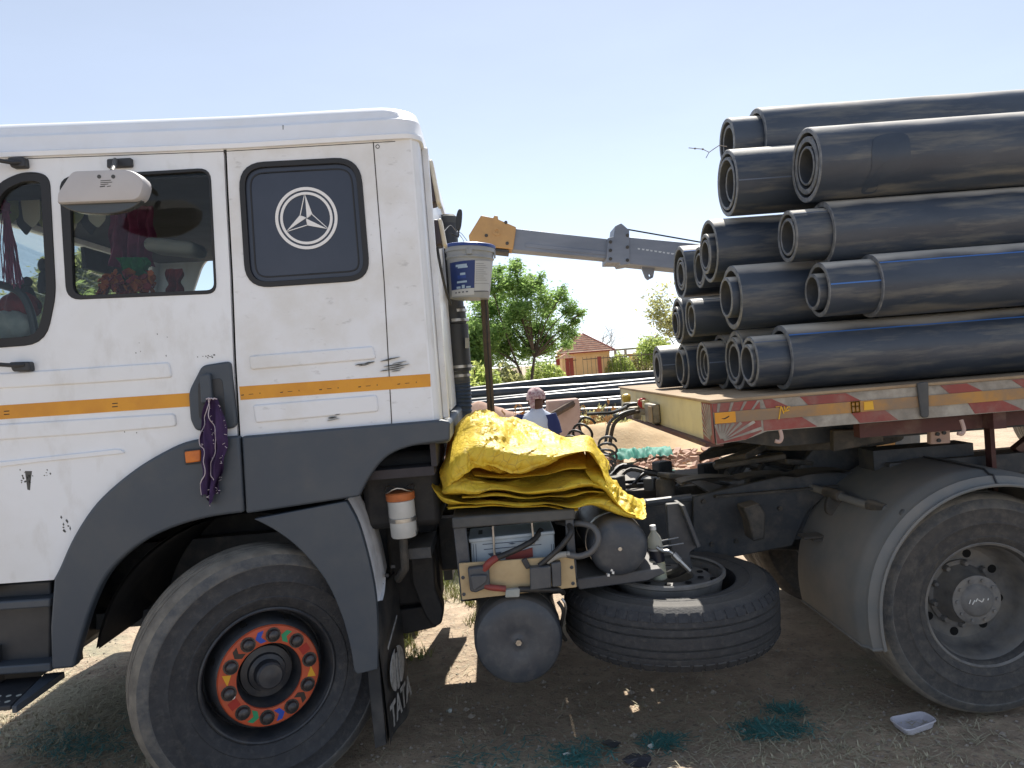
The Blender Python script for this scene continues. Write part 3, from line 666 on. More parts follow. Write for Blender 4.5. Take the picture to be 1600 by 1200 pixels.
# ---- blind spot mirror above the door window and its bracket
mo = MB().plate(pxz(rnd([(170, 250), (208, 248), (209, 262), (170, 264)], 3), Y0), Y0 - .02, Y0 + .005).build('mirror_bracket', 'dark_plastic', truck, bevel=.004)
MB().tube([at(180, 250, Y0 - .03), at(179, 258, Y0 - .10), at(175, 268, 3.22)], .010, 8).build('mirror_arm', 'strap_grey', mo)
face = pxz(crom(rnd([(116, 269), (208, 266), (232, 282), (222, 314), (92, 319), (93, 304)], [8, 18, 14, 12, 6, 4]), 1, True), 3.14)
mr = MB(); cx = sum(q[0] for q in face) / len(face); czz = sum(q[1] for q in face) / len(face)
def sect(s, y, dz=0): return [Vector((cx + (x - cx) * s, y, czz + (z - czz) * s + dz)) for x, z in face]
mr.loft([sect(.90, 3.118), sect(.965, 3.120), sect(1, 3.132), sect(1.0, 3.165), sect(.97, 3.20)])
mir = mr.build('mirror', 'mirror_back', truck, smooth=40)
gl = pxz(crom([(97, 314), (160, 315), (221, 312), (214, 324), (190, 333), (160, 336), (125, 333), (104, 325)], 4, True), 3.17)
MB().plate(gl, 3.150, 3.185).build('mirror_glass', 'mirror_glass', mir, bevel=.004)
pr = MB()
for u, v in ((155, 276), (177, 276)): w = at(u, v, 3.118); pr.cyl((w.x, 3.1165, w.z), (w.x, 3.120, w.z), .008, n=12)
for u, v, a, b in ((165, 282, 8, 1), (166, 285, 9, 1), (163, 288, 6, 1), (160, 291, 4, 1.5), (170, 291, 3, 1)):
    pr.plate(pxz([(u - a, v), (u + a, v - 1), (u + a, v + b - 1), (u - a, v + b)], 3.117), 3.1168, 3.1185)
pr.build('mirror_print', 'strap_grey', mir)
# arms of the main mirror, which stands outside the picture to the left
for (u0, v0, u1, v1, ue, ve) in ((18, 249, 47, 264, -150, 226), (21, 566, 55, 580, -150, 560)):
    f0 = MB().plate(pxz(rnd([(u0, v0), (u1 - 2, v0 - 1), (u1, v1), (u0 + 6, v1 + 1)], 4), Y0), Y0 - .035, Y0 + .005).build('mirror_foot', 'dark_plastic', truck, bevel=.006)
    MB().tube([at((u0 + u1) / 2, (v0 + v1) / 2 - 3, Y0 - .03), at(u0, v0 + 5, Y0 - .05), at(ue, ve, Y0 - .22)], .009, 8).build('mirror_tube', 'dark_plastic', f0)
MB().plate(pxz(rnd([(-215, 215), (-150, 215), (-150, 570), (-215, 575)], 25), 3.2), 3.15, 3.24).build('main_mirror', 'dark_plastic', truck, bevel=.02)

# ---- wheel arches
arch_out = crom([(84, 903), (92, 888), (115, 838), (150, 786), (200, 741), (250, 709), (300, 688), (374, 681)], 5)
arch_in = crom([(381, 801), (330, 808), (280, 821), (232, 842), (192, 871), (163, 905), (142, 950), (126, 1000), (115, 1044)], 5)
yA = 3.385
p = MB().plate(pxz([tuple(q) for q in arch_out] + [tuple(q) for q in arch_in] + [(80, 1047), (78, 980)], yA), yA, yA + .06)
fender = p.build('front_fender', 'grey_plastic', truck, bevel=.012, seg=3)
rp_ = [(377, 682), (690, 656), (703, 659), (703, 688)] + [tuple(q) for q in crom([(690, 690), (640, 698), (604, 714), (578, 744), (561, 776)], 5)] + [(470, 790), (384, 803)]
MB().plate(pxz(rp_, yA), yA + .002, yA + .06).build('rear_fender_panel', 'grey_plastic', truck, bevel=.010, seg=3)
MB().bx(cabz(600, 700)[0], XR + .035, yA + .062, YF, 1.50, 1.595).build('rear_sill', 'grey_plastic', truck, bevel=.02)
# tail of the front mudguard with its silver liner seen from behind
gi = crom([(396, 811), (432, 830), (470, 860), (508, 906), (533, 960), (547, 1010), (553, 1047)], 5); go = crom([(590, 1046), (590, 990), (587, 935), (577, 880), (560, 820), (541, 783)], 5)
MB().plate(pxz([tuple(q) for q in gi] + [(558, 1054)] + [tuple(q) for q in go], 3.40), 3.40, 3.45).build('mudguard_tail', 'grey_plastic', truck, bevel=.012, seg=3)
edge = [at(q[0], q[1], 3.452) for q in crom([(541, 781), (560, 820), (577, 880), (586, 925), (589, 940)], 6)]
def liner(s, t):
    k = s * (len(edge) - 1); i = min(int(k), len(edge) - 2); q = edge[i].lerp(edge[i + 1], k - i); d = .40 * t * (1 if s < .72 else 1 - (s - .72) / .28 * .93)
    return q + Vector((.012 * math.sin(t * 3.14) + (.012 if .42 < t < .5 else 0), d, 0))
gl_ = MB().grid(liner, 30, 16); n = len(gl_.v); gl_.add([q + Vector((-.008, 0, 0)) for q in gl_.v], []); gl_.f += [tuple(i + n for i in q)[::-1] for q in gl_.f[:]]; gl_.m = [0] * len(gl_.f)
lin = gl_.build('mudguard_liner', 'silver_paint', truck, smooth=50)
p = MB()
for u, v in ((595, 914), (603, 899), (613, 885)): w = at(u, v, 3.60); MB().box((w.x + .004, 3.6, w.z), (.02, .012, .014)).build('bolt', 'dark_plastic', lin)
# wheel housing behind the arches
wc = at(415, 1045, 3.5)
def hous(s, t):
    a = R_(62 + 106 * s); return Vector((wc.x - .02 + math.cos(a) * .72, 3.47 + .85 * t, wc.z + .02 + math.sin(a) * .70))
h_ = MB().grid(hous, 30, 4); n = len(h_.v); h_.add([Vector((q.x + (q.x - wc.x) * .015, q.y, q.z + (q.z - wc.z) * .015)) for q in h_.v], []); h_.f += [tuple(i + n for i in q)[::-1] for q in h_.f[:]]; h_.m = [0] * len(h_.f)
h_.build('wheel_housing', 'underside', truck)

# ---- mud flap with emblem and lettering on its rear face
fa = at(603, 1168, 3.43); fb = at(637, 1108, 3.84); fa.z = fb.z = 0; fd = (fb - fa).normalized(); fn = Vector((fd.y, -fd.x, 0))
fl_ = MB()
def flap(s, t):
    q = fa.lerp(fb, s); z = .845 - (.845 - .165) * t; return Vector((q.x, q.y, z)) + fn * (.012 * math.sin(s * 7 + t * 3) * t + .02 * t * t)
fl_.grid(flap, 12, 14); n = len(fl_.v); fl_.add([q - fn * .012 for q in fl_.v], []); fl_.f += [tuple(i + n for i in q)[::-1] for q in fl_.f[:]]; fl_.m = [0] * len(fl_.f)
fo = fl_.build('mud_flap', 'flap_rubber', truck, smooth=60); fo['label'] = 'black rubber mud flap with white lettering behind the front wheel'
MB().prism([fa + Vector((-.06, 0, .86)), fa + Vector((.0, 0, .86)), fa + Vector((.004, 0, .17)), fa + Vector((-.05, 0, .155))], (0, .018, 0)).build('flap_edge', 'flap_rubber', truck, bevel=.004)
def flapM(s, z, off=.020): 
    q = fa.lerp(fb, s); M = Matrix((( fd.x, 0, fn.x, 0), (fd.y, 0, fn.y, 0), (0, 1, 0, 0), (0, 0, 0, 1))); return Matrix.Translation(Vector((q.x, q.y, z)) + fn * off) @ M
textmesh('TATA', .150, flapM(.50, .275, .030), 'logo_white', 'lettering', fo, bold=.004)
lg = MB(); Lm = flapM(.48, .44, .024)
def lp(x, y): return Lm @ Vector((x, y, 0))
def lpoly(pts): lg.prism([lp(*q) for q in pts], fn * .004)
el = lambda a, rx=.125, ry=.098: (rx * math.cos(a), ry * math.sin(a))
for sgn in (1, -1):
    arc = [el(R_(a)) for a in range(-62, 84, 8)]
    inner = [(.028 + .010 * (k / 8), .088 - .17 * k / 8) for k in range(9)]
    lpoly([(sgn * x, y) for x, y in arc + inner])
lpoly([(-.012, .07), (.012, .07), (.016, -.095), (-.016, -.095)])
lg.build('oval_emblem', 'logo_white', fo, smooth=0)
lg = MB(); lg.prism([flapM(.2, .60, .022) @ Vector(q) for q in ((0, -.03, 0), (.19, .055, 0), (.19, .068, 0), (0, -.016, 0))], fn * .003); lg.build('flap_line', 'logo_white', fo)

# ---- entry steps
st = MB().plate(pxz([(-75, 917), (79, 907), (79, 1040), (-75, 1050)], 3.5), 3.50, 4.05).build('step_box', 'dark_plastic', truck, bevel=.01)
MB().plate(pxz([(-75, 945), (78, 935), (78, 949), (-75, 959)], 3.42), 3.42, 3.53).build('step_ledge', 'grey_plastic', st, bevel=.008)
MB().plate(pxz([(-75, 1047), (79, 1036), (80, 1050), (-75, 1060)], 3.42), 3.42, 3.53).build('step_ledge', 'grey_plastic', st, bevel=.008)
sx1 = at(62, 1052, 3.5).x; sx2 = at(30, 1125, 3.2).x; sz = .585
step = MB(); pts = [Vector((-2.5, 3.52, sz)), Vector((sx1, 3.52, sz)), Vector((sx2 - .03, 3.2, sz)), Vector((-2.5, 3.2, sz))]
step.prism(pts, (0, 0, -.02)); stp = step.build('foot_step', 'dark_plastic', truck, bevel=.004)
MB().prism([Vector((sx1 + .01, 3.52, sz + .01)), Vector((sx1 + .10, 3.52, sz + .012)), Vector((sx2 + .0, 3.19, sz - .0)), Vector((sx2 - .02, 3.19, sz))], (0, 0, -.03)).build('step_edge', 'grey_plastic', stp, bevel=.003)
p = MB()
for i in range(6):
    for j in range(2): MB().cyl((sx2 - .07 - i * .045 + j * .01, 3.245 + i * .004 + j * .06, sz - .001), (sx2 - .07 - i * .045 + j * .01, 3.245 + i * .004 + j * .06, sz + .001), .011, n=10).build('step_hole', 'litter_pale', stp)
p = MB().bx(-2.48, -2.44, 3.46, 3.5, sz, .75).bx(-2.35, -2.31, 3.46, 3.5, sz, .75); p.build('step_hanger', 'dark_plastic', stp)

# ---- bumper and far side lower panels
MB().plate(rnd([(XF - .04, .30), (XF + .14, .28), (XF + .16, 1.0), (XF + .04, 1.02), (XF - .05, .85)], .04), Y0 + .12, YF - .05).build('front_bumper', 'grey_plastic', truck, bevel=.02)
MB().bx(XF + .12, -1.72, YF - .45, YF - .04, .40, 1.0).build('far_step_box', 'dark_plastic', truck, bevel=.01)
MB().bx(-.40, XR + .03, YF - .10, YF - .02, .75, 1.60).bx(-1.72, -.42, YF - .06, YF - .02, 1.12, 1.60).bx(-.46, -.40, YF - .45, YF - .1, .35, 1.1).build('far_fender', 'grey_plastic', truck)
# ---- side marker lamp
ml = MB().plate(pxz(rnd([(288, 703), (318, 700), (318, 723), (290, 726)], 3), yA), yA - .012, yA + .01).build('side_marker', 'dark_plastic', truck, bevel=.004)
MB().plate(pxz(rnd([(291, 705), (316, 702), (316, 720), (293, 723)], 3), yA), yA - .022, yA - .0105).build('marker_lens', 'amber', ml, bevel=.004)

# ================================================================== wheels
TYRE = [(-.118, .285), (-.132, .32), (-.147, .375), (-.150, .425), (-.143, .470), (-.128, .500), (-.112, .514), (-.090, .521), (-.072, .523), (-.070, .512), (-.062, .512), (-.060, .524), (-.036, .526), (-.034, .513), (-.026, .513), (-.024, .526), (.024, .526), (.026, .513), (.034, .513), (.036, .526), (.060, .524), (.062, .512), (.070, .512), (.072, .523), (.090, .521), (.112, .514), (.128, .500), (.141, .476), (.146, .470), (.148, .462), (.146, .458), (.150, .425), (.149, .40), (.152, .396), (.152, .390), (.148, .386), (.142, .355), (.136, .33), (.139, .326), (.137, .318), (.130, .31), (.118, .285), (.10, .272), (-.10, .272)]
def tyre(name, c, axis, m, parent, k=1.0, lugs=True, inner=None):
    t = MB(); pr = [(h, r * k) for h, r in TYRE]
    if inner: pr = [(h, max(r, inner)) for h, r in pr]
    t.lathe(pr, c, axis, 96, True, mi=[(1 if min(pr[i][1], pr[(i + 1) % len(pr)][1]) > .495 * k else 2 if min(pr[i][1], pr[(i + 1) % len(pr)][1]) > .44 * k else 0) for i in range(len(pr))] if isinstance(m, list) else None)
    if lugs:                                       # shoulder blocks
        a, e1, e2 = frame(axis); c = Vector(c)
        for i in range(60):
            an = 2 * math.pi * i / 60
            for sd_ in (-1, 1):
                d = e1 * math.cos(an) + e2 * math.sin(an); tn = -e1 * math.sin(an) + e2 * math.cos(an)
                q = c + a * (.112 * sd_) + d * (.5105 * k); M3 = Matrix((tn, a * sd_, d)).transposed()
                rot = M3 @ Matrix.Rotation(R_(-32), 3, 'X'); t.box(q, (.040, .040, .008), rot)
    o = t.build(name, m, parent, smooth=38)
    return o
# front wheel, steered towards the camera
AX = Vector((math.sin(R_(29)), -math.cos(R_(29)), 0)); hubp = at(422, 1056, 3.37); FC = hubp - AX * .125
fw = MB(); fw.lathe([(.118, .284), (.122, .290), (.118, .297), (.104, .298), (.098, .288), (.080, .276), (.03, .268), (.01, .262), (.014, .255), (.05, .245), (.085, .238), (.104, .226), (.112, .212), (.113, .142), (.10, .136), (.06, .130), (.03, .12), (.03, 0.0)], FC, AX, 56)
fw = fw.build('front_wheel', 'rim_black', truck, smooth=35); fw['label'] = 'front wheel steered outwards with orange ring around its nuts'
tyre('tyre', FC, AX, ['tyre', 'tread', 'shoulder'], fw, 1.06, lugs=False)
a_, e1, e2 = frame(AX)
def wp(an, r, h): return FC + AX * h + (e1 * math.cos(an) + e2 * math.sin(an)) * r
MB().lathe([(.1145, .140), (.124, .142), (.126, .150), (.126, .205), (.123, .216), (.1135, .221)], FC, AX, 64).build('nut_ring', 'ring_orange', fw, smooth=30)
p = MB()
for k in range(10):
    an = R_(36 * k + 9); q = wp(an, .178, .112); p.lathe([(0, .033), (.0165, .033), (.0165, .026), (.022, .025), (.036, .023), (.042, .014), (.043, 0)], q, AX, 14)
    o = p.build('wheel_nut', 'nut_steel', fw, smooth=40); p = MB()
cols = ['mark_red', 'mark_green', 'mark_blue', 'mark_dark', 'mark_yellow']
for k in range(10):
    an = R_(36 * k + 27); cm = cols[k % 5]; tn = -e1 * math.sin(an) + e2 * math.cos(an); rd = e1 * math.cos(an) + e2 * math.sin(an); q = wp(an, .178, .1262)
    s_ = .021; sh = [(-s_, s_ * 1.2), (s_ * .2, s_ * 1.2), (s_, 0), (s_ * .2, -s_ * 1.2), (-s_, -s_ * 1.2), (-s_ * .2, 0)]
    if cm == 'mark_yellow': sh = [(-s_, s_ * 1.2), (s_ * 1.2, 0), (-s_, -s_ * .6)]
    if cm == 'mark_red': sh = [(-s_ * .9, s_), (s_ * .9, s_), (s_ * .9, -s_), (-s_ * .9, -s_)]
    MB().prism([q + tn * x + rd * y for x, y in sh], AX * .001).build('ring_mark', cm, fw, smooth=0)
hb = MB().lathe([(.03, .118), (.055, .112), (.06, .085), (.075, .080), (.082, .062), (.125, .058), (.134, .050), (.136, .02), (.138, .012), (.138, 0)], FC, AX, 40).build('hub', 'rim_black', fw, smooth=35)
p = MB()
for k in range(8):
    an = R_(45 * k + 20); q = wp(an, .2415, .066); sl = (AX * .30 + (e1 * math.cos(an) + e2 * math.sin(an)) * .9).normalized(); MB().cyl(q - sl * .004, q + sl * .004, .016, n=12).build('hand_hole', 'black_gap', fw)
w = wp(R_(196), .168, .1265); MB().lathe([(0, .011), (.006, .010), (.009, .006), (.010, 0)], w, AX, 12).build('valve_cap', 'mark_white', fw)

# rear wheels, outer and inner of the near pair
RC = at(1518, 944, 3.63); RA = Vector((0, -1, 0)); RC.z = .535
rw = MB().lathe([(.120, .282), (.126, .292), (.120, .300), (.106, .302), (.100, .290), (.098, .282), (.09, .274), (.04, .262), (-.03, .252), (-.07, .240), (-.085, .222), (-.088, .150), (-.080, .13), (-.08, 0)], RC, RA, 64).build('rear_wheel', 'rim_grey', truck, smooth=35)
rw['label'] = 'dusty grey dished rear wheel under the mudguard'
tyre('tyre', RC, RA, ['tyre_dusty', 'tread', 'shoulder'], rw, lugs=False)
hb = MB().lathe([(-.082, .165), (-.072, .165), (-.07, .145), (-.02, .120), (.030, .112), (.034, .118), (.044, .118), (.047, .112), (.047, .080), (.054, .074), (.062, .060), (.064, 0)], RC, RA, 48).build('hub', 'rim_grey', rw, smooth=35)
p = MB()
for k in range(10): an = R_(36 * k); p.lathe([(0, .009), (.008, .008), (.008, 0)], RC + RA * .046 + Vector((math.cos(an) * .098, 0, math.sin(an) * .098)), RA, 8)
p.build('hub_bolt', 'rim_grey', rw)
p = MB()
for x0, z0, x1, z1 in ((-.05, -.008, -.042, .012), (-.035, -.012, -.022, .008), (-.018, .0, -.008, .015), (-.005, .008, .012, -.004), (.014, -.002, .022, .012), (.04, .002, .044, .012)):
    p.tube([RC + RA * .0645 + Vector((x0, 0, z0)), RC + RA * .0645 + Vector((x1, 0, z1))], .0025, 5)
p.build('hub_mark', 'mark_white', rw)
p = MB()
for k in range(8):
    an = R_(45 * k + 32); q = RC + RA * -.0865 + Vector((math.cos(an) * .195, 0, math.sin(an) * .195)); MB().cyl(q, q + RA * .003, .021, n=14).build('hand_hole', 'black_gap', rw)
for k in range(10):
    an = R_(36 * k + 12); q = RC + RA * -.0725 + Vector((math.cos(an) * .152, 0, math.sin(an) * .152)); MB().lathe([(0, .017), (.02, .016), (.03, .011), (.03, 0)], q, RA, 6).build('wheel_nut', 'rim_grey', rw, smooth=30)
RC2 = RC + Vector((0, .345, 0)); r2 = MB().lathe([(.10, .28), (.0, .25), (-.10, .28)], RC2, RA, 40).build('inner_rear_wheel', 'rim_grey', truck); tyre('tyre', RC2, RA, ['tyre_dusty', 'tread', 'shoulder'], r2, lugs=False)
for yy, nm in ((5.28, 'far_inner_wheel'), (5.63, 'far_outer_wheel')):
    c_ = Vector((RC.x, yy, RC.z)); r2 = MB().lathe([(.10, .28), (.0, .25), (-.10, .28), (-.1, 0)], c_, RA, 32).build('far_rear_wheel', 'rim_grey', truck); tyre('tyre', c_, RA, 'tyre_dusty', r2, lugs=False)
cf = Vector((FC.x + .03, 5.60, .525)); r2 = MB().lathe([(.10, .28), (.0, .25), (-.10, .28), (-.1, 0)], cf, AX, 32).build('far_front_wheel', 'rim_black', truck); tyre('tyre', cf, AX, 'tyre', r2, lugs=False)
MB().cyl((RC.x, 4.0, RC.z), (RC.x, 5.3, RC.z), .09, n=16).lathe([(-.2, .1), (-.12, .2), (0, .24), (.12, .2), (.2, .1)], (RC.x, 4.64, RC.z), (0, 1, 0), 20).build('rear_axle', 'chassis_dusty', truck)
MB().cyl((FC.x, FC.y + .2, .5), (cf.x, cf.y - .15, .5), .06, n=12).build('front_axle', 'chassis', truck)

# ---- chassis
for y in (4.20, 5.06):
    s_ = 1 if y < 4.6 else -1
    r = MB(); r.bx(-2.4, 3.6, y, y + s_ * .01, .74, 1.02).bx(-2.4, 3.6, y + s_ * .01, y + s_ * .085, .74, .75).bx(-2.4, 3.6, y + s_ * .01, y + s_ * .085, 1.01, 1.02); r.build('chassis_rail', 'chassis', truck)
for x in (-2.35, -.1, .75, 1.35, 2.7): MB().bx(x, x + .09, 4.29, 4.97, .80, .97).build('cross_member', 'chassis', truck, bevel=.01)
MB().plate(pxz([(1083, 776), (1228, 742), (1335, 736), (1262, 800), (1238, 853), (1098, 880), (1083, 872)], 4.16), 4.16, 4.19).build('mounting_plate', 'chassis', truck, bevel=.006)
p = MB()
for u, v in ((1099, 783), (1218, 794), (1112, 850), (1150, 845), (1190, 838)): w = at(u, v, 4.16); p.cyl((w.x, 4.145, w.z), (w.x, 4.162, w.z), .013, n=8)
p.build('bolt', 'chassis_dusty', truck)
# wavy brackets under the coupling
def wavy(s, t):
    w = at(1060 + 265 * s, 752 - 16 * s, 4.12); return Vector((w.x, 4.06 + .14 * t, w.z + .020 * abs(math.sin(s * 9.4)) ** .7))
k = MB().grid(wavy, 60, 3); n = len(k.v); k.add([q - Vector((0, 0, .012)) for q in k.v], []); k.f += [tuple(i + n for i in q)[::-1] for q in k.f[:]]; k.m = [0] * len(k.f); k.build('wavy_bracket', 'chassis_dusty', truck, smooth=60)
# coupling plate (fifth wheel)
fwx = 1.95; fp = [(fwx + .47 * math.cos(R_(a)), 4.64 + .45 * math.sin(R_(a))) for a in range(-150, 151, 12)] + [(fwx - .55, 4.64 + .30), (fwx - .7, 4.64 + .16), (fwx - .2, 4.64 + .06), (fwx - .2, 4.64 - .06), (fwx - .7, 4.64 - .16), (fwx - .55, 4.64 - .30)]
MB().prism([Vector((x, y, 1.22 - max(0, fwx - .4 - x) * .30)) for x, y in fp], (0, 0, .045)).build('coupling_plate', 'chassis_dusty', truck, bevel=.006)
for y in (4.30, 4.92): MB().plate([(fwx - .35, 1.03), (fwx + .35, 1.03), (fwx + .16, 1.24), (fwx - .16, 1.24)], y, y + .06).build('coupling_pedestal', 'chassis', truck, bevel=.008)
MB().bx(1.15, 2.7, 4.12, 5.16, 1.022, 1.034).build('coupling_base', 'chassis_dusty', truck)
for (u, v, l, a) in ((1075, 745, .34, 20), (1170, 720, .40, -12), (1255, 722, .32, 18)):
    w = at(u, v, 4.35); MB().box(w, (l, .12, .03), Matrix.Rotation(R_(a), 3, 'Z') @ Matrix.Rotation(R_(a * .5), 3, 'Y')).build('coupling_ramp', 'chassis_dusty', truck, bevel=.01)
w = at(1040, 768, 4.35); MB().lathe([(-.06, .055), (.05, .055), (.075, .048), (.085, .02), (.085, 0)], w, (0, 0, 1), 20).build('filler_cap', 'chassis_dusty', truck)
MB().tube([at(1010, 786, 4.02), at(1080, 777, 4.02)], .02, 8).build('chassis_pipe', 'tank_paint', truck)
p = MB()
for k in range(7): p.bx(1.55 + k * .05, 2.95 - k * .05, 3.95, 4.04, .80 - k * .016, .812 - k * .016)
p.build('leaf_spring', 'chassis_dusty', truck)
MB().plate(pxz([(1155, 790), (1180, 783), (1190, 800), (1188, 838), (1170, 842), (1164, 812)], 4.02), 3.95, 4.08).build('spring_hanger', 'chassis_dusty', truck, bevel=.01)
MB().bx(-2.3, -.75, 4.30, 4.96, .62, 1.34).bx(-2.2, -.9, 4.4, 4.9, .50, .64).build('engine', 'underside', truck, bevel=.04)
MB().bx(-.74, .1, 4.42, 4.86, .66, 1.12).build('gearbox', 'underside', truck, bevel=.06)
MB().cyl((.1, 4.64, .80), (2.1, 4.64, .58), .055, n=14).build('drive_shaft', 'chassis', truck)
MB().bx(-.66, -.30, 3.62, 4.1, 1.10, 1.46).build('cab_mount', 'underside', truck, bevel=.03)
MB().bx(-.20, .40, 4.22, 5.05, 1.025, 1.045).build('chassis_deck', 'chassis_dusty', truck)
MB().bx(.402, .72, 4.21, 5.05, 1.0225, 1.032).build('sun_block_plate', 'chassis_dusty', truck)  # plate added between the rails to narrow the sun patch on the ground
random.seed(17)
for k in range(16):
    q = Vector((.55 + random.uniform(0, .95), 4.35 + random.uniform(0, .75), 1.04 + random.uniform(0, .05)))
    if k % 2: MB().tube(crom([q, q + Vector((.1, .08, .05)), q + Vector((.24, .02, .01)), q + Vector((.36, .1, -.03))], 4), random.uniform(.010, .02), 6).build('air_line', random.choice(['cable_black', 'chassis_dusty', 'hose_grey']), truck)
    else: MB().box(q, (random.uniform(.06, .16), random.uniform(.05, .12), random.uniform(.05, .1)), Matrix.Rotation(random.uniform(0, 3), 3, 'Z')).build('valve_housing', random.choice(['chassis', 'chassis_dusty', 'tank_paint']), truck, bevel=.01)
MB().bx(.5, 1.2, 4.52, 4.60, .97, 1.03).bx(.6, 1.3, 4.80, 4.86, .96, 1.02).build('air_line_tray', 'chassis_dusty', truck)
MB().bx(-.12, 1.1, 5.12, 5.82, .42, 1.0).build('fuel_tank', 'chassis_dusty', truck, bevel=.08, seg=4)
MB().bx(-.62, -.36, 3.98, 4.18, .62, 1.3).build('cab_tilt_post', 'underside', truck, bevel=.02)
sh = MB().plate(pxz(rnd([(642, 850), (678, 845), (682, 915), (694, 945), (692, 968), (680, 975), (666, 958), (645, 905)], 6), 3.9), 3.84, 3.96).build('spring_shackle', 'underside', truck, bevel=.01)
MB().plate(pxz([(606, 950), (680, 940), (684, 974), (640, 984), (606, 986)], 4.0), 3.94, 4.04).build('front_spring_eye', 'underside', truck, bevel=.008)
p = MB()
for k in range(5): p.bx(-1.75 + k * .07, -.42 - k * .07, 4.02, 4.10, .66 - k * .018, .674 - k * .018)
p.build('front_leaf_spring', 'underside', truck)
MB().tube([at(570, 742, 3.9), at(600, 732, 3.9), at(618, 728, 3.95)], .013, 8).build('cab_stay', 'chassis_dusty', truck)
MB().bx(-2.6, -1.2, 3.9, 4.0, .66, .74).build('steering_link', 'chassis', truck)
MB().bx(-2.5, -2.2, 4.05, 5.3, .62, .70).bx(-2.35, -2.31, 4.1, 4.14, .44, .64).build('front_cross_beam', 'chassis', truck)

# ---- hydraulic reservoir behind the front mudguard
b0 = at(632, 838, 3.56); b1 = at(626, 780, 3.56); ud = (b1 - b0).normalized(); L_ = (b1 - b0).length
rs = MB().lathe([(0, .001), (0, .056), (.006, .060), (L_ * .50, .062), (L_ * .52, .058), (L_ * .55, .062), (L_ * .97, .062), (L_, .052)], b0, ud, 32).build('oil_reservoir', 'reservoir', truck, smooth=40)
MB().lathe([(L_ - .002, .0), (L_ - .002, .064), (L_ + .003, .067), (L_ + .030, .067), (L_ + .036, .060), (L_ + .036, 0)], b0, ud, 32).build('cap', 'cap_orange', rs, smooth=40)
MB().lathe([(L_ * .42, .0605), (L_ * .42, .0645), (L_ * .52, .0645), (L_ * .52, .0605)], b0, ud, 32).build('band', 'steel', rs)
MB().tube([b0 + ud * (L_ + .03) + Vector((.068 * math.cos(a / 3), .068 * math.sin(a / 3), .02 + .012 * math.sin(a))) for a in range(20)], .003, 5).build('wire', 'steel', rs)
MB().plate(pxz(rnd([(615, 823), (647, 818), (651, 838), (618, 843)], 3), 3.52), 3.54, 3.64).build('reservoir_base', 'strap_grey', rs, bevel=.004)
p = MB()
for u, v in ((620, 826), (643, 823), (622, 838), (645, 835), (629, 833)): w = at(u, v, 3.52); p.lathe([(0, .010), (.018, .009), (.02, .004), (.02, 0)], (w.x, 3.545, w.z), (0, -1, 0), 8)
p.build('bolt', 'steel', rs)
MB().tube([at(630, 842, 3.58), at(632, 870, 3.58), at(633, 888, 3.6), at(622, 905, 3.66)], .020, 10).build('hose', 'chassis_dusty', rs)
MB().bx(-.47, -.36, 3.62, 4.2, .95, 1.0).build('reservoir_bracket', 'chassis', rs)

# ---- battery box
YB = 3.46
bb = MB().plate(pxz([(706, 809), (898, 795), (899, 812), (707, 827)], YB), YB, YB + .62).build('battery_shelf', 'strap_grey', truck, bevel=.008)
MB().plate(pxz([(708, 827), (728, 825), (740, 938), (720, 942)], YB), YB + .02, YB + .06).build('shelf_post', 'tank_paint', truck, bevel=.004)
MB().plate(pxz([(884, 812), (897, 812), (903, 905), (890, 905)], YB), YB + .02, YB + .06).build('shelf_post', 'tank_paint', truck, bevel=.004)
MB().plate(pxz([(712, 830), (900, 812), (905, 925), (722, 940)], 4.0), 4.0, 4.03).build('battery_box_back', 'black_gap', truck)
MB().plate(pxz([(722, 930), (905, 912), (905, 920), (722, 940)], YB), YB + .03, YB + .55).build('battery_tray', 'chassis', truck, bevel=.004)
bt = MB().plate(pxz([(735, 846), (866, 833), (869, 915), (740, 925)], YB + .08), YB + .08, YB + .30).build('battery', 'battery_case', truck, bevel=.006)
MB().plate(pxz([(732, 842), (866, 829), (867, 834), (733, 848)], YB + .08), YB + .072, YB + .31).build('battery_lid', 'battery_case', bt, bevel=.004)
p = MB()
for (u0, v0, u1, v1) in ((754, 850, 842, 843), (756, 858, 846, 850)):
    p.plate(pxz([(u0, v0), (u1, v1), (u1, v1 + 1.2), (u0, v0 + 1.2)], YB + .08), YB + .0785, YB + .081)
for u in (739, 743, 861, 864): p.plate(pxz([(u, 850), (u + .8, 850), (u + 3.8, 905), (u + 3, 905)], YB + .08), YB + .0785, YB + .081)
p.plate(pxz([(800, 848), (806, 849), (800, 850.6), (794, 849.5)], YB + .08), YB + .0783, YB + .081); p.plate(pxz([(762, 865), (784, 862), (779, 868), (768, 870)], YB + .08), YB + .0783, YB + .081)
p.build('battery_print', 'battery_print', bt)
MB().plate(pxz([(790, 868), (832, 856), (833, 870), (790, 878)], YB + .07), YB + .07, YB + .079).build('battery_sticker', 'cable_red', bt)
for (ua, va, ub, vb) in ((770, 822, 773, 872), (831, 817, 834, 850)): MB().tube([at(ua, va, YB + .055), at(ub, vb, YB + .055)], .0055, 8).build('tie_rod', 'steel', truck)
MB().plate(pxz([(730, 834), (755, 831), (755, 840), (731, 843)], YB + .2), YB + .15, YB + .25).build('relay', 'dark_plastic', truck, bevel=.004)
bd = MB().plate(pxz(rnd([(717, 880), (896, 868), (901, 917), (722, 937)], 2), YB), YB - .006, YB + .008).build('switch_board', 'board_beige', truck, bevel=.002)
p = MB()
for u, v in ((723.5, 902), (725, 928), (893, 886), (895, 911)): w = at(u, v, YB); p.lathe([(0, .009), (.004, .008), (.005, .003), (.002, 0)], (w.x, YB - .005, w.z), (0, -1, 0), 10)
p.build('screw', 'switch_grey', bd)
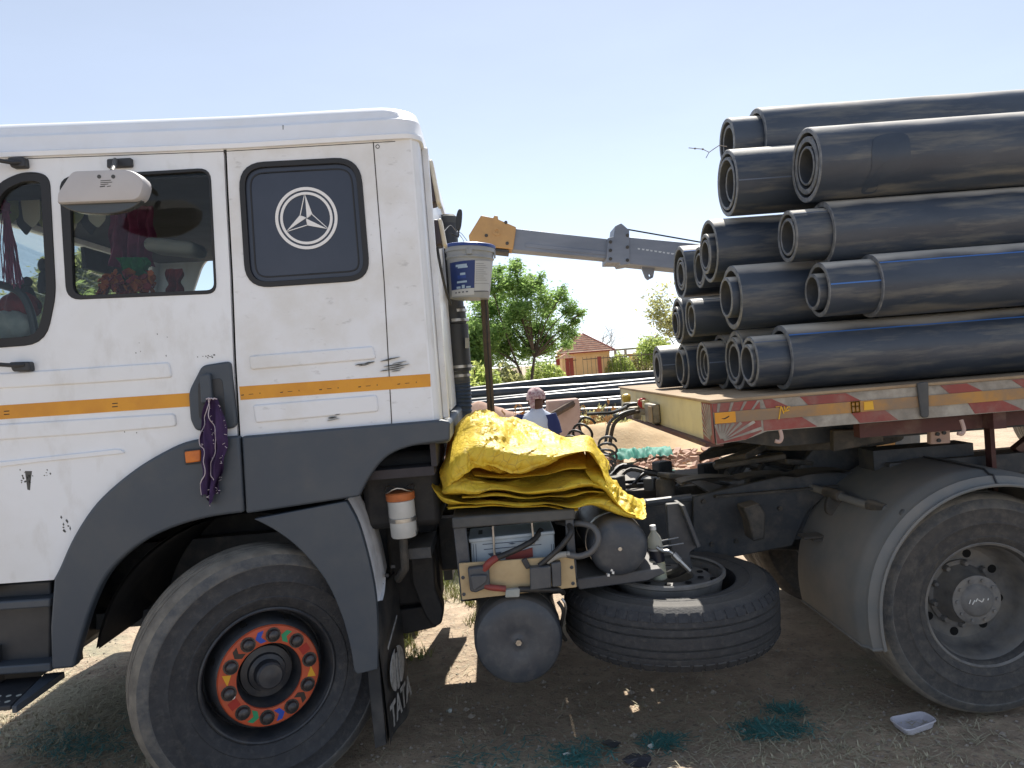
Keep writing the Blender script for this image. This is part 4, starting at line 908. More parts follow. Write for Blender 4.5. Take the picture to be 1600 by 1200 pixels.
MB().plate(pxz(rnd([(731, 884), (764, 880), (766, 912), (744, 922), (735, 920)], 3), YB), YB - .045, YB - .006).build('main_switch', 'switch_grey', bd, bevel=.008)
MB().plate(pxz(rnd([(735, 894), (762, 893), (760, 904), (740, 918)], 4), YB), YB - .062, YB - .044).build('switch_lever', 'switch_grey', bd, bevel=.006)
MB().plate(pxz(rnd([(827, 883), (859, 880), (860, 913), (828, 917)], 2), YB), YB - .055, YB - .006).build('fuse_box', 'switch_grey', bd, bevel=.006)
MB().plate(pxz(rnd([(860, 876), (875, 874), (876, 911), (862, 913)], 2), YB), YB - .050, YB - .006).build('fuse_box', 'switch_grey', bd, bevel=.006)
MB().plate(pxz(rnd([(822, 888), (814, 874), (822, 870), (830, 886)], 2), YB), YB - .02, YB - .006).build('cable_plug', 'dark_plastic', bd, bevel=.003)
MB().plate(pxz(rnd([(790, 917), (812, 915), (811, 928), (789, 929)], 2), YB), YB - .05, YB - .02).build('cable_joint', 'pale_cloth', bd, bevel=.005)
def cable(pts, r, m, name='cable', par=bd): return MB().tube(crom([at(*q) for q in pts], 6), r, 8).build(name, m, par, smooth=60)
cable([(757, 890, YB - .03), (764, 880, YB - .04), (775, 872, YB - .02)], .017, 'cable_red')
cable([(773, 873, YB - .02), (800, 862, YB), (822, 851, YB + .02), (834, 843, YB + .05), (846, 828, YB + .1)], .014, 'cable_black')
cable([(757, 915, YB - .03), (768, 918, YB - .04), (790, 920, YB - .035)], .015, 'cable_red')
cable([(810, 921, YB - .035), (835, 921, YB - .03), (872, 922, YB - .01), (880, 926, YB + .1)], .014, 'cable_black')
cable([(843, 884, YB - .02), (862, 868, YB - .03), (880, 850, YB - .03), (892, 832, YB - .02), (888, 820, YB + .03), (870, 815, YB + .12)], .013, 'cable_black')
cable([(855, 878, YB - .02), (872, 868, YB - .03), (890, 866, YB - .03)], .014, 'cushion')
cable([(884, 866, YB - .03), (905, 869, YB - .03), (925, 861, YB - .04), (935, 843, YB - .04), (928, 825, YB - .02), (908, 818, YB + .02), (885, 820, YB + .08)], .0145, 'hose_grey')
# ---- air tanks
ta = at(967, 855, 3.50)
MB().lathe([(0, 0), (.002, .05), (.007, .095), (.016, .118), (.030, .130), (.050, .136), (.9, .136), (.95, .12), (.98, .06), (.985, 0)], (ta.x, 3.47, ta.z), (0, 1, 0), 48).build('air_tank', 'tank_paint', truck, smooth=30)
p = MB().lathe([(-.006, 0), (-.006, .009), (.004, .012)], (ta.x, 3.47, ta.z), (0, 1, 0), 14)
p.build('drain_plug', 'steel', truck)
sp = MB(); random.seed(9)
for u, v in ((948, 876), (955, 889), (950, 897), (957, 893)): 
    w = at(u, v, 3.5); sp.plate([(w.x - .006, w.z - .005), (w.x + .004, w.z - .007), (w.x + .006, w.z + .004), (w.x - .003, w.z + .006)], 3.476 + .004, 3.52)
sp.build('paint_chip', 'mark_white', truck)
MB().lathe([(.16, .1365), (.16, .1395), (.19, .1395), (.19, .1365)], (ta.x, 3.47, ta.z), (0, 1, 0), 40).build('tank_strap', 'steel', truck)
MB().lathe([(.6, .1365), (.6, .1395), (.63, .1395), (.63, .1365)], (ta.x, 3.47, ta.z), (0, 1, 0), 40).build('tank_strap', 'steel', truck)
MB().plate(pxz([(898, 905), (1032, 888), (1040, 896), (1012, 908), (905, 922)], 3.52), 3.52, 4.1).build('tank_tray', 'tank_paint', truck, bevel=.006)
tb = at(810, 1000, 3.47)
tk = MB().lathe([(0, 0), (.0, .012), (.007, .03), (.008, .05), (.002, .066), (.003, .13), (.008, .172), (.018, .190), (.034, .199), (.055, .202), (.78, .202), (.82, .18), (.85, .1), (.855, 0)], (tb.x, 3.44, tb.z), (0, 1, 0), 56).build('lower_air_tank', 'tank_paint', truck, smooth=30)
MB().lathe([(-.010, 0), (-.010, .014), (-.003, .018), (.010, .020)], (tb.x, 3.44, tb.z), (0, 1, 0), 6).build('drain_plug', 'steel', tk)
w = at(804, 1043, 3.46); MB().plate([(w.x - .02, w.z - .006), (w.x + .022, w.z - .01), (w.x + .012, w.z + .012), (w.x - .014, w.z + .014)], 3.452, 3.50).build('tank_sticker', 'pale_cloth', tk)
for yy in (.15, .62): MB().lathe([(yy, .2025), (yy, .206), (yy + .03, .206), (yy + .03, .2025)], (tb.x, 3.44, tb.z), (0, 1, 0), 48).build('tank_strap', 'chassis_dusty', tk)
MB().bx(tb.x - .10, tb.x + .12, 3.6, 4.2, tb.z + .19, tb.z + .24).build('tank_hanger', 'chassis', tk)
MB().tube(crom([at(872, 940, 3.5), at(880, 955, 3.5), at(876, 985, 3.55), at(884, 1000, 3.6)], 5), .009, 6).build('air_line', 'cable_black', truck)
MB().tube(crom([at(878, 935, 3.5), at(884, 948, 3.5), at(880, 975, 3.55)], 5), .006, 6).build('air_line', 'steel', truck)

# ---- carrier arm of the spare wheel and its tap
ca = MB().plate(pxz(rnd([(1040, 787), (1064, 785), (1088, 846), (1090, 853), (1076, 862), (1081, 888), (1064, 893), (1048, 858), (1043, 830)], 3), 3.78), 3.76, 3.80)
ca.plate(pxz([(1058, 786), (1064, 785), (1089, 848), (1083, 852)], 3.78), 3.70, 3.86)
ca.build('spare_carrier', 'tank_paint', truck, bevel=.005)
MB().tube([at(1030, 846, 3.72), at(1060, 840, 3.72)], .004, 6).tube([at(1032, 855, 3.72), at(1068, 849, 3.72)], .004, 6).build('carrier_pin', 'steel', truck)
MB().tube(crom([at(1026, 855, 3.68), at(1036, 861, 3.67), at(1046, 862, 3.66), at(1054, 868, 3.66)], 5), .010, 8).tube([at(1052, 866, 3.66), at(1062, 876, 3.65)], .018, 10).tube([at(1061, 875, 3.65), at(1078, 892, 3.64)], .013, 8).build('drain_tap', 'steel', truck)
MB().tube(crom([at(1072, 886, 3.66), at(1060, 893, 3.7), at(1046, 898, 3.75)], 5), .022, 8).build('carrier_hose', 'cable_black', truck)

# ---- rear mudguard
def guard(s, t):
    a = R_(192 - 168 * s)                       # from low in front over the top to the rear
    y = 3.40 + .80 * t
    r = .615 - (.055 if t < .03 else .018 if t < .12 else 0)
    w = Vector((RC.x + r * math.cos(a), y, RC.z + .02 + r * math.sin(a)))
    if s < .12: w.z -= (.12 - s) * .25
    return w
tt = [0, .004, .02, .05, .09, .13, .2, .35, .5, .65, .8, .9, 1]
k = MB(); nu, nv = 44, len(tt)
k.add([guard(i / (nu - 1), tt[j]) for j in range(nv) for i in range(nu)], [(j * nu + i, j * nu + i + 1, (j + 1) * nu + i + 1, (j + 1) * nu + i) for j in range(nv - 1) for i in range(nu - 1)])
n = len(k.v); k.add([Vector((RC.x + (q.x - RC.x) * .988, q.y + .004, RC.z + (q.z - RC.z) * .988)) for q in k.v], []); k.f += [tuple(i + n for i in q)[::-1] for q in k.f[:]]; k.m = [0] * len(k.f)
mat('mudguard', (.15, .158, .158), (.20, .195, .185), rough=.7, scale=3, dust=(.24, .215, .18), dscale=4, dlo=.42, dhi=.72, damt=.55)
mg = k.build('rear_mudguard', 'mudguard', truck, smooth=50)
MB().tube([guard(0, tt[j]) + Vector((0, -.002, 0)) for j in range(1, nv)], .008, 6).tube([guard(i / 43, .002) + Vector((0, -.004, 0)) for i in range(44)], .008, 6).build('mudguard_edge', 'mudguard', mg)
MB().tube([guard(.62, t) + Vector((.0, -.001, .004)) for t in tt[1:]], .005, 6).build('mudguard_joint', 'dark_plastic', mg)
tb_ = MB().tube([at(1252, 757, 4.25), at(1290, 768, 4.05), at(1345, 786, 3.78), at(1408, 803, 3.50)], .021, 12).build('mudguard_tube', 'mudguard', mg)
for u, v, y in ((1302, 772, 3.98), (1372, 793, 3.66)):
    q = at(u, v, y); d = (at(1408, 803, 3.5) - at(1290, 768, 4.05)).normalized()
    MB().tube([q - d * .06, q + d * .06], .029, 12).build('clamp', 'chassis_dusty', mg)
    MB().plate(pxz(crom([(u - 8, v + 4), (u - 12, v + 26), (u - 4, v + 33), (u + 8, v + 26), (u + 16, v + 6)], 3, True), y), y - .012, y + .02).build('clamp_lug', 'chassis_dusty', mg, bevel=.004)
MB().lathe([(0, .024), (.012, .024), (.018, .016), (.018, 0)], at(1410, 803, 3.49), (0.35, -.93, -.1), 14).build('tube_cap', 'strap_grey', mg)

# ---- air intake, exhaust-side hoses and lamps behind the cab
def vtube(us, y, r, m, name, par=None, n=20):
    return MB().tube([at(u, v, y) for u, v in us], r, n).build(name, m, par or truck, smooth=45)
YS = 4.95
ins = vtube([(700, 350), (703, 420), (706, 470), (709, 505)], YS, [.060, .060, .074, .076], 'dark_plastic', 'air_intake')
MB().lathe([(-.02, .058), (.0, .062), (.025, .060), (.04, .046), (.044, 0)], at(699.5, 346, YS), (0, 0, 1), 24).build('intake_cap', 'strap_grey', ins)
MB().plate(pxz([(672, 346), (692, 345), (693, 360), (673, 361)], YS), YS - .03, YS + .03).build('intake_mouth', 'dark_plastic', ins, bevel=.01)
vtube([(711, 480), (713, 506)], YS, .066, 'strap_grey', 'intake_sleeve', ins)
vtube([(712, 507), (717, 580)], YS, .080, 'dark_plastic', 'intake_body', ins)
vtube([(717, 580), (719, 600)], YS, .066, 'strap_grey', 'intake_sleeve', ins)
for u, v, r in ((712, 486, .0665), (713, 501, .0765), (717.5, 573, .0805), (718.5, 587, .067)):
    q = at(u, v, YS); MB().lathe([(-.009, r), (-.009, r + .003), (.009, r + .003), (.009, r)], q, (0, 0, 1), 28).build('hose_clip', 'steel', ins)
for u, v, dx in ((730, 536, 6), (697, 536, 4)): MB().plate(pxz([(u - dx / 2, v - 8), (u + dx / 2, v - 8), (u + dx / 2, v + 8), (u - dx / 2, v + 8)], YS - .07), YS - .085, YS - .06).build('intake_label', 'pale_cloth', ins)
rb = MB(); pts = crom([at(719, 596, YS), at(721, 620, YS), at(721, 650, YS), at(716, 680, YS + .05)], 14)
rb.tube(pts, [.062 + (.007 if k % 3 == 0 else 0) for k in range(len(pts))], 20); rb.build('ribbed_hose', 'hose_blue', ins, smooth=50)
for (u, v, y, h, wd) in ((674, 289, 3.86, .21, .13), (686, 366, 4.15, .14, .12)):
    q = at(u, v, y); tl = Matrix.Rotation(R_(-6), 3, 'Y')
    lm = MB().box(q + Vector((-.012, 0, 0)), (.05, wd, h), tl).build('work_lamp', 'lamp_body', truck, bevel=.012)
    MB().box(q + Vector((.020, 0, 0)), (.022, wd * 1.05, h * 1.04), tl).build('lamp_lens', 'lamp_lens', lm, bevel=.010)
    MB().tube([q + Vector((-.03, 0, 0)), Vector((XR, y, q.z - .01))], .014, 8).build('lamp_bracket', 'dark_plastic', lm)
cable([(683, 386, 4.1), (689, 420, 4.1), (697, 455, 4.15), (704, 475, 4.2)], .0075, 'cable_black', 'lamp_cable', truck)
cable([(676, 440, 3.9), (684, 485, 3.9), (690, 515, 3.95), (688, 530, 3.9), (682, 500, 3.85)], .006, 'cable_black', 'lamp_cable', truck)
cable([(690, 598, 4.0), (695, 625, 4.0), (702, 645, 4.05)], .008, 'cable_black', 'lamp_cable', truck)
# post standing behind the cab
po = MB().tube([at(755, 440, 4.75), at(768, 655, 4.75), at(772, 700, 4.75)], .024, 10).build('rear_post', 'post_rusty', truck)
MB().tube([at(759, 470, 4.70), at(762, 540, 4.70), at(768, 640, 4.7)], .005, 6).build('post_cable', 'cable_black', po)
ant = MB().plate(pxz(crom([(716, 329), (722, 330), (721, 350), (718, 360), (713, 358), (712, 345)], 4, True), 4.5), 4.48, 4.52).build('reflector_paddle', 'dark_plastic', truck, bevel=.005)
MB().tube([at(717, 358, 4.5), at(716, 370, 4.5), at(705, 365, 4.45)], .006, 6).build('paddle_stem', 'dark_plastic', ant)

# ================================================================== spare wheel
SCn = at(1047, 958, 3.80); SCn.z = .575; SAx = Vector((.02, -.03, 1)).normalized()
spw = thing('spare_wheel', 'spare truck wheel lying flat under the chassis beside the mudguard', 'spare wheel', (SCn.x, SCn.y, SCn.z - .15))
tyre('tyre', SCn, SAx, 'tyre', spw, 1.0, True, .325)
MB().lathe([(.170, .262), (.178, .272), (.172, .280), (.158, .280), (.150, .268), (.10, .258), (.03, .25), (-.10, .252), (-.11, .235), (.05, .235), (.125, .228), (.142, .205), (.146, .125), (.135, .118), (.05, .118)], SCn, SAx, 56).build('rim', 'rim_grey', spw, smooth=32)
p = MB()
for k in range(10): an = R_(36 * k + 5); q = SCn + SAx * .1462 + Vector((math.cos(an) * .165, math.sin(an) * .165, 0)); MB().cyl(q, q + SAx * .002, .016, n=12).build('bolt_hole', 'black_gap', spw)
for k in range(8): an = R_(45 * k + 20); q = SCn + SAx * .130 + Vector((math.cos(an) * .222, math.sin(an) * .222, 0)); MB().cyl(q, q + SAx * .010, .014, n=10).build('hand_hole', 'black_gap', spw)

# ================================================================== trailer
TX0 = at(1112, 624, Y0).x; TY1 = 5.92; TZ = 1.60; TXE = 8.5
tr = thing('flatbed_trailer', 'flatbed trailer with cream front and red and white painted side', 'trailer', (3.5, 4.66, 0))
MB().bx(TX0 - .012, TXE, Y0 - .008, TY1, TZ - .014, TZ).build('deck', 'deck_plate', tr, bevel=.003)
zlo, zmid = 1.440, 1.398
side = [(TX0, TZ - .015), (TXE, TZ - .015), (TXE, zlo), (TX0 + .24, zlo), (TX0 + .14, zmid + .012), (TX0 + .008, zmid)]
MB().plate(side, Y0, Y0 + .03).build('side_rail', 'trailer_white', tr)
MB().plate([(TX0, TZ - .015), (TXE, TZ - .015), (TXE, zlo), (TX0, zlo)], TY1 - .03, TY1 - .001).build('far_side_rail', 'trailer_white', tr)
# chevrons painted on the side, above and below the tape
yp = Y0 - .0022
def sp_(pts, m, name, y=None): y = yp if y is None else y; return MB().plate(pts, y, y + .0021).build(name, m, tr, smooth=0)
sp_([(TX0 + .002, TZ - .017), (TX0 + .215, TZ - .017), (TX0 + .215, TZ - .057), (TX0 + .002, TZ - .057)], 'trailer_red', 'red_panel')
sp_([(TX0 + .004, TZ - .109), (TX0 + .215, TZ - .107), (TX0 + .215, zlo + .002), (TX0 + .145, zmid + .014), (TX0 + .01, zmid + .003)], 'trailer_red', 'red_panel')
for k in range(4):
    x = TX0 + .018 + .052 * k; sp_([(x, TZ - .057), (x + .010, TZ - .057), (x + .020 + k * .008, TZ - .018), (x + .006 + k * .008, TZ - .018)], 'trailer_white', 'white_ray', yp - .0022)
c0 = Vector((TX0 + .03, zmid + .012))
for k in range(8):
    a = R_(14 + 13 * k); d = Vector((math.cos(a), math.sin(a))); n_ = Vector((-d.y, d.x)); r1 = min(.19, (TZ - .111 - c0.y) / max(.05, d.y)); r1 = min(r1, (.03) / max(.02, -d.x) if d.x < 0 else 9)
    sp_([tuple(c0 + d * .012 - n_ * .002), tuple(c0 + d * r1 - n_ * .007), tuple(c0 + d * r1 + n_ * .007), tuple(c0 + d * .012 + n_ * .002)], 'trailer_white', 'white_ray', yp - .0022)
ux = lambda u: at(u, 625, Y0).x
reds_u = [(1192, 1206, 1196, 1232), (1250, 1322, 1262, 1345), (1470, 1512, 1484, 1536), (1582, 1650, 1600, 1672), (1760, 1830, 1775, 1850), (1960, 2040, 1975, 2060), (2200, 2290, 2215, 2310), (2500, 2600, 2515, 2620)]
reds_l = [(1190, 1250, 1190, 1274), (1328, 1381, 1341, 1401), (1512, 1566, 1522, 1598), (1700, 1770, 1714, 1792), (1900, 1975, 1914, 1996), (2120, 2200, 2136, 2222), (2400, 2500, 2416, 2522)]
for a, b, c, d in reds_u: sp_([(ux(a), TZ - .017), (ux(b), TZ - .017), (ux(d), TZ - .057), (ux(c), TZ - .057)], 'trailer_red', 'red_chevron')
for a, b, c, d in reds_l: sp_([(ux(a), TZ - .107), (ux(b), TZ - .107), (ux(d), zlo + .003), (ux(c), zlo + .003)], 'trailer_red', 'red_chevron')
tp = MB().plate([(TX0 + .006, TZ - .058), (TXE, TZ - .054), (TXE, TZ - .100), (TX0 + .006, TZ - .108)], yp - .0045, yp - .0005).build('reflective_tape', 'trailer_tape', tr)
tp2 = MB().plate([(TX0 + .006, TZ - .0585), (TX0 + .10, TZ - .0585), (TX0 + .10, TZ - .1075), (TX0 + .006, TZ - .1075)], yp - .006, yp - .0044).build('reflective_tape', 'tape_yellow', tr)
mk = MB(); y_ = yp - .0068
def stroke(pts, r=.0028, y=None, b=None):
    (b or mk).tube([Vector((q[0], y or y_, q[1])) for q in pts], r, 5)
bx0, bz0 = TX0 + .035, TZ - .085
for d in (0, .004): mk.plate(crom([(bx0, bz0), (bx0 + .015, bz0 - .005), (bx0 + .035, bz0 + .004), (bx0 + .034, bz0 + .007), (bx0 + .014, bz0 - .001)], 3, True) and [tuple(q) for q in crom([(bx0, bz0), (bx0 + .015, bz0 - .005), (bx0 + .035, bz0 + .004), (bx0 + .034, bz0 + .009), (bx0 + .014, bz0 + .0)], 3, True)], y_ + .001 * d * 100 - .0, y_ + .002)
mk.build('tape_mark', 'tape_print', tr)
sb = MB(); w = at(1222, 644, Y0); s0 = (w.x, w.z)
for pts in ([(-.03, .026), (-.006, .028), (-.02, -.03)], [(-.004, .024), (.004, -.006)], [(.008, .026), (.012, .002), (.022, .022), (.034, .022)], [(.006, .002), (.03, .008)]):
    stroke([(s0[0] + a, s0[1] + b) for a, b in pts], .003, y_, sb)
sb.build('yellow_letter', 'scribble', tr); sb = MB()
w = at(1338, 636, Y0); s0 = (w.x, w.z)
for k in range(2):
    for a in (-.026, -.008, .010): stroke([(s0[0] + a, s0[1] + .024 - k * .0), (s0[0] + a, s0[1] - .024)], .003, y_, sb)
    for b in (.024, .004, -.022): stroke([(s0[0] - .028, s0[1] + b), (s0[0] + .012, s0[1] + b)], .0025, y_, sb)
sb.build('yellow_letter', 'scribble', tr); sb = MB()
sb.plate([(s0[0] + .03, s0[1] - .016), (s0[0] + .075, s0[1] - .016), (s0[0] + .072, s0[1] + .022), (s0[0] + .032, s0[1] + .020)], y_ - .001, y_ + .002)
sb.build('yellow_letter', 'scribble', tr)
# webbing strap over the rail
w = at(1441, 622, Y0); MB().plate(rnd([(w.x - .030, TZ + .004), (w.x + .022, TZ + .006), (w.x + .014, zlo + .005), (w.x - .020, zlo + .005)], .012), Y0 - .022, Y0 - .008).build('side_strap', 'strap_grey', tr, bevel=.004)
# rope hooks under the rail
for u, v in ((1218, 672), (1502, 660)):
    w = at(u, v, Y0 + .01); MB().tube(crom([w + Vector((.0, 0, .012)), w + Vector((.004, -.01, -.03)), w + Vector((-.008, -.014, -.05)), w + Vector((-.028, -.012, -.046))], 5), .009, 8).build('rope_hook', 'pink_panel', tr)
# front face
MB().bx(TX0 + .002, TX0 + .02, Y0 + .031, TY1 - .031, 1.405, TZ - .016).build('front_panel', 'trailer_cream', tr)
MB().bx(TX0 - .004, TX0 + .0, Y0 + .001, Y0 + .17, 1.402, TZ - .017).build('front_red_panel', 'trailer_red', tr)
for k in range(9):
    a = R_(12 + 9.5 * k); q0 = Vector((Y0 + .02, 1.41)); d = Vector((math.cos(a), math.sin(a))); r1 = min(.145 / max(.1, d.x), .168 / max(.1, d.y)); n_ = Vector((-d.y, d.x))
    pts = [q0 + d * .03 - n_ * .002, q0 + d * r1 - n_ * .006, q0 + d * r1 + n_ * .006, q0 + d * .03 + n_ * .002]
    MB().prism([Vector((TX0 - .0042, q.x, q.y)) for q in pts], (-.002, 0, 0)).build('white_ray', 'trailer_white', tr, smooth=0)
MB().bx(TX0 - .03, TX0 + .05, Y0 + .04, TY1 - .04, 1.385, 1.404).build('front_lip', 'trailer_frame', tr)
# plug plate, couplings and lamp bar on the front
MB().bx(TX0 - .05, TX0 + .0, 4.52, 4.74, 1.415, 1.53).build('junction_box', 'valve_metal', tr, bevel=.008)
MB().bx(TX0 - .056, TX0 - .051, 4.50, 4.60, 1.425, 1.52).build('junction_plate', 'deck_plate', tr, bevel=.004)
for (u, v) in ((1031, 638), (1031, 649), (1031, 660)): MB().box(at(u, v, 4.62) + Vector((-.03, 0, 0)), (.02, .10, .018)).build('junction_bar', 'chassis', tr)
for yy in (4.86, 4.95, 5.03):
    MB().bx(TX0 - .03, TX0 + .001, yy, yy + .05, 1.49, 1.54).build('plug_lug', 'trailer_cream', tr, bevel=.004)
    MB().bx(TX0 - .03, TX0 + .001, yy, yy + .05, 1.40, 1.44).build('plug_lug', 'trailer_cream', tr, bevel=.004)
q = at(1006, 630, 4.98); vr = MB().lathe([(-.02, .02), (0, .034), (.02, .036), (.035, .028), (.04, 0)], q, (-.5, -.85, .1), 18).box(q + Vector((.03, 0, -.01)), (.05, .03, .03)).build('air_coupling', 'valve_red', tr); vr['label'] = 'red air hose coupling on the trailer front'
q = at(979, 625, 5.3); vy = MB().lathe([(-.02, .02), (0, .030), (.03, .030), (.042, .018), (.044, 0)], q, (-.1, -.2, .9), 18).build('air_coupling', 'valve_yellow', tr); vy['label'] = 'yellow air hose coupling on the trailer front'
q = at(1008, 645, 4.98); MB().lathe([(-.03, .04), (.015, .04), (.02, .03), (.025, 0)], q, (-.2, -.95, 0), 18).build('valve_body', 'valve_metal', tr)
MB().box(at(1000, 648, 5.02), (.10, .08, .05)).box(at(992, 640, 5.1), (.09, .05, .04)).build('valve_block', 'valve_metal', tr, bevel=.012)
MB().box(at(985, 634, 5.2), (.1, .06, .05)).build('valve_block', 'chassis_dusty', tr, bevel=.015)
# hoses
MB().tube(crom([at(995, 631, 5.0), at(985, 632, 5.0), at(978, 636, 5.0), at(970, 640, 4.9), at(955, 645, 4.8), at(935, 646, 4.75), at(917, 647, 4.75)], 5), .011, 8).build('front_hose', 'cable_black', tr)
h1 = crom([at(998, 643, 4.95), at(985, 646, 4.9), at(972, 652, 4.85), at(960, 662, 4.8), at(955, 680, 4.8), at(953, 696, 4.8)], 6)
MB().tube(h1, .012, 8).build('front_hose', 'post_rusty', tr)
MB().tube([q + Vector((-.03, -.02, .012)) for q in h1], .010, 8).build('front_hose', 'hose_grey', tr)
def coil(pa, pb, turns, r, wr, name, m, label):
    a = at(*pa); b = at(*pb); ax = (b - a).normalized(); _, e1, e2 = frame(ax); pts = []
    N = turns * 18
    for k in range(N + 1):
        t = k / N; an = 2 * math.pi * turns * t; sag = -.05 * math.sin(math.pi * t)
        pts.append(a.lerp(b, t) + (e1 * math.cos(an) + e2 * math.sin(an)) * r * (.9 + .2 * math.sin(t * 5)) + Vector((0, 0, sag)))
    return tag(MB().tube(pts, wr, 6).build(name, m, smooth=60), label, 'air hose')
coil((920, 662, 4.75), (868, 700, 4.55), 6, .060, .008, 'coiled_air_hose', 'cable_black', 'stretched black coiled air hose rising to the trailer front')
coil((950, 690, 4.75), (938, 735, 4.55), 7, .058, .008, 'coiled_air_hose', 'hose_grey', 'compressed dark coiled air hose hanging beside the yellow tarpaulin')
# frame under the deck
for y in (4.18, 5.06): MB().bx(TX0 + .9, TXE, y, y + .09, 1.29, 1.54).build('main_beam', 'trailer_frame', tr, bevel=.006)
MB().plate([(TX0 + .02, 1.38), (TX0 + 2.1, 1.38), (TX0 + 2.1, 1.29), (TX0 + .5, 1.29)], 4.0, 5.3).build('coupler_plate', 'chassis', tr)
for k in range(10): x = TX0 + 1.3 + k * .62; MB().bx(x, x + .06, Y0 + .04, 4.17, 1.36, 1.53).build('cross_beam', 'trailer_frame', tr)
MB().bx(at(1335, 690, 3.6).x, TXE, Y0 + .12, Y0 + .18, 1.36, 1.425).build('lower_rail', 'trailer_frame', tr)
w0 = at(1300, 690, 3.75); 
MB().plate(pxz([(1300, 672), (1378, 670), (1378, 690), (1300, 705)], 3.9), 3.88, 3.93).build('frame_gusset', 'chassis_dusty', tr, bevel=.006)
gs = MB().plate(pxz([(1451, 664), (1481, 668), (1482, 692), (1451, 694)], 3.8), 3.78, 3.82).build('frame_bracket', 'pink_panel', tr, bevel=.006)
p = MB()
for u, v in ((1464, 678), (1474, 676), (1466, 688)): w = at(u, v, 3.78); MB().cyl((w.x, 3.77, w.z), (w.x, 3.782, w.z), .010, n=8).build('bolt', 'chassis', tr)
MB().bx(at(1544, 690, 3.9).x, at(1551, 690, 3.9).x, 3.88, 3.93, .95, 1.38).build('leg_post', 'trailer_frame', tr)
MB().plate(pxz([(1583, 700), (1620, 670), (1640, 680), (1600, 715)], 4.0), 3.98, 4.03).build('leg_brace', 'trailer_frame', tr)
MB().bx(at(1380, 690, 4.0).x, 5.2, 3.95, 4.1, 1.06, 1.16).build('landing_beam', 'chassis', tr)
MB().bx(at(1330, 700, 4.25).x, at(1478, 700, 4.25).x, 4.0, 4.17, 1.10, 1.225).build('coupler_beam', 'chassis', tr)
# ================================================================== pipe load
PG = 'black pipes stacked on the trailer'
def pipe(label, u, y, z, od, x1=7.4, wall=None, stripe=None, du=0, xoff=0, yoff=0, x0=None, skew=0, bright=False):
    """one pipe; its left end is put at photo column u for depth y"""
    wall = wall or od * .082
    d = C3 @ Vector(((u - 800) / FPX, 0, -1))
    if x0 is None:
        x0 = at(u, 575 - (u - 770) * .0787 - (z - CAM_H) * FPX / y, y).x
    x0 += xoff; R = od / 2; r = R - wall; L_ = x1 - x0
    ax = Vector((1, skew, 0)).normalized()
    m = MB()
    m.lathe([(0, r + .002), (0, R - .004), (.004, R), (L_ * .33, R), (L_ * .66, R), (L_ - .004, R), (L_, R - .004), (L_, r), (L_ * .5, r), (.003, r)], (x0, y + yoff, z), ax, 44, True, mi=[1, 1, 0, 0, 0, 1, 1, 2, 2, 1])
    o = m.build('black_pipe', ['pipe_black', 'pipe_cut', 'pipe_bore'], smooth=30, origin=(x0 + L_ / 2, y + yoff, z - R))
    tag(o, label, 'pipe', PG)
    if stripe is not None:
        for s_ in (stripe if isinstance(stripe, (list, tuple)) else [stripe]):
            s = MB(); a0 = R_(s_); w_ = .0030 / R
            for k in range(2): pass
            pts = []
            for t in (.006, L_ - .006):
                for a in (a0 - w_, a0, a0 + w_):
                    for rr in (R - .001, R + .0011): pts.append(Vector((x0, y + yoff, z)) + ax * t + Vector((0, -math.cos(a) * rr, math.sin(a) * rr)))
            s.add(pts, [(1, 3, 9, 7), (3, 5, 11, 9), (0, 1, 7, 6), (4, 10, 11, 5), (0, 2, 3, 1), (2, 4, 5, 3), (6, 7, 9, 8), (8, 9, 11, 10)])
            s.build('blue_stripe' if bright else 'pale_stripe', 'pipe_stripe' if bright else 'pipe_stripe_faint', o, smooth=0)
    return dict(x0=x0, y=y + yoff, z=z, r=r, R=R)
def nest(P, label, od, dx, wall=None, stripe=None, drop=1.0, side=0, bright=False):
    """a narrower pipe lying inside pipe P; dx > 0 sticks out to the left"""
    R = od / 2; g = max(0, P['r'] - R - .002)
    z = P['z'] - g * drop; y = P['y'] + g * side * .7
    return pipe(label, 0, y, z, od, wall=wall, stripe=stripe, x0=P['x0'] - dx, x1=7.3, bright=bright)
# bottom row, near to far
F_ = pipe('wide pipe at the near side of the bottom row with a blue line', 1219, 3.68, 1.760, .313, stripe=42, bright=True)
E_ = nest(F_, 'pipe sticking far out of the wide near pipe of the bottom row', .243, .15, stripe=48)
nest(E_, 'thin pipe inside the pipe that sticks out at the near bottom', .185, .015)
D2 = pipe('second pipe from the near side in the bottom row', 1150, 4.00, 1.760, .313, stripe=40)
D_ = nest(D2, 'pipe showing inside the second pipe of the bottom row', .250, .02, drop=.6); nest(D_, 'innermost pipe of the second nest in the bottom row', .195, -.01)
C2 = pipe('third pipe from the near side in the bottom row, set back', 1126, 4.32, 1.756, .313)
C_ = nest(C2, 'pipe sticking out of the set back third pipe of the bottom row', .248, .105, stripe=2); c1 = nest(C_, 'middle pipe of the nest in the third bottom pipe', .190, -.01, drop=.6); nest(c1, 'innermost pipe of the nest in the third bottom pipe', .145, -.015, drop=.7)
B_ = pipe('fourth pipe from the near side in the bottom row, with a lit top', 1067, 4.63, 1.742, .276, stripe=55); nest(B_, 'pipe inside the fourth pipe of the bottom row', .205, .02, drop=.3, side=1)
A_ = pipe('last pipe at the far left end of the bottom row', 1027, 4.92, 1.742, .272, stripe=5, wall=.03); a1 = nest(A_, 'middle pipe inside the far left bottom pipe', .190, .002, drop=.2, wall=.03)
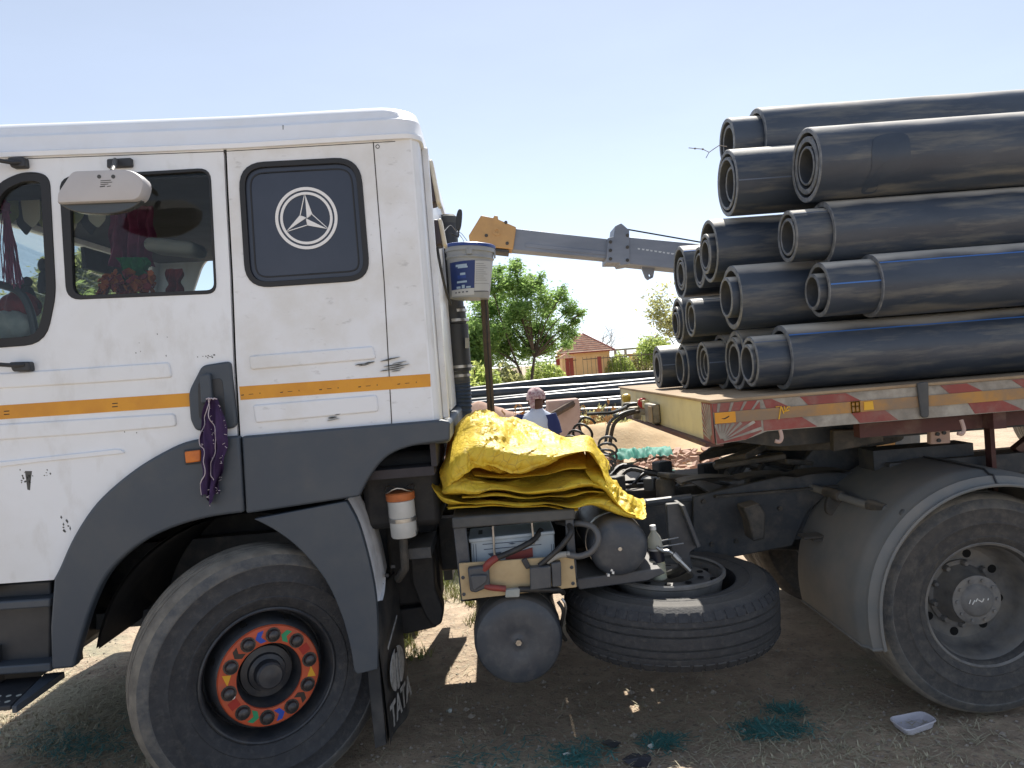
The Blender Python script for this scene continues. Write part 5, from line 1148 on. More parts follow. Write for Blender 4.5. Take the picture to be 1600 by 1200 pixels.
# second row
J_ = pipe('near pipe of the second row with a bright blue line', 1356, 3.545, 2.063, .292, stripe=40, bright=True)
I_ = nest(J_, 'pipe sticking far out of the near pipe of the second row', .252, .235, stripe=6, bright=True, drop=.6); nest(I_, 'small pipe poking out of the nest in the second row', .168, .03, drop=.4, wall=.016)
G_ = pipe('thick pipe of the second row with a bright crescent end', 1143, 3.855, 2.078, .322); nest(G_, 'pipe sticking out of the thick pipe with the crescent end', .205, .035, drop=-.05, wall=.017, side=-.8)
H2 = pipe('thin pipe at the far left of the second row', 1078, 4.28, 2.012, .212, stripe=60); nest(H2, 'pipe nested in the thin pipe at the far left', .155, -.008, drop=.4)
H1 = pipe('last pipe of the second row at the left edge', 1059, 4.60, 2.015, .275); h1_ = nest(H1, 'pipe nested in the last pipe of the second row', .19, .015, drop=.5, side=-.5); nest(h1_, 'innermost pipe at the left edge of the second row', .14, .005)
# third row
M_ = pipe('near pipe of the third row, half hidden under the widest pipe', 1283, 3.65, 2.336, .302)
L2 = nest(M_, 'pipe sticking out of the near pipe of the third row', .246, .165, stripe=50); nest(L2, 'inner pipe of the nest sticking out in the third row', .178, .0, drop=.2)
K_ = pipe('large third row pipe with two pipes nested inside', 1107, 4.10, 2.352, .333, wall=.02); k1 = nest(K_, 'middle pipe nested in the large third row pipe', .212, .02, drop=.35); nest(k1, 'innermost pipe nested in the large third row pipe', .158, .0, drop=.5)
O_ = pipe('thin pipe squeezed behind the large third row pipe', 1092, 4.41, 2.304, .238); nest(O_, 'pipe inside the thin squeezed pipe of the third row', .180, .0)
N_ = pipe('last pipe of the third row with a short blue line', 1062, 4.70, 2.312, .322, stripe=46, bright=True, wall=.022); n1 = nest(N_, 'pipe nested in the last pipe of the third row', .20, .0, drop=.25, side=-.7); nest(n1, 'innermost pipe in the last pipe of the third row', .150, .0, drop=.3)
# fourth row
Q_ = pipe('widest pipe of the load, near side of the fourth row', 1259, 3.635, 2.662, .346, wall=.024, skew=-.004); q1 = nest(Q_, 'middle pipe nested in the widest pipe of the load', .268, .0, drop=.1, wall=.026); nest(q1, 'innermost pipe nested in the widest pipe of the load', .182, .0, drop=.1, wall=.012)
def wiped(P, pts, par):
    b = MB(); c = [sum(q[0] for q in pts) / len(pts), sum(q[1] for q in pts) / len(pts)]; n = len(pts)
    def onp(u, v):
        best = None
        o = Vector((0, 0, CAM_H)); d = C3 @ Vector(((u - 800) / FPX, -(v - 600) / FPX, -1)); dy, dz = d.y, d.z; oy, oz = o.y - P['y'], o.z - P['z']; R0 = P['R'] + .0012
        A = dy * dy + dz * dz; B = 2 * (oy * dy + oz * dz); C_ = oy * oy + oz * oz - R0 * R0; D = B * B - 4 * A * C_; t = (-B - math.sqrt(max(D, 0))) / (2 * A); return o + d * t
    rings = [[(c[0] + (u - c[0]) * s, c[1] + (v - c[1]) * s) for u, v in pts] for s in (.02, .25, .5, .75, 1)]
    b.add([onp(u, v) for r in rings for u, v in r], [(k * n + i, k * n + (i + 1) % n, (k + 1) * n + (i + 1) % n, (k + 1) * n + i) for k in range(4) for i in range(n)])
    return b.build('wiped_patch', 'pipe_clean', par, smooth=60, recalc=False)
mat('pipe_clean', (.030, .043, .066), (.036, .05, .074), rough=.42, scale=8)
QO = [o for o in bpy.data.objects if o.get('label') == 'widest pipe of the load, near side of the fourth row'][0]
Q_ = dict(Q_); Q_['y'] -= .004 * (at(1390, 260, 3.6).x - Q_['x0'])
wiped(Q_, [tuple(q) for q in crom([(1368, 214), (1395, 208), (1418, 211), (1423, 235), (1421, 262), (1400, 270), (1375, 282), (1368, 300), (1346, 302), (1352, 284), (1362, 262), (1362, 240), (1364, 225)], 3, True)], QO)
P_ = pipe('fourth row pipe behind the widest pipe', 1136, 4.00, 2.684, .340, wall=.022, stripe=-8); p1 = nest(P_, 'middle pipe nested in the fourth row pipe', .27, .005, drop=.2, wall=.016); nest(p1, 'innermost pipe nested in the fourth row pipe', .185, -.02, drop=.3, side=-.9)
T_ = pipe('pipe at the back of the fourth row carrying the top pipe', 1290, 4.42, 2.64, .315)
# top
S_ = pipe('topmost pipe of the load', 1180, 4.23, 2.958, .34, stripe=None, skew=.004)
R2 = nest(S_, 'pipe sticking out of the topmost pipe of the load', .268, .16, drop=1.0); r2_ = nest(R2, 'pipe nested in the end of the topmost nest', .205, -.01, drop=.5); 
# twig caught in the top pipes
w = [at(u, v, 4.1) for u, v in ((1136, 229), (1124, 227), (1115, 233), (1108, 238), (1098, 233), (1086, 232), (1076, 231))]
tw = MB().tube(w, .0022, 4).tube([w[3], at(1103, 247, 4.1)], .0018, 4)
for k in (4, 5): tw.cyl(w[k] - Vector((.004, 0, 0)), w[k] + Vector((.004, 0, 0)), .005, n=5)
tag(tw.build('twig', 'bark_grey'), 'dry twig stuck in the end of the top pipes', 'twig')

# ================================================================== yellow tarpaulin
_rt = random.Random(41)
def _waves(n, f0, f1, a): return [(Vector((_rt.gauss(0, 1), _rt.gauss(0, .8), _rt.gauss(0, .8))).normalized() * _rt.uniform(f0, f1), _rt.random(), a * _rt.uniform(.5, 1.3)) for _ in range(n)]
W1 = _waves(5, 2.0, 4.5, .016); W2 = _waves(6, 6, 12, .0080); W3 = _waves(7, 18, 34, .0024)
def crumple(p, k=1.0):
    """straight sharp creases, as in a stiff folded sheet"""
    w = p + Vector((noise.noise(p * 2.6), noise.noise(p * 2.6 + Vector((4, 8, 1))), noise.noise(p * 2.6 + Vector((9, 3, 6))))) * .12
    d = 0
    for W in (W1, W2, W3):
        for v, ph, a in W:
            t = (w.dot(v) + ph) % 1.0; d += a * (abs(t - .5) * 4 - 1)
    return k * d * (.65 + .5 * noise.noise(p * 4))
tarp = MB()
def layer(prof, yb, nose=.05, amp=1.0, crest=.45, seed=0, nx=120, nc=64, sag=.0):
    """a folded sheet: prof = [(u, v_top, v_bottom, y_front)], thick fold with a rounded front, running back to depth yb"""
    P = [Vector(q) for q in prof]; C = crom([tuple(q) for q in P], 8); secs = []
    for i in range(nx):
        t = i / (nx - 1) * (len(C) - 1); k = min(int(t), len(C) - 2); u, vt, vb, yf = C[k].lerp(C[k + 1], t - k)
        yc = yf + (yb - yf) * crest
        top = at(u, vt, yc); bot = at(u, vb, yf); x = bot.x; h = max(.012, top.z - bot.z)
        sec = []
        prof2 = [(yb, bot.z), (yb, bot.z + h * .5), (yb - .1, bot.z + h * .82), (yc + (yb - yc) * .45, bot.z + h * .95), (yc, bot.z + h), (yf + (yc - yf) * .55, bot.z + h * .86), (yf + nose * .7, bot.z + h * .60), (yf - nose * .15, bot.z + h * .34), (yf - nose * .1, bot.z + h * .12), (yf + nose * .8, bot.z), (yf + (yb - yf) * .5, bot.z)]
        ring = crom([Vector((y, z)) for y, z in prof2], 6, True)
        for j in range(nc):
            s = j / nc * len(ring); a = int(s); q = ring[a % len(ring)].lerp(ring[(a + 1) % len(ring)], s - a)
            xx = x * (1) + (top.x - x) * min(1, max(0, (q.x - yf) / max(.05, yc - yf)))
            pnt = Vector((xx, q.x, q.y)); d = crumple(pnt + Vector((seed * 3.1, 0, 0)), amp * min(1, h / .12 + .35))
            n_ = Vector((0, q.x - (yf + yb) / 2, (q.y - bot.z - h * .5) * 2.5)).normalized()
            sec.append(pnt + n_ * d + Vector((.6 * d, 0, 0)))
        secs.append(sec)
    tarp.loft(secs)
layer([(696, 745, 766, 3.56), (702, 695, 766, 3.50), (714, 668, 745, 3.47), (738, 652, 728, 3.47), (770, 648, 737, 3.44), (805, 656, 741, 3.45), (838, 668, 728, 3.45), (868, 688, 718, 3.44), (900, 694, 713, 3.45), (925, 698, 712, 3.48), (942, 718, 742, 3.5), (949, 738, 754, 3.52)], 4.30, .05, 1.0, .50, 1, 220, 96)
layer([(742, 733, 744, 3.53), (780, 739, 748, 3.52), (835, 729, 741, 3.53), (885, 720, 735, 3.53), (918, 716, 732, 3.55)], 4.2, .03, .5, .3, 7, 110, 48)
layer([(693, 738, 772, 3.55), (708, 726, 778, 3.47), (735, 733, 782, 3.44), (770, 748, 778, 3.435), (805, 748, 774, 3.445), (850, 742, 771, 3.45), (900, 735, 764, 3.455), (935, 738, 760, 3.48), (952, 751, 763, 3.5)], 4.25, .07, .9, .30, 2, 200, 80)
layer([(725, 771, 788, 3.47), (780, 768, 786, 3.445), (850, 764, 779, 3.45), (905, 758, 772, 3.47), (940, 758, 768, 3.49)], 4.2, .035, .7, .3, 5, 130, 48)
layer([(676, 745, 757, 3.60), (684, 752, 777, 3.55), (702, 772, 794, 3.49), (740, 785, 799, 3.45), (800, 781, 796, 3.44), (860, 776, 792, 3.44), (915, 766, 792, 3.45), (955, 757, 798, 3.46), (980, 774, 804, 3.48), (1000, 791, 810, 3.50), (1009, 800, 808, 3.52)], 4.10, .05, .9, .30, 3, 220, 64)
layer([(700, 788, 803, 3.51), (740, 792, 803, 3.47), (800, 789, 799, 3.46), (860, 785, 796, 3.46), (900, 785, 796, 3.47)], 4.05, .03, .6, .3, 4, 110, 40)
layer([(922, 712, 758, 3.53), (942, 726, 764, 3.47), (957, 751, 781, 3.455), (974, 771, 795, 3.465), (990, 786, 802, 3.49)], 4.1, .04, .9, .4, 6, 80, 48)
for q in tarp.v:
    a = Vector((noise.noise(q * 3.1), noise.noise(q * 3.1 + Vector((7, 1, 4))), noise.noise(q * 3.1 + Vector((2, 9, 5))))); b = Vector((noise.noise(q * 8.5 + Vector((1, 1, 1))), noise.noise(q * 8.5 + Vector((5, 3, 4))), noise.noise(q * 8.5 + Vector((2, 2, 8)))))
    q += Vector((a.x * .025, a.y * .05, a.z * .046)) + Vector((b.x * .010, b.y * .02, b.z * .016))
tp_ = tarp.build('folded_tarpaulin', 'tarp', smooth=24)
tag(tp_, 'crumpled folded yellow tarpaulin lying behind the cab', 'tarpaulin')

# ================================================================== small things
# purple cloth tied to the door handle
def cl(s, t):
    w0 = .34 + .5 * min(1, t * 3.2) + .16 * math.sin(t * 5.5) - .22 * max(0, t - .72)
    u = 331 + 6 * math.sin(t * 2.4) - 7 * t + (s - .5) * 44 * w0; v = 622 + 160 * t * (1 - .05 * math.sin(s * 9)) - 9 * abs(s - .4) * t
    w = at(u, v, 3.352); f = .35 + t * .65
    w.y += (.020 * math.sin(s * 13 + t * 2.5) + .010 * math.sin(s * 27 - t * 4)) * f - .010 * math.sin(t * 3.1) + .012 * noise.noise((s * 3, t * 7, 2)); w.x += .016 * noise.noise((s * 3, t * 5, 0)); return w
k = MB().grid(cl, 36, 40); n = len(k.v); k.add([q + Vector((0, .004, 0)) for q in k.v], []); k.f += [tuple(i + n for i in q)[::-1] for q in k.f[:]]; k.m = [0] * len(k.f)
pc = thing('hanging_cloth', 'purple cloth with pale trim hanging from the door handle', 'cloth', tuple(at(334, 780, 3.352)))
k.build('cloth', 'purple_cloth', pc, smooth=60)
tr_ = MB()
for s, e in ((.08, 44), (.50, 36)): tr_.tube([cl(min(.97, max(.02, s + .09 * math.sin(t / 4.3 + s * 9) + .05 * math.sin(t / 1.7) + (.22 * max(0, t / 40 - .35) if s > .3 else 0))), t / 44) + Vector((0, -.005, 0)) for t in range(0, e)], .0021, 5)
random.seed(21)
for _ in range(40):
    t = random.random(); q = cl(random.choice((.98, .95, .12, .5)), t); e = q + Vector((random.uniform(-.014, .014), -.004, random.uniform(-.008, .008))); tr_.tube([q + Vector((0, -.004, 0)), e], .0012, 4)
tr_.tube([cl(s / 12, .01) + Vector((0, -.008, .004 * (s % 2))) for s in range(13)], .003, 5)
tr_.build('trim', 'cloth_trim', pc)
# bucket hung behind the cab
BY = 4.70; bt_ = at(737, 384, BY); bb_ = at(734, 468, BY); up = (Vector((bt_.x - .01, BY, bt_.z)) - bb_).normalized(); H = (bt_ - bb_).length
bk = thing('bucket', 'grey plastic paint bucket with blue lid rim hanging behind the cab', 'bucket', tuple(bb_))
MB().lathe([(.004, 0), (0, .10), (.004, .119), (.01, .121), (H * .72, .140), (H * .74, .147), (H * .76, .147), (H * .77, .142), (H * .85, .144), (H * .86, .152), (H * .88, .152), (H * .96, .150), (H * .965, .144), (H * .6, .134), (.02, .114), (.02, 0)], bb_, up, 48).build('bucket_body', 'bucket_grey', bk, smooth=35)
MB().lathe([(H * .935, .150), (H * .94, .1550), (H * .99, .1555), (H, .150), (H * .997, .138), (H * .965, .1445)], bb_, up, 48, True).build('bucket_rim', 'bucket_blue', bk, smooth=35)
a_, e1, e2 = frame(up)
def bucket_patch(a0, a1, h0, h1, off, m, name):
    g_ = MB(); rad = lambda h: .121 + (.140 - .121) * h / .72 + off
    def f(s, t):
        a = R_(a0 + (a1 - a0) * s); h = h0 + (h1 - h0) * t; d = Vector((math.sin(a), -math.cos(a), 0)); return bb_ + up * (H * h) + d * rad(h)
    g_.grid(f, 14, 3); return g_.build(name, m, bk, smooth=60, recalc=False)
bucket_patch(-58, 14, .17, .67, .0012, 'label_navy', 'label'); bucket_patch(14.5, 74, .10, .655, .0012, 'label_light', 'label'); bucket_patch(-58, 14, .05, .17, .0012, 'label_light', 'label')
bucket_patch(-36, -6, .575, .615, .002, 'label_pale', 'label_print'); bucket_patch(-30, -4, .545, .575, .002, 'label_pale', 'label_print')
bucket_patch(-34, -6, .28, .315, .002, 'label_pale', 'label_print'); bucket_patch(-32, -8, .36, .42, .002, 'bucket_blue', 'label_print'); bucket_patch(-24, -10, .42, .46, .002, 'label_pale', 'label_print')
bucket_patch(-36, -24, .18, .22, .002, 'label_pale', 'label_print'); bucket_patch(-20, -12, .18, .24, .002, 'label_pale', 'label_print'); bucket_patch(-8, 4, .18, .21, .002, 'label_pale', 'label_print')
for k in range(9): bucket_patch(17, 38 + (k * 7) % 20, .60 - k * .037, .606 - k * .037, .002, 'label_ink', 'label_print')
bucket_patch(13, 66, .10, .118, .002, 'label_ink', 'label_print'); bucket_patch(13, 66, .245, .250, .002, 'label_ink', 'label_print')
for k in range(4): bucket_patch(-42 + k * 11, -36 + k * 11, .10, .125, .002, 'label_ink', 'label_print')
MB().box(bb_ + up * (H * .83) + Vector((.0, -.152, 0)), (.035, .012, .035)).box(bb_ + up * (H * .80) + Vector((.150, -.02, 0)), (.012, .03, .05)).build('handle_lug', 'bucket_grey', bk, bevel=.004)
MB().tube(crom([bb_ + up * (H * .83) + Vector((0, -.158, 0)), at(722, 372, 4.56), at(713, 362, 4.50)], 6), .0022, 5).tube(crom([at(713, 362, 4.50), at(722, 366, 4.6), bb_ + up * (H * .95) + Vector((.02, .10, 0))], 6), .0022, 5).tube(crom([at(713, 362, 4.5), at(704, 352, 4.42), at(694, 362, 4.30)], 6), .0022, 5).build('handle_wire', 'steel', bk)
# plastic bottle on the spare wheel
glass('bottle_plastic', (.88, .90, .84))
_m = MAT['bottle_plastic']; _N = _m.node_tree.nodes; _d = _N.new('ShaderNodeBsdfDiffuse'); _d.inputs[0].default_value = (.75, .75, .68, 1); _x = _N.new('ShaderNodeMixShader'); _x.inputs[0].default_value = .42
_o = _N['Material Output'].inputs[0]; _src = _o.links[0].from_socket; _m.node_tree.links.new(_src, _x.inputs[1]); _m.node_tree.links.new(_d.outputs[0], _x.inputs[2]); _m.node_tree.links.new(_x.outputs[0], _o)
bq = at(1031, 905, 3.72); bq.z = SCn.z + .15; bu = Vector((-.06, 0, 1)).normalized()
bo = thing('water_bottle', 'clear plastic bottle with white cap standing on the spare wheel rim', 'bottle', tuple(bq))
hb_ = .262
MB().lathe([(0, 0), (0, .030), (.006, .036), (.08, .036), (.085, .034), (.09, .036), (.17, .036), (.178, .034), (.19, .035), (.21, .030), (.235, .014), (.25, .0125)], bq, bu, 28).build('bottle_body', 'bottle_plastic', bo, smooth=40)
MB().lathe([(.004, 0), (.004, .028), (.008, .0345), (.075, .0345), (.075, 0)], bq, bu, 24).build('liquid', 'bottle_liquid', bo, smooth=40)
MB().lathe([(.09, .0365), (.16, .0365)], bq, bu, 28).build('bottle_label', 'bottle_band', bo); MB().lathe([(.148, .037), (.158, .037)], bq, bu, 28).build('label_band', 'label_light', bo)
MB().lathe([(.247, .0), (.247, .0155), (.268, .0155), (.270, .012), (.270, 0)], bq, bu, 20).build('cap', 'bottle_cap', bo)
# plastic tray on the ground
tc = at(1428, 1140, 3.75); tc.z = 0
def ground_pt(u, v):
    d = C3 @ Vector(((u - 800) / FPX, -(v - 600) / FPX, -1)); t = -(CAM_H + .008) / d.z; return Vector((d.x * t, d.y * t, -.008))
cs = [ground_pt(1387, 1135), ground_pt(1443, 1124), ground_pt(1468, 1139), ground_pt(1418, 1157)]
cen = sum(cs, Vector()) / 4
trm = MB(); ringt = lambda s, z: [cen + (c - cen) * s + Vector((0, 0, z)) for c in [Vector((*q, 0)) for q in rnd([(c.x, c.y) for c in cs], .03, 4)]]
ringt = lambda s, z: [Vector((cen.x + (q[0] - cen.x) * s, cen.y + (q[1] - cen.y) * s, z)) for q in rnd([(c.x, c.y) for c in cs], .035, 4)]
trm.loft([ringt(.74, .004), ringt(.82, .006), ringt(.94, .034), ringt(.98, .036), ringt(1.0, .032), ringt(1.0, .029), ringt(.95, .031), ringt(.83, .001), ringt(.74, .0)], cap=True)
tag(trm.build('plastic_tray', 'tray_plastic', smooth=40), 'empty grey plastic food tray lying on the ground near the rear wheel', 'tray')

# ================================================================== litter, straw and net on the ground
def fibres(name, spots, m, n, L, label, kind='stuff', zr=.012, seed=1, width=.0016, flat=.25):
    random.seed(seed); b = MB()
    for (u, v, su, sv, num) in spots:
        for _ in range(int(num * n)):
            q = ground_pt(u + random.gauss(0, su), v + random.gauss(0, sv)); q.z = gz(q.x, q.y)
            a = random.uniform(0, 6.28); l = L * random.uniform(.3, 1.2); d = Vector((math.cos(a), math.sin(a), random.uniform(-.1, flat))) * l; s = Vector((-math.sin(a), math.cos(a), 0)) * width * random.uniform(.6, 1.5)
            q.z += random.uniform(.001, zr); mid = q + d * .5 + Vector((random.uniform(-1, 1), random.uniform(-1, 1), random.uniform(0, .5))) * l * .12
            b.add([q - s, q + s, mid + s, mid - s, q + d], [(0, 1, 2, 3), (3, 2, 4)])
    o = b.build(name, m, smooth=0, recalc=False, origin=(0, 0, 0)); return tag(o, label, 'ground litter' if kind != 'stuff' else 'litter', kind=kind)
fibres('straw_litter', [(800, 1130, 500, 60, 1.2), (1250, 1150, 220, 40, 1.1), (90, 1130, 80, 45, 1.6), (640, 1020, 60, 40, .4), (130, 1085, 60, 25, 1.0)], 'straw', 1500, .10, 'scattered dry straw on the shaded earth', seed=2)
fibres('net_fibre', [(120, 1165, 45, 16, .6), (1205, 1143, 28, 7, .8), (1230, 1112, 15, 4, .25), (905, 1185, 22, 12, .3), (1035, 1160, 16, 6, .3), (830, 1180, 40, 14, .08), (740, 1192, 30, 10, .06)], 'net_dark', 1000, .07, 'scraps of dark green net fibres on the earth by the wheels', seed=4, width=.0024, zr=.02)
def grass(name, pts, n, label, seed, hmin=.03, hmax=.09):
    rng = random.Random(seed); b = MB()
    for (x0, x1, y0, y1, d) in pts:
        for _ in range(int(n * d)):
            x = rng.uniform(x0, x1); y = rng.uniform(y0, y1)
            if noise.noise((x * 1.6, y * 1.6, 5)) < -.12: continue
            q = Vector((x, y, gz(x, y) - .004))
            for _ in range(3):
                a = rng.uniform(0, 6.28); h = rng.uniform(hmin, hmax); e = q + Vector((math.cos(a) * h * .7, math.sin(a) * h * .7, h)); s = Vector((-math.sin(a), math.cos(a), 0)) * .003; m_ = q.lerp(e, .5) + Vector((0, 0, h * .15))
                b.add([q - s, q + s, m_ + s * .8, m_ - s * .8, e], [(0, 1, 2, 3), (3, 2, 4)])
    return tag(b.build(name, 'grass_blade', smooth=0, recalc=False, origin=(0, 0, 0)), label, 'grass', kind='stuff')
grass('grass', [(-1.2, .3, 4.9, 7.5, 1.0), (-3.0, -1.2, 6.2, 9, .5)], 3800, 'short yellow green grass on the ground under and behind the truck', 3)
grass('dry_grass', [(-3.2, -1.5, 3.0, 4.6, 1.0), (1.0, 2.6, 2.6, 3.4, .3)], 2600, 'thin dry grass on the shaded ground beside the wheels', 6, .012, .032)
MAT_DRY = bpy.data.objects['dry_grass'].data.materials; MAT_DRY[0] = MAT['straw']
random.seed(8); pb = MB()
for _ in range(1600):
    q = ground_pt(random.uniform(-60, 1660), random.uniform(1000, 1230)); r = random.uniform(.003, .011) * (2.0 if random.random() < .05 else 1); q.z = gz(q.x, q.y) + r * .3
    e = [Vector((random.uniform(.7, 1.2), 0, 0)) for _ in range(6)]
    pb.add([q + Vector((r * 1.2, 0, 0)), q + Vector((0, r, 0)), q + Vector((-r, 0, 0)), q + Vector((0, -r * 1.1, 0)), q + Vector((0, 0, r * .8)), q - Vector((0, 0, r))], [(0, 1, 4), (1, 2, 4), (2, 3, 4), (3, 0, 4), (1, 0, 5), (2, 1, 5), (3, 2, 5), (0, 3, 5)])
tag(pb.build('pebbles', 'pebble', smooth=0, origin=(0, 0, 0)), 'small pebbles scattered over the shaded earth', 'pebbles', kind='stuff')
def scrap(u, v, r, m, label, seed, name='litter_scrap'):
    random.seed(seed); c = ground_pt(u, v); c.z = gz(c.x, c.y) + .006; n = 9
    pts = [c + Vector((math.cos(k * 6.283 / n) * r * random.uniform(.6, 1.3), math.sin(k * 6.283 / n) * r * random.uniform(.5, 1.0), random.uniform(0, .02))) for k in range(n)]
    b = MB().add([c + Vector((0, 0, .018))] + pts, [(0, 1 + k, 1 + (k + 1) % n) for k in range(n)]); m_ = len(b.v); b.add([q - Vector((0, 0, .003)) for q in b.v], []); b.f += [tuple(i + m_ for i in q)[::-1] for q in b.f[:]]; b.m = [0] * len(b.f)
    tag(b.build(name, m, smooth=0), label, 'litter')
scrap(1000, 1190, .075, 'litter_dark', 'crumpled dark plastic scrap on the earth at the lower edge', 1)
scrap(1018, 1168, .016, 'litter_pale', 'small pale green scrap beside the dark plastic scrap', 2)
scrap(958, 1165, .05, 'strap_grey', 'grey torn sheet lying left of the pale green scrap', 3)
scrap(888, 1183, .022, 'litter_pale', 'pale grey triangular scrap among green net fibres', 4)
scrap(702, 1114, .016, 'litter_pale', 'thin white scrap on the earth left of the air tank', 5)

# ================================================================== crane behind the load
cr = thing('mobile_crane', 'mobile crane with grey telescopic boom reaching out behind the pipes', 'crane', (6.0, 9.6, 0))
CY = 9.6
def cpl(pts): return pxz(pts, CY)
bw = .17
head = [(733, 372), (752, 341), (771, 345), (772, 341), (778, 342), (778, 347), (806, 359), (801, 393), (735, 387)]
hd = MB().plate(cpl(head), CY - bw - .02, CY + bw + .02).build('boom_head', 'crane_yellow', cr, bevel=.012); hd['label'] = 'tan steel head at the tip of the boom'
p = MB()
w = at(776, 366, CY); p.lathe([(0, .05), (.015, .05), (.015, .025), (.004, .02), (.004, 0)], (w.x, CY - bw - .02, w.z), (0, -1, 0), 14).build('boom_pin', 'crane_yellow', cr)
MB().plate(cpl([(740, 388), (795, 394), (795, 398), (740, 392)]), CY - bw, CY + bw).build('head_foot', 'chassis_dusty', cr)
MB().plate(cpl([(800, 360), (960, 378), (958, 408), (799, 393)]), CY - bw + .02, CY + bw - .02).build('inner_boom', 'crane_grey', cr, bevel=.01)
MB().plate(cpl([(820, 383), (955, 397), (955, 403), (820, 389)]), CY - bw + .012, CY - bw + .022).build('boom_rib', 'crane_grey', cr, bevel=.004)
b0 = cpl([(955, 372)])[0]; b1 = cpl([(1100, 386)])[0]; c0_ = cpl([(952, 413)])[0]; c1_ = cpl([(1100, 428)])[0]
def ext(a, b, X): t = (X - a[0]) / (b[0] - a[0]); return (X, a[1] + (b[1] - a[1]) * t)
MB().plate([b0, ext(b0, b1, 7.2), ext(c0_, c1_, 7.2), c0_], CY - bw - .012, CY + bw + .012).build('outer_boom', 'crane_grey', cr, bevel=.01)
MB().plate(cpl([(957, 358), (966, 353), (970, 356), (979, 364), (980, 416), (966, 418), (964, 414), (944, 414), (946, 376), (955, 374)]), CY - bw - .03, CY + bw + .03).build('boom_collar', 'crane_grey', cr, bevel=.01)
MB().plate(cpl([(1001, 416), (1023, 417), (1020, 434), (1012, 438), (1008, 434)]), CY - .03, CY + .03, [cpl([(1013, 428), (1016, 429), (1016, 433), (1013, 432)])]).build('hook_lug', 'crane_grey', cr, bevel=.006)
MB().tube([at(972, 357, CY), at(1092, 378, CY), at(1300, 412, CY)], .010, 6).build('hoist_rope', 'cable_black', cr)
MB().tube([at(980, 371, CY), at(1060, 384, CY), at(1300, 422, CY)], .008, 6).build('hoist_rope', 'cable_black', cr)
bp_ = MB()
for k in range(9):
    u = 992 + k * 6.4; v = 391 + k * .95; bp_.plate(cpl([(u, v), (u + 3.6 + (k % 3) * .8, v + .5), (u + 3.4, v + 2.6), (u + .4, v + 2.2)]), CY - bw - .0135, CY - bw - .0115)
bp_.build('boom_print', 'label_light', cr, smooth=0)
for u, v in ((950, 382), (950, 395), (950, 408), (976, 372), (976, 390), (976, 410), (790, 352), (760, 372), (792, 384)): w = at(u, v, CY); MB().lathe([(0, .022), (.012, .020), (.016, 0)], (w.x, CY - bw - (.03 if u > 900 else .02), w.z), (0, -1, 0), 8).build('bolt', 'chassis_dusty', cr)
MB().bx(3.6, 8.6, 8.9, 10.3, .85, 1.25).build('chassis', 'crane_yellow', cr, bevel=.03)
MB().bx(6.2, 7.8, 9.25, 9.95, 1.25, 2.75).build('turret', 'crane_yellow', cr, bevel=.05)
MB().bx(4.9, 6.0, 8.9, 9.35, 1.25, 2.3).build('driver_cab', 'crane_yellow', cr, bevel=.05)
wx = at(1432, 690, 9.0).x - .62
for (x, y, nm) in ((wx, 9.0, 1), (7.6, 9.0, 2), (wx, 10.2, 3), (7.6, 10.2, 4)):
    o = MB().lathe([(h, r * .62 / .526) for h, r in TYRE], (x, y, .62), (0, -1, 0), 48, True).build('wheel', 'mudguard', cr)
    MB().lathe([(.11, .33), (.05, .30), (.05, .12), (.12, .1), (.12, 0)], (x, y, .62), (0, -1, 0), 32).build('wheel_disc', 'crane_yellow', o)
MB().bx(wx - .9, wx - .5, 8.75, 8.95, .55, 1.1).build('outrigger_box', 'shed_pale', cr, bevel=.02)

# ================================================================== man behind the tarpaulin
PYY = 8.6; hc = at(838, 628, PYY)
man = thing('person', 'person in white shirt with navy sleeves and pale head scarf, seen from behind', 'person', (hc.x, PYY, 0))
S = hc.x; zg = 0.0
sh_l = Vector((S - .17, PYY + .02, 1.235)); sh_r = Vector((S + .145, PYY - .06, 1.225))
J = {'pel': (S - .01, PYY + .03, .80), 'wai': (S - .01, PYY + .03, .93), 'che': (S - .01, PYY + .02, 1.12), 'neck': (S, PYY, 1.29), 'hd0': (S + .005, PYY - .005, 1.38), 'hd1': (S + .0, PYY - .01, 1.475),
     'sl': sh_l, 'el': (S - .25, PYY - .02, .99), 'wl': (S - .20, PYY + .16, .86), 'hl': (S - .17, PYY + .22, .84),
     'sr': sh_r, 'er': (S + .20, PYY - .07, .985), 'wr': (S + .27, PYY + .06, .80), 'hr': (S + .28, PYY + .10, .73),
     'tl': (S - .10, PYY + .04, .76), 'kl': (S - .11, PYY + .06, .43), 'al': (S - .11, PYY + .02, .08), 'fl': (S - .13, PYY + .15, .035),
     'tr': (S + .09, PYY + .02, .76), 'kr': (S + .11, PYY + .03, .43), 'ar': (S + .11, PYY - .02, .08), 'fr': (S + .12, PYY + .11, .035)}
RAD = {'pel': .12, 'wai': .115, 'che': .125, 'neck': .052, 'hd0': .082, 'hd1': .085, 'sl': .058, 'el': .040, 'wl': .027, 'hl': .030, 'sr': .058, 'er': .040, 'wr': .027, 'hr': .030, 'tl': .085, 'kl': .055, 'al': .036, 'fl': .032, 'tr': .085, 'kr': .055, 'ar': .036, 'fr': .032}
ED = [('pel', 'wai'), ('wai', 'che'), ('che', 'neck'), ('neck', 'hd0'), ('hd0', 'hd1'), ('che', 'sl'), ('sl', 'el'), ('el', 'wl'), ('wl', 'hl'), ('che', 'sr'), ('sr', 'er'), ('er', 'wr'), ('wr', 'hr'), ('pel', 'tl'), ('tl', 'kl'), ('kl', 'al'), ('al', 'fl'), ('pel', 'tr'), ('tr', 'kr'), ('kr', 'ar'), ('ar', 'fr')]
names = list(J); idx = {k: i for i, k in enumerate(names)}
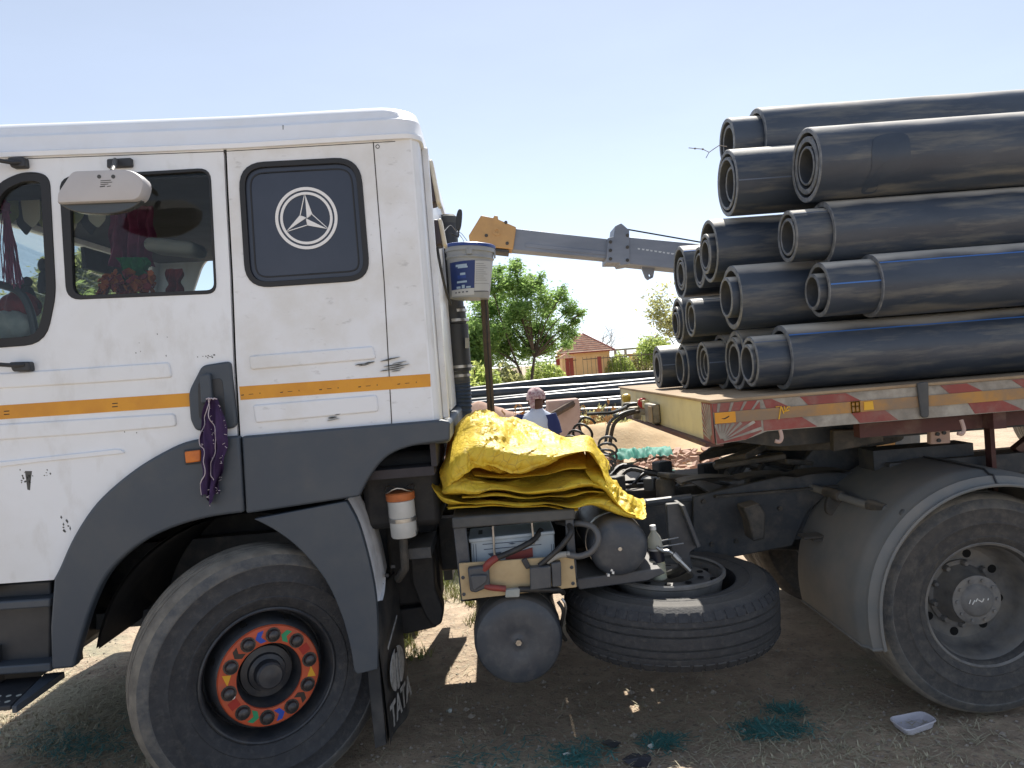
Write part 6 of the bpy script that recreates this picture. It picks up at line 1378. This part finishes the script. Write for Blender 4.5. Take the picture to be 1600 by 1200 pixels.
# fingers of both hands as short chains
fv = []; fe = []
for side, sg in (('l', -1), ('r', 1)):
    h = Vector(J['h' + side]); w_ = Vector(J['w' + side]); d = (h - w_).normalized(); _, q1, q2 = frame(d)
    for k, (ln, off) in enumerate(((.062, -.026), (.075, -.009), (.070, .009), (.055, .026))):
        a = len(names) + len(fv); b0_ = h + d * .01 + q1 * off
        fv += [b0_ + d * ln * .55, b0_ + d * ln + q2 * .02]; fe += [(idx['h' + side], a), (a, a + 1)]
    a = len(names) + len(fv); fv += [h + q1 * .04 * sg + d * .01, h + q1 * .05 * sg + d * .04]; fe += [(idx['h' + side], a), (a, a + 1)]
me = bpy.data.meshes.new('body'); me.from_pydata([tuple(Vector(J[k]) - man.location) for k in names] + [tuple(q - man.location) for q in fv], [(idx[a], idx[b]) for a, b in ED] + fe, [])
bo_ = bpy.data.objects.new('body', me); COL.objects.link(bo_); bo_.parent = man; me.materials.append(MAT['skin'])
sk = bo_.modifiers.new('skin', 'SKIN')
for i, v in enumerate(me.skin_vertices[0].data):
    r = RAD[names[i]] if i < len(names) else .009
    v.radius = (r, r); v.use_root = (i == idx['pel'])
sk.use_smooth_shade = True
ss = bo_.modifiers.new('sub', 'SUBSURF'); ss.levels = 1; ss.render_levels = 2
def ell(c, rx, ry, n=24, tilt=0): return [Vector((c[0] + rx * math.cos(2 * math.pi * k / n), c[1] + ry * math.sin(2 * math.pi * k / n), c[2] + tilt * math.cos(2 * math.pi * k / n))) for k in range(n)]
MB().loft([ell((S - .01, PYY + .03, .74), .19, .15), ell((S - .01, PYY + .03, .9), .175, .14), ell((S - .01, PYY + .02, 1.08), .195, .145), ell((S - .01, PYY + .0, 1.20), .205, .135), ell((S - .01, PYY, 1.26), .165, .10), ell((S, PYY, 1.31), .08, .075), ell((S, PYY, 1.335), .062, .062)]).build('shirt', 'shirt_white', man, smooth=60)
for a, b in (('sl', 'el'), ('sr', 'er')):
    p0 = Vector(J[a]); p1 = Vector(J[b]); MB().tube([p0 + Vector((0, 0, .035)), p0.lerp(p1, .3), p0.lerp(p1, .62), p0.lerp(p1, .8)], [.062, .078, .074, .072], 16).build('sleeve', 'shirt_navy', man, smooth=60)
MB().plate([(S - .14, 1.135), (S - .10, 1.135), (S - .10, 1.155), (S - .065, 1.155), (S - .065, 1.125), (S - .02, 1.13), (S - .02, 1.165), (S - .14, 1.16)], PYY - .137, PYY - .115).build('shirt_print', 'shirt_print', man)
MB().loft([ell((S - .01, PYY + .03, .90), .17, .135), ell((S - .005, PYY + .03, .74), .19, .14), ell((S - .005, PYY + .03, .66), .185, .12)]).tube([(S - .10, PYY + .04, .74), (S - .11, PYY + .06, .43), (S - .11, PYY + .02, .07)], [.105, .085, .075], 16).tube([(S + .09, PYY + .03, .74), (S + .11, PYY + .03, .43), (S + .11, PYY - .02, .07)], [.105, .085, .075], 16).build('trousers', 'trousers', man, smooth=60)
sc_ = MB(); hc2 = Vector((S + .0, PYY - .005, 1.462))
def scf(s, t):
    a = 2 * math.pi * s; ph = -.25 + t * (math.pi / 2 + .25); r = .110 * math.cos(ph) * (1 + .06 * noise.noise((math.cos(a) * 3, math.sin(a) * 3, t * 4))) + .004
    return hc2 + Vector((r * math.cos(a) * .93, r * math.sin(a) * 1.05, .104 * math.sin(ph) + .006 * math.sin(a * 3 + t * 8)))
sc_.grid(scf, 32, 14, True)
sc_.prism([hc2 + Vector((x, -.104, z)) for x, z in ((-.09, .0), (-.02, -.02), (-.03, -.13), (-.075, -.12))], (0, .025, 0)); sc_.tube([hc2 + Vector((-.098 * math.cos(a / 10 * 3.14), -.106 * math.sin(a / 10 * 3.14), -.025 + .004 * a)) for a in range(11)], .014, 8)
sc_.build('head_scarf', 'scarf', man, smooth=60)
for sg in (-1, 1): MB().lathe([(-.02, .012), (0, .026), (.012, .022), (.014, 0)], (S + sg * .082, PYY, 1.40), (sg, .1, 0), 10).build('ear', 'skin', man)
MB().prism([Vector((S - .012, PYY + .085, 1.40)), Vector((S + .012, PYY + .085, 1.40)), Vector((S, PYY + .112, 1.395)), Vector((S, PYY + .088, 1.435))], (0, .004, 0)).build('nose', 'skin', man)

# ================================================================== heap, rubble and panels in the yard
def mound(name, cx, cy, rx, ry, h, m, label, cat, seed, kind=None, amp=.25):
    b = MB(); N, M = 56, 30
    def f(s, t):
        a = 2 * math.pi * s; r = t; x = cx + rx * r * math.cos(a); y = cy + ry * r * math.sin(a)
        z = h * (math.cos(r * math.pi) * .5 + .5) * (1 + amp * noise.noise((x * 1.3, y * 1.3, seed))) + amp * .3 * h * noise.noise((x * 4, y * 4, seed)) * (1 - r) - .05 * r + gz(x, y)
        return Vector((x, y, z))
    b.grid(f, N, M, True); return tag(b.build(name, m, smooth=80, recalc=False), label, cat, kind=kind)
mound('sand_heap', at(975, 660, 14.4).x, 14.8, 3.2, 1.4, .62, 'sand', 'low heap of yellow sand beyond the trailer front', 'heap', 3)
mound('earth_heap', at(760, 625, 16).x, 15.6, 2.6, 1.3, 1.0, 'brick_rubble', 'reddish earth heap beside the ends of the far pipes', 'heap', 5)
random.seed(31); 
bgs = []
for k in range(170):                              # loose bricks, each its own piece of the heap
    pass
rub = thing('brick_rubble_heap', 'flat spread of broken red bricks on the yard behind the chassis', 'rubble', (at(1030, 690, 12.5).x, 12.4, 0))
brick_me = None
for k in range(240):
    u = random.uniform(940, 1120); yy = random.uniform(10.2, 14.2); w = at(u, 690, yy); x = w.x
    if k == 0:
        b = MB(); b.add([(-.115, -.055, -.036), (.11, -.05, -.036), (.115, .055, -.034), (-.108, .05, -.036), (-.11, -.052, .036), (.112, -.054, .034), (.108, .052, .037), (-.115, .055, .033)], [(0, 3, 2, 1), (4, 5, 6, 7), (0, 1, 5, 4), (1, 2, 6, 5), (2, 3, 7, 6), (3, 0, 4, 7)])
        bme = bpy.data.meshes.new('brick'); bme.from_pydata([tuple(v) for v in b.v], [], b.f); bme.materials.append(MAT['brick_rubble'])
    o = bpy.data.objects.new('brick', bme); COL.objects.link(o); o.parent = rub
    s = random.uniform(.4, .95); o.scale = (s * random.uniform(.6, 1.2), s, s)
    o.location = Vector((x, yy, gz(x, yy) + random.uniform(.0, .07))) - rub.location; o.rotation_euler = (random.gauss(0, .3), random.gauss(0, .3), random.uniform(0, 6.28))
def netstrip(name, u0, u1, v, y, w, label, seed):
    b = MB()
    def f(s, t):
        q = at(u0 + (u1 - u0) * s, v, y); z = gz(q.x, y) + .10 + .10 * abs(noise.noise((s * 9, t * 3, seed))) + .12 * math.sin(t * 3.14)
        return Vector((q.x, y + (t - .5) * w * (1 + .5 * noise.noise((s * 5, 0, seed))), z))
    b.grid(f, 90, 12); tag(b.build(name, 'net_green', smooth=50, recalc=False), label, 'net')
netstrip('green_net', 955, 1045, 680, 12.9, .5, 'strip of bright green net lying across the yard by the trailer', 1)
netstrip('green_net', 872, 925, 685, 12.7, .4, 'green net piece lying behind the coiled hose', 2)
netstrip('green_net', 985, 1060, 712, 10.6, .6, 'dark green net tangle behind the chassis rail', 3)
# dry brush
def brush(name, u, v, y, r, m, label, seed, n=500, zc=.4):
    random.seed(seed); c = at(u, v, y); b = MB()
    for _ in range(n):
        a = random.uniform(0, 6.28); e = random.uniform(.1, 1.4); l = r * random.uniform(.4, 1.1); d = Vector((math.cos(a) * math.cos(e), math.sin(a) * math.cos(e), math.sin(e)))
        p0 = Vector((c.x, y, gz(c.x, y))) + Vector((random.gauss(0, r * .35), random.gauss(0, r * .3), 0)); p1 = p0 + d * l; s = Vector((random.gauss(0, 1), random.gauss(0, 1), 0)).normalized() * .008
        b.add([p0 - s, p0 + s, p1 + s * .5, p1 - s * .5], [(0, 1, 2, 3)])
        for _ in range(2):
            q = p0.lerp(p1, random.uniform(.5, 1)); e_ = Vector((random.gauss(0, 1), random.gauss(0, 1), random.gauss(0, 1))) * .04; f_ = Vector((random.gauss(0, 1), random.gauss(0, 1), random.gauss(0, 1))) * .03
            b.add([q - e_, q + f_, q + e_, q - f_], [(0, 1, 2, 3)])
    tag(b.build(name, m, smooth=0, recalc=False), label, 'dry brush')
brush('dry_bush', 908, 655, 15.6, .95, 'dry_brush', 'orange brown dry bush right of the man', 1)
brush('dry_bush', 800, 640, 15.8, 1.0, 'dry_brush', 'orange brown dry bush left of the man', 2)
brush('dry_bush', 945, 640, 15.9, .95, 'leaf_olive', 'pale dry weeds in front of the far pipes', 3, 300)
# pale panels and beam beyond the man
q = at(870, 650, 12.0)
MB_ = MB().box((q.x + .05, 12.2, .95), (.46, .05, .46), Matrix.Rotation(R_(-14), 3, 'Y') @ Matrix.Rotation(R_(28), 3, 'X')); tag(MB_.build('concrete_panel', 'pink_panel', bevel=.01), 'pale pink concrete panel leaning beyond the man', 'panel')
a = at(852, 655, 11.6); b = at(892, 632, 11.9); tag(MB().tube([Vector((a.x, 11.6, a.z)), Vector((b.x, 11.9, b.z)), b + (b - a) * .08], .055, 6).build('timber_beam', 'bark'), 'dark brown timber beam leaning over the pale panel', 'beam')
MB2 = MB().box((at(882, 662, 12).x, 12.1, .62), (.5, .4, 1.24)); tag(MB2.build('block_stack', 'pink_panel', bevel=.02), 'pinkish masonry block under the leaning panel', 'masonry')

# ================================================================== far pipes lying in the yard
FG = 'long black pipes piled in the yard'
ords = ['topmost', 'second', 'third', 'fourth', 'fifth', 'sixth', 'seventh', 'eighth', 'ninth', 'tenth', 'eleventh']
random.seed(12)
fz = [(908, 588.5), (905, 597.5), (900, 606), (900, 613), (900, 621.5), (900, 629), (900, 638.5), (900, 648)]
for k, (u, v) in enumerate(fz):
    y = 19.0 - k * .34; z = at(u, v, y).z; r = (.10, .115, .095, .09, .11, .10, .115, .11)[k]
    x0 = -9.0 if k in (0, 1, 5) else random.uniform(-3.2, -1.4) if k > 5 else -6 + k * .5; x1 = 12
    tilt = [.004, .012, .004, -.002, .0, -.006, -.004, -.006, -.01][k]; sagc = random.uniform(-.004, .004); tilt += random.uniform(-.011, .011)
    pts = [Vector((x, y + .12 * math.sin(x * .45 + k * 1.7), z - r + .035 * math.sin(x * .8 + k * 2.3) + (x - 2) * tilt + sagc * (x - 2) ** 2 * .6 - .004 * (max(0, 1.5 - x)) ** 1.5 * (.25 if k < 2 else .12))) for x in [x0 + (x1 - x0) * i / 24 for i in range(25)]]
    o = MB().tube(pts, r, 16).build('far_pipe', 'far_pipe', smooth=50)
    tag(o, '%s from the top of the long black pipes behind the man' % (ords[k] if k else 'first'), 'pipe', FG)
# earth bank that carries the pipes
def bank(s, t):
    x = -12 + 26 * s; y = 16.2 + 4.5 * t; z = -.05 + 1.36 * min(1, max(0, (y - 16.2) / 2.9)) * (1 - .75 * max(0, (y - 19.3) / 1.4)) + .06 * noise.noise((x * 1.5, y * 1.5, 2)); return Vector((x, y, z + gz(x, y)))
tag(MB().grid(bank, 90, 24).build('earth_bank', 'earth', smooth=80, recalc=False), 'earth bank under the far pipes', kind='structure')

# ================================================================== house, fence, shed
HY = 60.0
hs = thing('small_house', 'small peach house with hipped red tile roof beyond the fence', 'house', (at(915, 560, HY).x, HY + 2, 0))
xl = at(878, 560, HY).x; xr = at(953, 560, HY).x; ze = at(915, 547, HY).z; za = at(913, 521, HY + 2).z
MB().bx(xl, xr, HY, HY + 3.8, 0, ze - .1).build('wall', 'house_wall', hs)
ov = .35; cx_ = (xl + xr) / 2; e = [(xl - ov, HY - ov, ze - .12), (xr + ov, HY - ov, ze - .12), (xr + ov, HY + 3.8 + ov, ze - .12), (xl - ov, HY + 3.8 + ov, ze - .12)]
rf = MB().add([Vector(q) for q in e] + [Vector((cx_ - .12, HY + 1.9, za)), Vector((cx_ + .12, HY + 1.9, za))], [(0, 1, 5, 4), (1, 2, 5), (2, 3, 4, 5), (3, 0, 4), (3, 2, 1, 0)]).build('roof', 'house_roof', hs, smooth=0)
MB().bx(xl - ov, xr + ov, HY - ov - .02, HY - ov + .02, ze - .22, ze - .121).build('eaves_board', 'fence_red', rf)
p = MB()
for i in range(1, 9):                                      # tile courses
    t = i / 9; 
    p.box((cx_, HY - ov + (1.9 + ov) * t - .03, ze - .12 + (za - ze + .12) * t + .02), ((xr - xl + 2 * ov) * (1 - t) + .24, .06, .03))
p.build('tile_course', 'house_roof', rf)
for a, b in ((e[0], (cx_ - .12, HY + 1.9, za)), (e[1], (cx_ + .12, HY + 1.9, za))): MB().tube([a, b], .06, 6).build('ridge', 'fence_red', rf)
MB().bx(xl + .02, xr - .02, HY - .03, HY - .001, 0, .45).build('plinth', 'fence_red', hs)
GYY = 54.0
fe_ = thing('railing_fence', 'thin dark railing fence with red brick posts in front of the peach house', 'fence', (0, GYY, 0))
for u in (872, 886.5, 893, 937): 
    w0 = at(u, 570, GYY); hh = at(u, 556 if u < 890 else 557, GYY).z
    MB().bx(w0.x - .13, w0.x + .13, GYY - .12, GYY + .12, 0, hh).build('post', 'fence_red', fe_)
for ua, ub in ((640, 872), (893, 901), (911, 937), (937, 1060)):
    xa = at(ua, 570, GYY).x; xb = at(ub, 570, GYY).x; zt_ = at(920, 561, GYY).z
    for z in (zt_, .55): MB().bx(xa, xb, GYY - .02, GYY + .02, z - .03, z + .03).build('rail', 'fence_dark', fe_)
    p = MB(); x = xa
    while x < xb: p.bx(x - .012, x + .012, GYY - .012, GYY + .012, .2, zt_ + .15); x += .30
    p.build('bar', 'fence_dark', fe_)
gx0 = at(872, 560, GYY).x - .2; gx1 = at(900, 560, GYY).x; zg_ = at(886, 560, GYY).z; zg1 = at(886, 552.5, GYY).z
gm = (gx0 + gx1) / 2; MB().prism([(gx0, GYY - .5, zg_), (gx1, GYY - .5, zg_), (gm, GYY - .5, zg1)], (0, 1.0, 0)).build('gate_roof', 'house_roof', fe_)
sh_ = thing('open_shed', 'pale open frame shed to the right of the peach house', 'shed', (at(980, 560, 64).x, 64, 0))
SY = 64
for u in (962, 978, 999): w = at(u, 560, SY); MB().bx(w.x - .1, w.x + .1, SY - .1, SY + .1, 0, at(u, 546.5 - (u - 960) * .02, SY).z).build('post', 'shed_pale', sh_)
for v in (547, 556, 566): a = at(960, v, SY); b = at(1000, v - 2.5, SY); MB().bx(a.x, b.x, SY - .08, SY + .08, a.z - .08, a.z + .08).build('beam', 'shed_pale' if v != 556 else 'house_wall', sh_)
MB().bx(at(960, 560, SY).x, at(999, 560, SY).x, SY + 1.0, SY + 1.2, 0, at(980, 563, SY).z).build('low_wall', 'shed_pale', sh_)
MB().bx(at(986, 560, SY).x, at(999, 560, SY).x, SY + .9, SY + 1.0, 0, at(980, 553, SY).z).build('panel', 'house_wall', sh_)

# ================================================================== trees
def tree(name, label, base, h, spread, seed, leafm, nleaf, ls, tr_r, trunks=1, barkm='bark', clump=.28, low=.25, bare=False, squash=1.0, cat='tree'):
    rng = random.Random(seed); root = thing(name, label, cat, base); base = Vector(base); wood = MB(); tips = []
    def branch(p, d, l, r, lev):
        pts = [p]; q = p; dd = d
        for k in range(3):
            dd = (dd + Vector((rng.gauss(0, .14), rng.gauss(0, .14), rng.gauss(.04, .08)))).normalized(); q = q + dd * l / 3; pts.append(q)
        wood.tube(pts, [r, r * .85, r * .7, r * .5], 6 if lev < 2 else 4, cap=False)
        if lev >= 3: tips.append((pts[2], dd, l)); tips.append((pts[3], dd, l)); return
        n = rng.randint(3, 5) if lev else rng.randint(5, 7)
        for k in range(n):
            t = rng.uniform(.35 if lev else .55, 1.0); i = min(2, int(t * 3)); pp = pts[i].lerp(pts[i + 1], t * 3 - i)
            a = rng.uniform(0, 6.283); el_ = rng.uniform(.15, 1.1) if lev == 0 else rng.uniform(-.15, .95)
            nd = (Vector((math.cos(a) * math.cos(el_) * spread, math.sin(a) * math.cos(el_) * spread, math.sin(el_) * squash)) + dd * .45).normalized()
            branch(pp, nd, l * rng.uniform(.55, .80), r * .5, lev + 1)
        if lev >= 1: tips.append((pts[3], dd, l))
    for k in range(trunks):
        lean = Vector((rng.gauss(0, .16) + (k - (trunks - 1) / 2) * .35, rng.gauss(0, .12), 1)).normalized()
        branch(base + Vector(((k - (trunks - 1) / 2) * tr_r * 5, 0, -.1)), lean, h * .42, tr_r, 0)
    wood.build('trunk', barkm, root, smooth=60)
    if bare: return root
    lv = MB(); V = []; Fc = []
    for i in range(nleaf):
        p, d, l = rng.choice(tips); c = p + Vector((rng.gauss(0, clump), rng.gauss(0, clump), rng.gauss(0, clump * .7)))
        s = ls * rng.uniform(.6, 1.5); a = Vector((rng.gauss(0, 1), rng.gauss(0, 1), rng.gauss(0, .6))).normalized(); b = a.cross(Vector((rng.gauss(0, 1), rng.gauss(0, 1), rng.gauss(0, 1)))).normalized()
        k = len(V); V += [c - a * s, c + b * s * .38, c + a * s, c - b * s * .38]; Fc.append((k, k + 1, k + 2, k + 3))
    lv.v = V; lv.f = Fc; lv.m = [0] * len(Fc); lv.build('crown', leafm, root, smooth=0, recalc=False)
    return root
def gp(u, y): w = at(u, 570, y); return (w.x, y, 0)
def clump_tree(name, label, y, base_u, clumps, m, dens, ls, tr_r, seed, forks=2, depth=1.3):
    rng = random.Random(seed); b = Vector(gp(base_u, y)); root = thing(name, label, 'tree', tuple(b)); wood = MB(); V = []; Fc = []; sc = y / FPX
    cs = []
    for (u, v, r) in clumps:
        c = at(u, v, y); c.y += rng.uniform(-depth, depth); cs.append((c, r * sc))
    mid = [b + Vector(((k - (forks - 1) / 2) * .9, rng.uniform(-.3, .3), 1.9 + .3 * k)) for k in range(forks)]
    for k in range(forks): wood.tube(crom([b + Vector(((k - (forks - 1) / 2) * .35, 0, -.1)), b.lerp(mid[k], .5) + Vector((rng.uniform(-.1, .1), 0, 0)), mid[k]], 4), [tr_r * (1 - .4 * i / 8) for i in range(9)], 8, cap=False)
    for c, r in cs:
        s = min(mid, key=lambda q: (q - c).length); h = s.lerp(c, .55) + Vector((rng.uniform(-.2, .2), rng.uniform(-.2, .2), rng.uniform(.0, .3))); wood.tube(crom([s, h, c], 4), [tr_r * .5 * (1 - .085 * i) for i in range(9)], 5, cap=False)
        for k in range(7):
            d = Vector((rng.gauss(0, 1), rng.gauss(0, 1), rng.gauss(.3, .8))).normalized(); e = c + d * r * rng.uniform(.5, 1.0); wood.tube([h.lerp(c, rng.uniform(.5, 1)), c.lerp(e, .5) + Vector((0, 0, .05)), e], [.022, .014, .006], 4, cap=False)
            for j in range(int(dens * r * r * 14 + 8)):
                q = (e + Vector((rng.gauss(0, .16), rng.gauss(0, .16), rng.gauss(-.03, .10))) * (.5 + r * .75)) if rng.random() < .6 else c + Vector((rng.gauss(0, .55), rng.gauss(0, .55), rng.gauss(-.1, .5))) * r
                s_ = ls * rng.uniform(.6, 1.5); a = Vector((rng.gauss(0, 1), rng.gauss(0, 1), rng.gauss(0, .5))).normalized(); bb = a.cross(Vector((rng.gauss(0, 1), rng.gauss(0, 1), rng.gauss(0, 1)))).normalized(); n = len(V)
                V += [q - a * s_, q + bb * s_ * .36, q + a * s_, q - bb * s_ * .36]; Fc.append((n, n + 1, n + 2, n + 3))
    wood.build('trunk', 'bark', root, smooth=60); lv = MB(); lv.v = V; lv.f = Fc; lv.m = [0] * len(Fc); lv.build('crown', m, root, smooth=0, recalc=False)
clump_tree('leafy_tree', 'broad feathery green tree left of the peach house', 38, 822, [(806, 414, 7), (803, 425, 11), (778, 424, 10), (768, 448, 20), (800, 448, 26), (832, 443, 17), (848, 450, 9), (755, 480, 24), (788, 485, 32), (825, 480, 30), (858, 472, 18), (876, 462, 13), (888, 485, 14), (904, 492, 7), (893, 508, 10), (748, 515, 22), (775, 520, 32), (815, 522, 34), (853, 512, 26), (880, 520, 15), (752, 545, 18), (785, 553, 22), (828, 550, 18), (860, 543, 20), (890, 538, 9)], 'leaf', 36, .082, .10, 4)
tree('leafy_tree', 'light green tree partly hidden by the air intake', gp(716, 36), 5.8, 1.0, 9, 'leaf', 16000, .12, .09, 1, clump=.32)
tree('bare_tree', 'leafless tree behind the roof of the peach house', gp(938, 74), 6.2, 1.1, 14, 'leaf', 0, .1, .10, 1, 'bark_grey', bare=True)
tree('sparse_tree', 'sparse pale green tree showing left of the pipe load', gp(1062, 46), 6.4, .9, 21, 'leaf_olive', 3600, .13, .08, 1, clump=.3)
tree('sparse_tree', 'low sparse shrub tree between the shed and the pipe load', gp(1020, 58), 4.0, 1.1, 23, 'leaf_light', 3500, .14, .06, 1, clump=.3)
tree('leafy_tree', 'olive green tree seen through the front of the door window', gp(120, 44), 10.5, 1.1, 31, 'leaf_olive', 17000, .22, .14, 1, clump=.45)
tree('leafy_tree', 'green tree seen through the middle of the door window', gp(215, 40), 8.2, 1.1, 33, 'leaf_light', 16000, .21, .12, 1, clump=.45)
tree('leafy_tree', 'green tree seen through the rear corner of the door window', gp(318, 42), 8.4, 1.1, 35, 'leaf_olive', 12000, .16, .12, 1, clump=.45)
tree('leafy_tree', 'low tree seen through the front quarter window', gp(25, 48), 8.5, 1.1, 37, 'leaf_olive', 11000, .17, .12, 1, clump=.45)
def shrub(u, y, r, h, m, label, seed, n=2600):
    rng = random.Random(seed); b = gp(u, y); root = thing('shrub', label, 'shrub', b); b = Vector(b); st_ = MB(); V = []; Fc = []
    for k in range(9):
        a = rng.uniform(0, 6.28); st_.tube([b, b + Vector((math.cos(a) * r * .4, math.sin(a) * r * .4, h * rng.uniform(.5, .9)))], .03, 4, cap=False)
    st_.build('stem', 'bark', root)
    for i in range(n):
        a = rng.uniform(0, 6.28); e = rng.random() ** .5; zz = rng.random(); c = b + Vector((math.cos(a) * r * e * (1 - .4 * zz), math.sin(a) * r * e * (1 - .4 * zz), h * zz * (1.1 - .4 * e) + rng.gauss(0, .08)))
        s = rng.uniform(.07, .16); p = Vector((rng.gauss(0, 1), rng.gauss(0, 1), rng.gauss(0, 1))).normalized(); q = p.cross(Vector((rng.gauss(0, 1), rng.gauss(0, 1), rng.gauss(0, 1)))).normalized(); k = len(V)
        V += [c - p * s, c + q * s * .45, c + p * s, c - q * s * .45]; Fc.append((k, k + 1, k + 2, k + 3))
    lv = MB(); lv.v = V; lv.f = Fc; lv.m = [0] * len(Fc); lv.build('foliage', m, root, smooth=0, recalc=False)
for u, y, r, h, m, l, s in ((700, 30, 1.6, 2.3, 'leaf_light', 'yellow green bush left of the air intake', 1), (745, 31, 1.5, 2.0, 'leaf_light', 'yellow green bush between the air intake and the post', 2), (785, 33, 1.5, 1.9, 'leaf_olive', 'olive bush right of the post under the broad tree', 3),
                            (850, 46, 1.8, 2.0, 'leaf_light', 'light bush by the railing left of the house gate', 4), (968, 60, 1.6, 2.2, 'leaf_light', 'bush in front of the open shed', 5), (1008, 61, 1.5, 2.9, 'leaf_olive', 'olive bush at the right end of the railing', 6), (665, 34, 2.0, 2.6, 'leaf', 'dark bush right behind the cab edge', 7)):
    shrub(u, y, r, h, m, l, s)
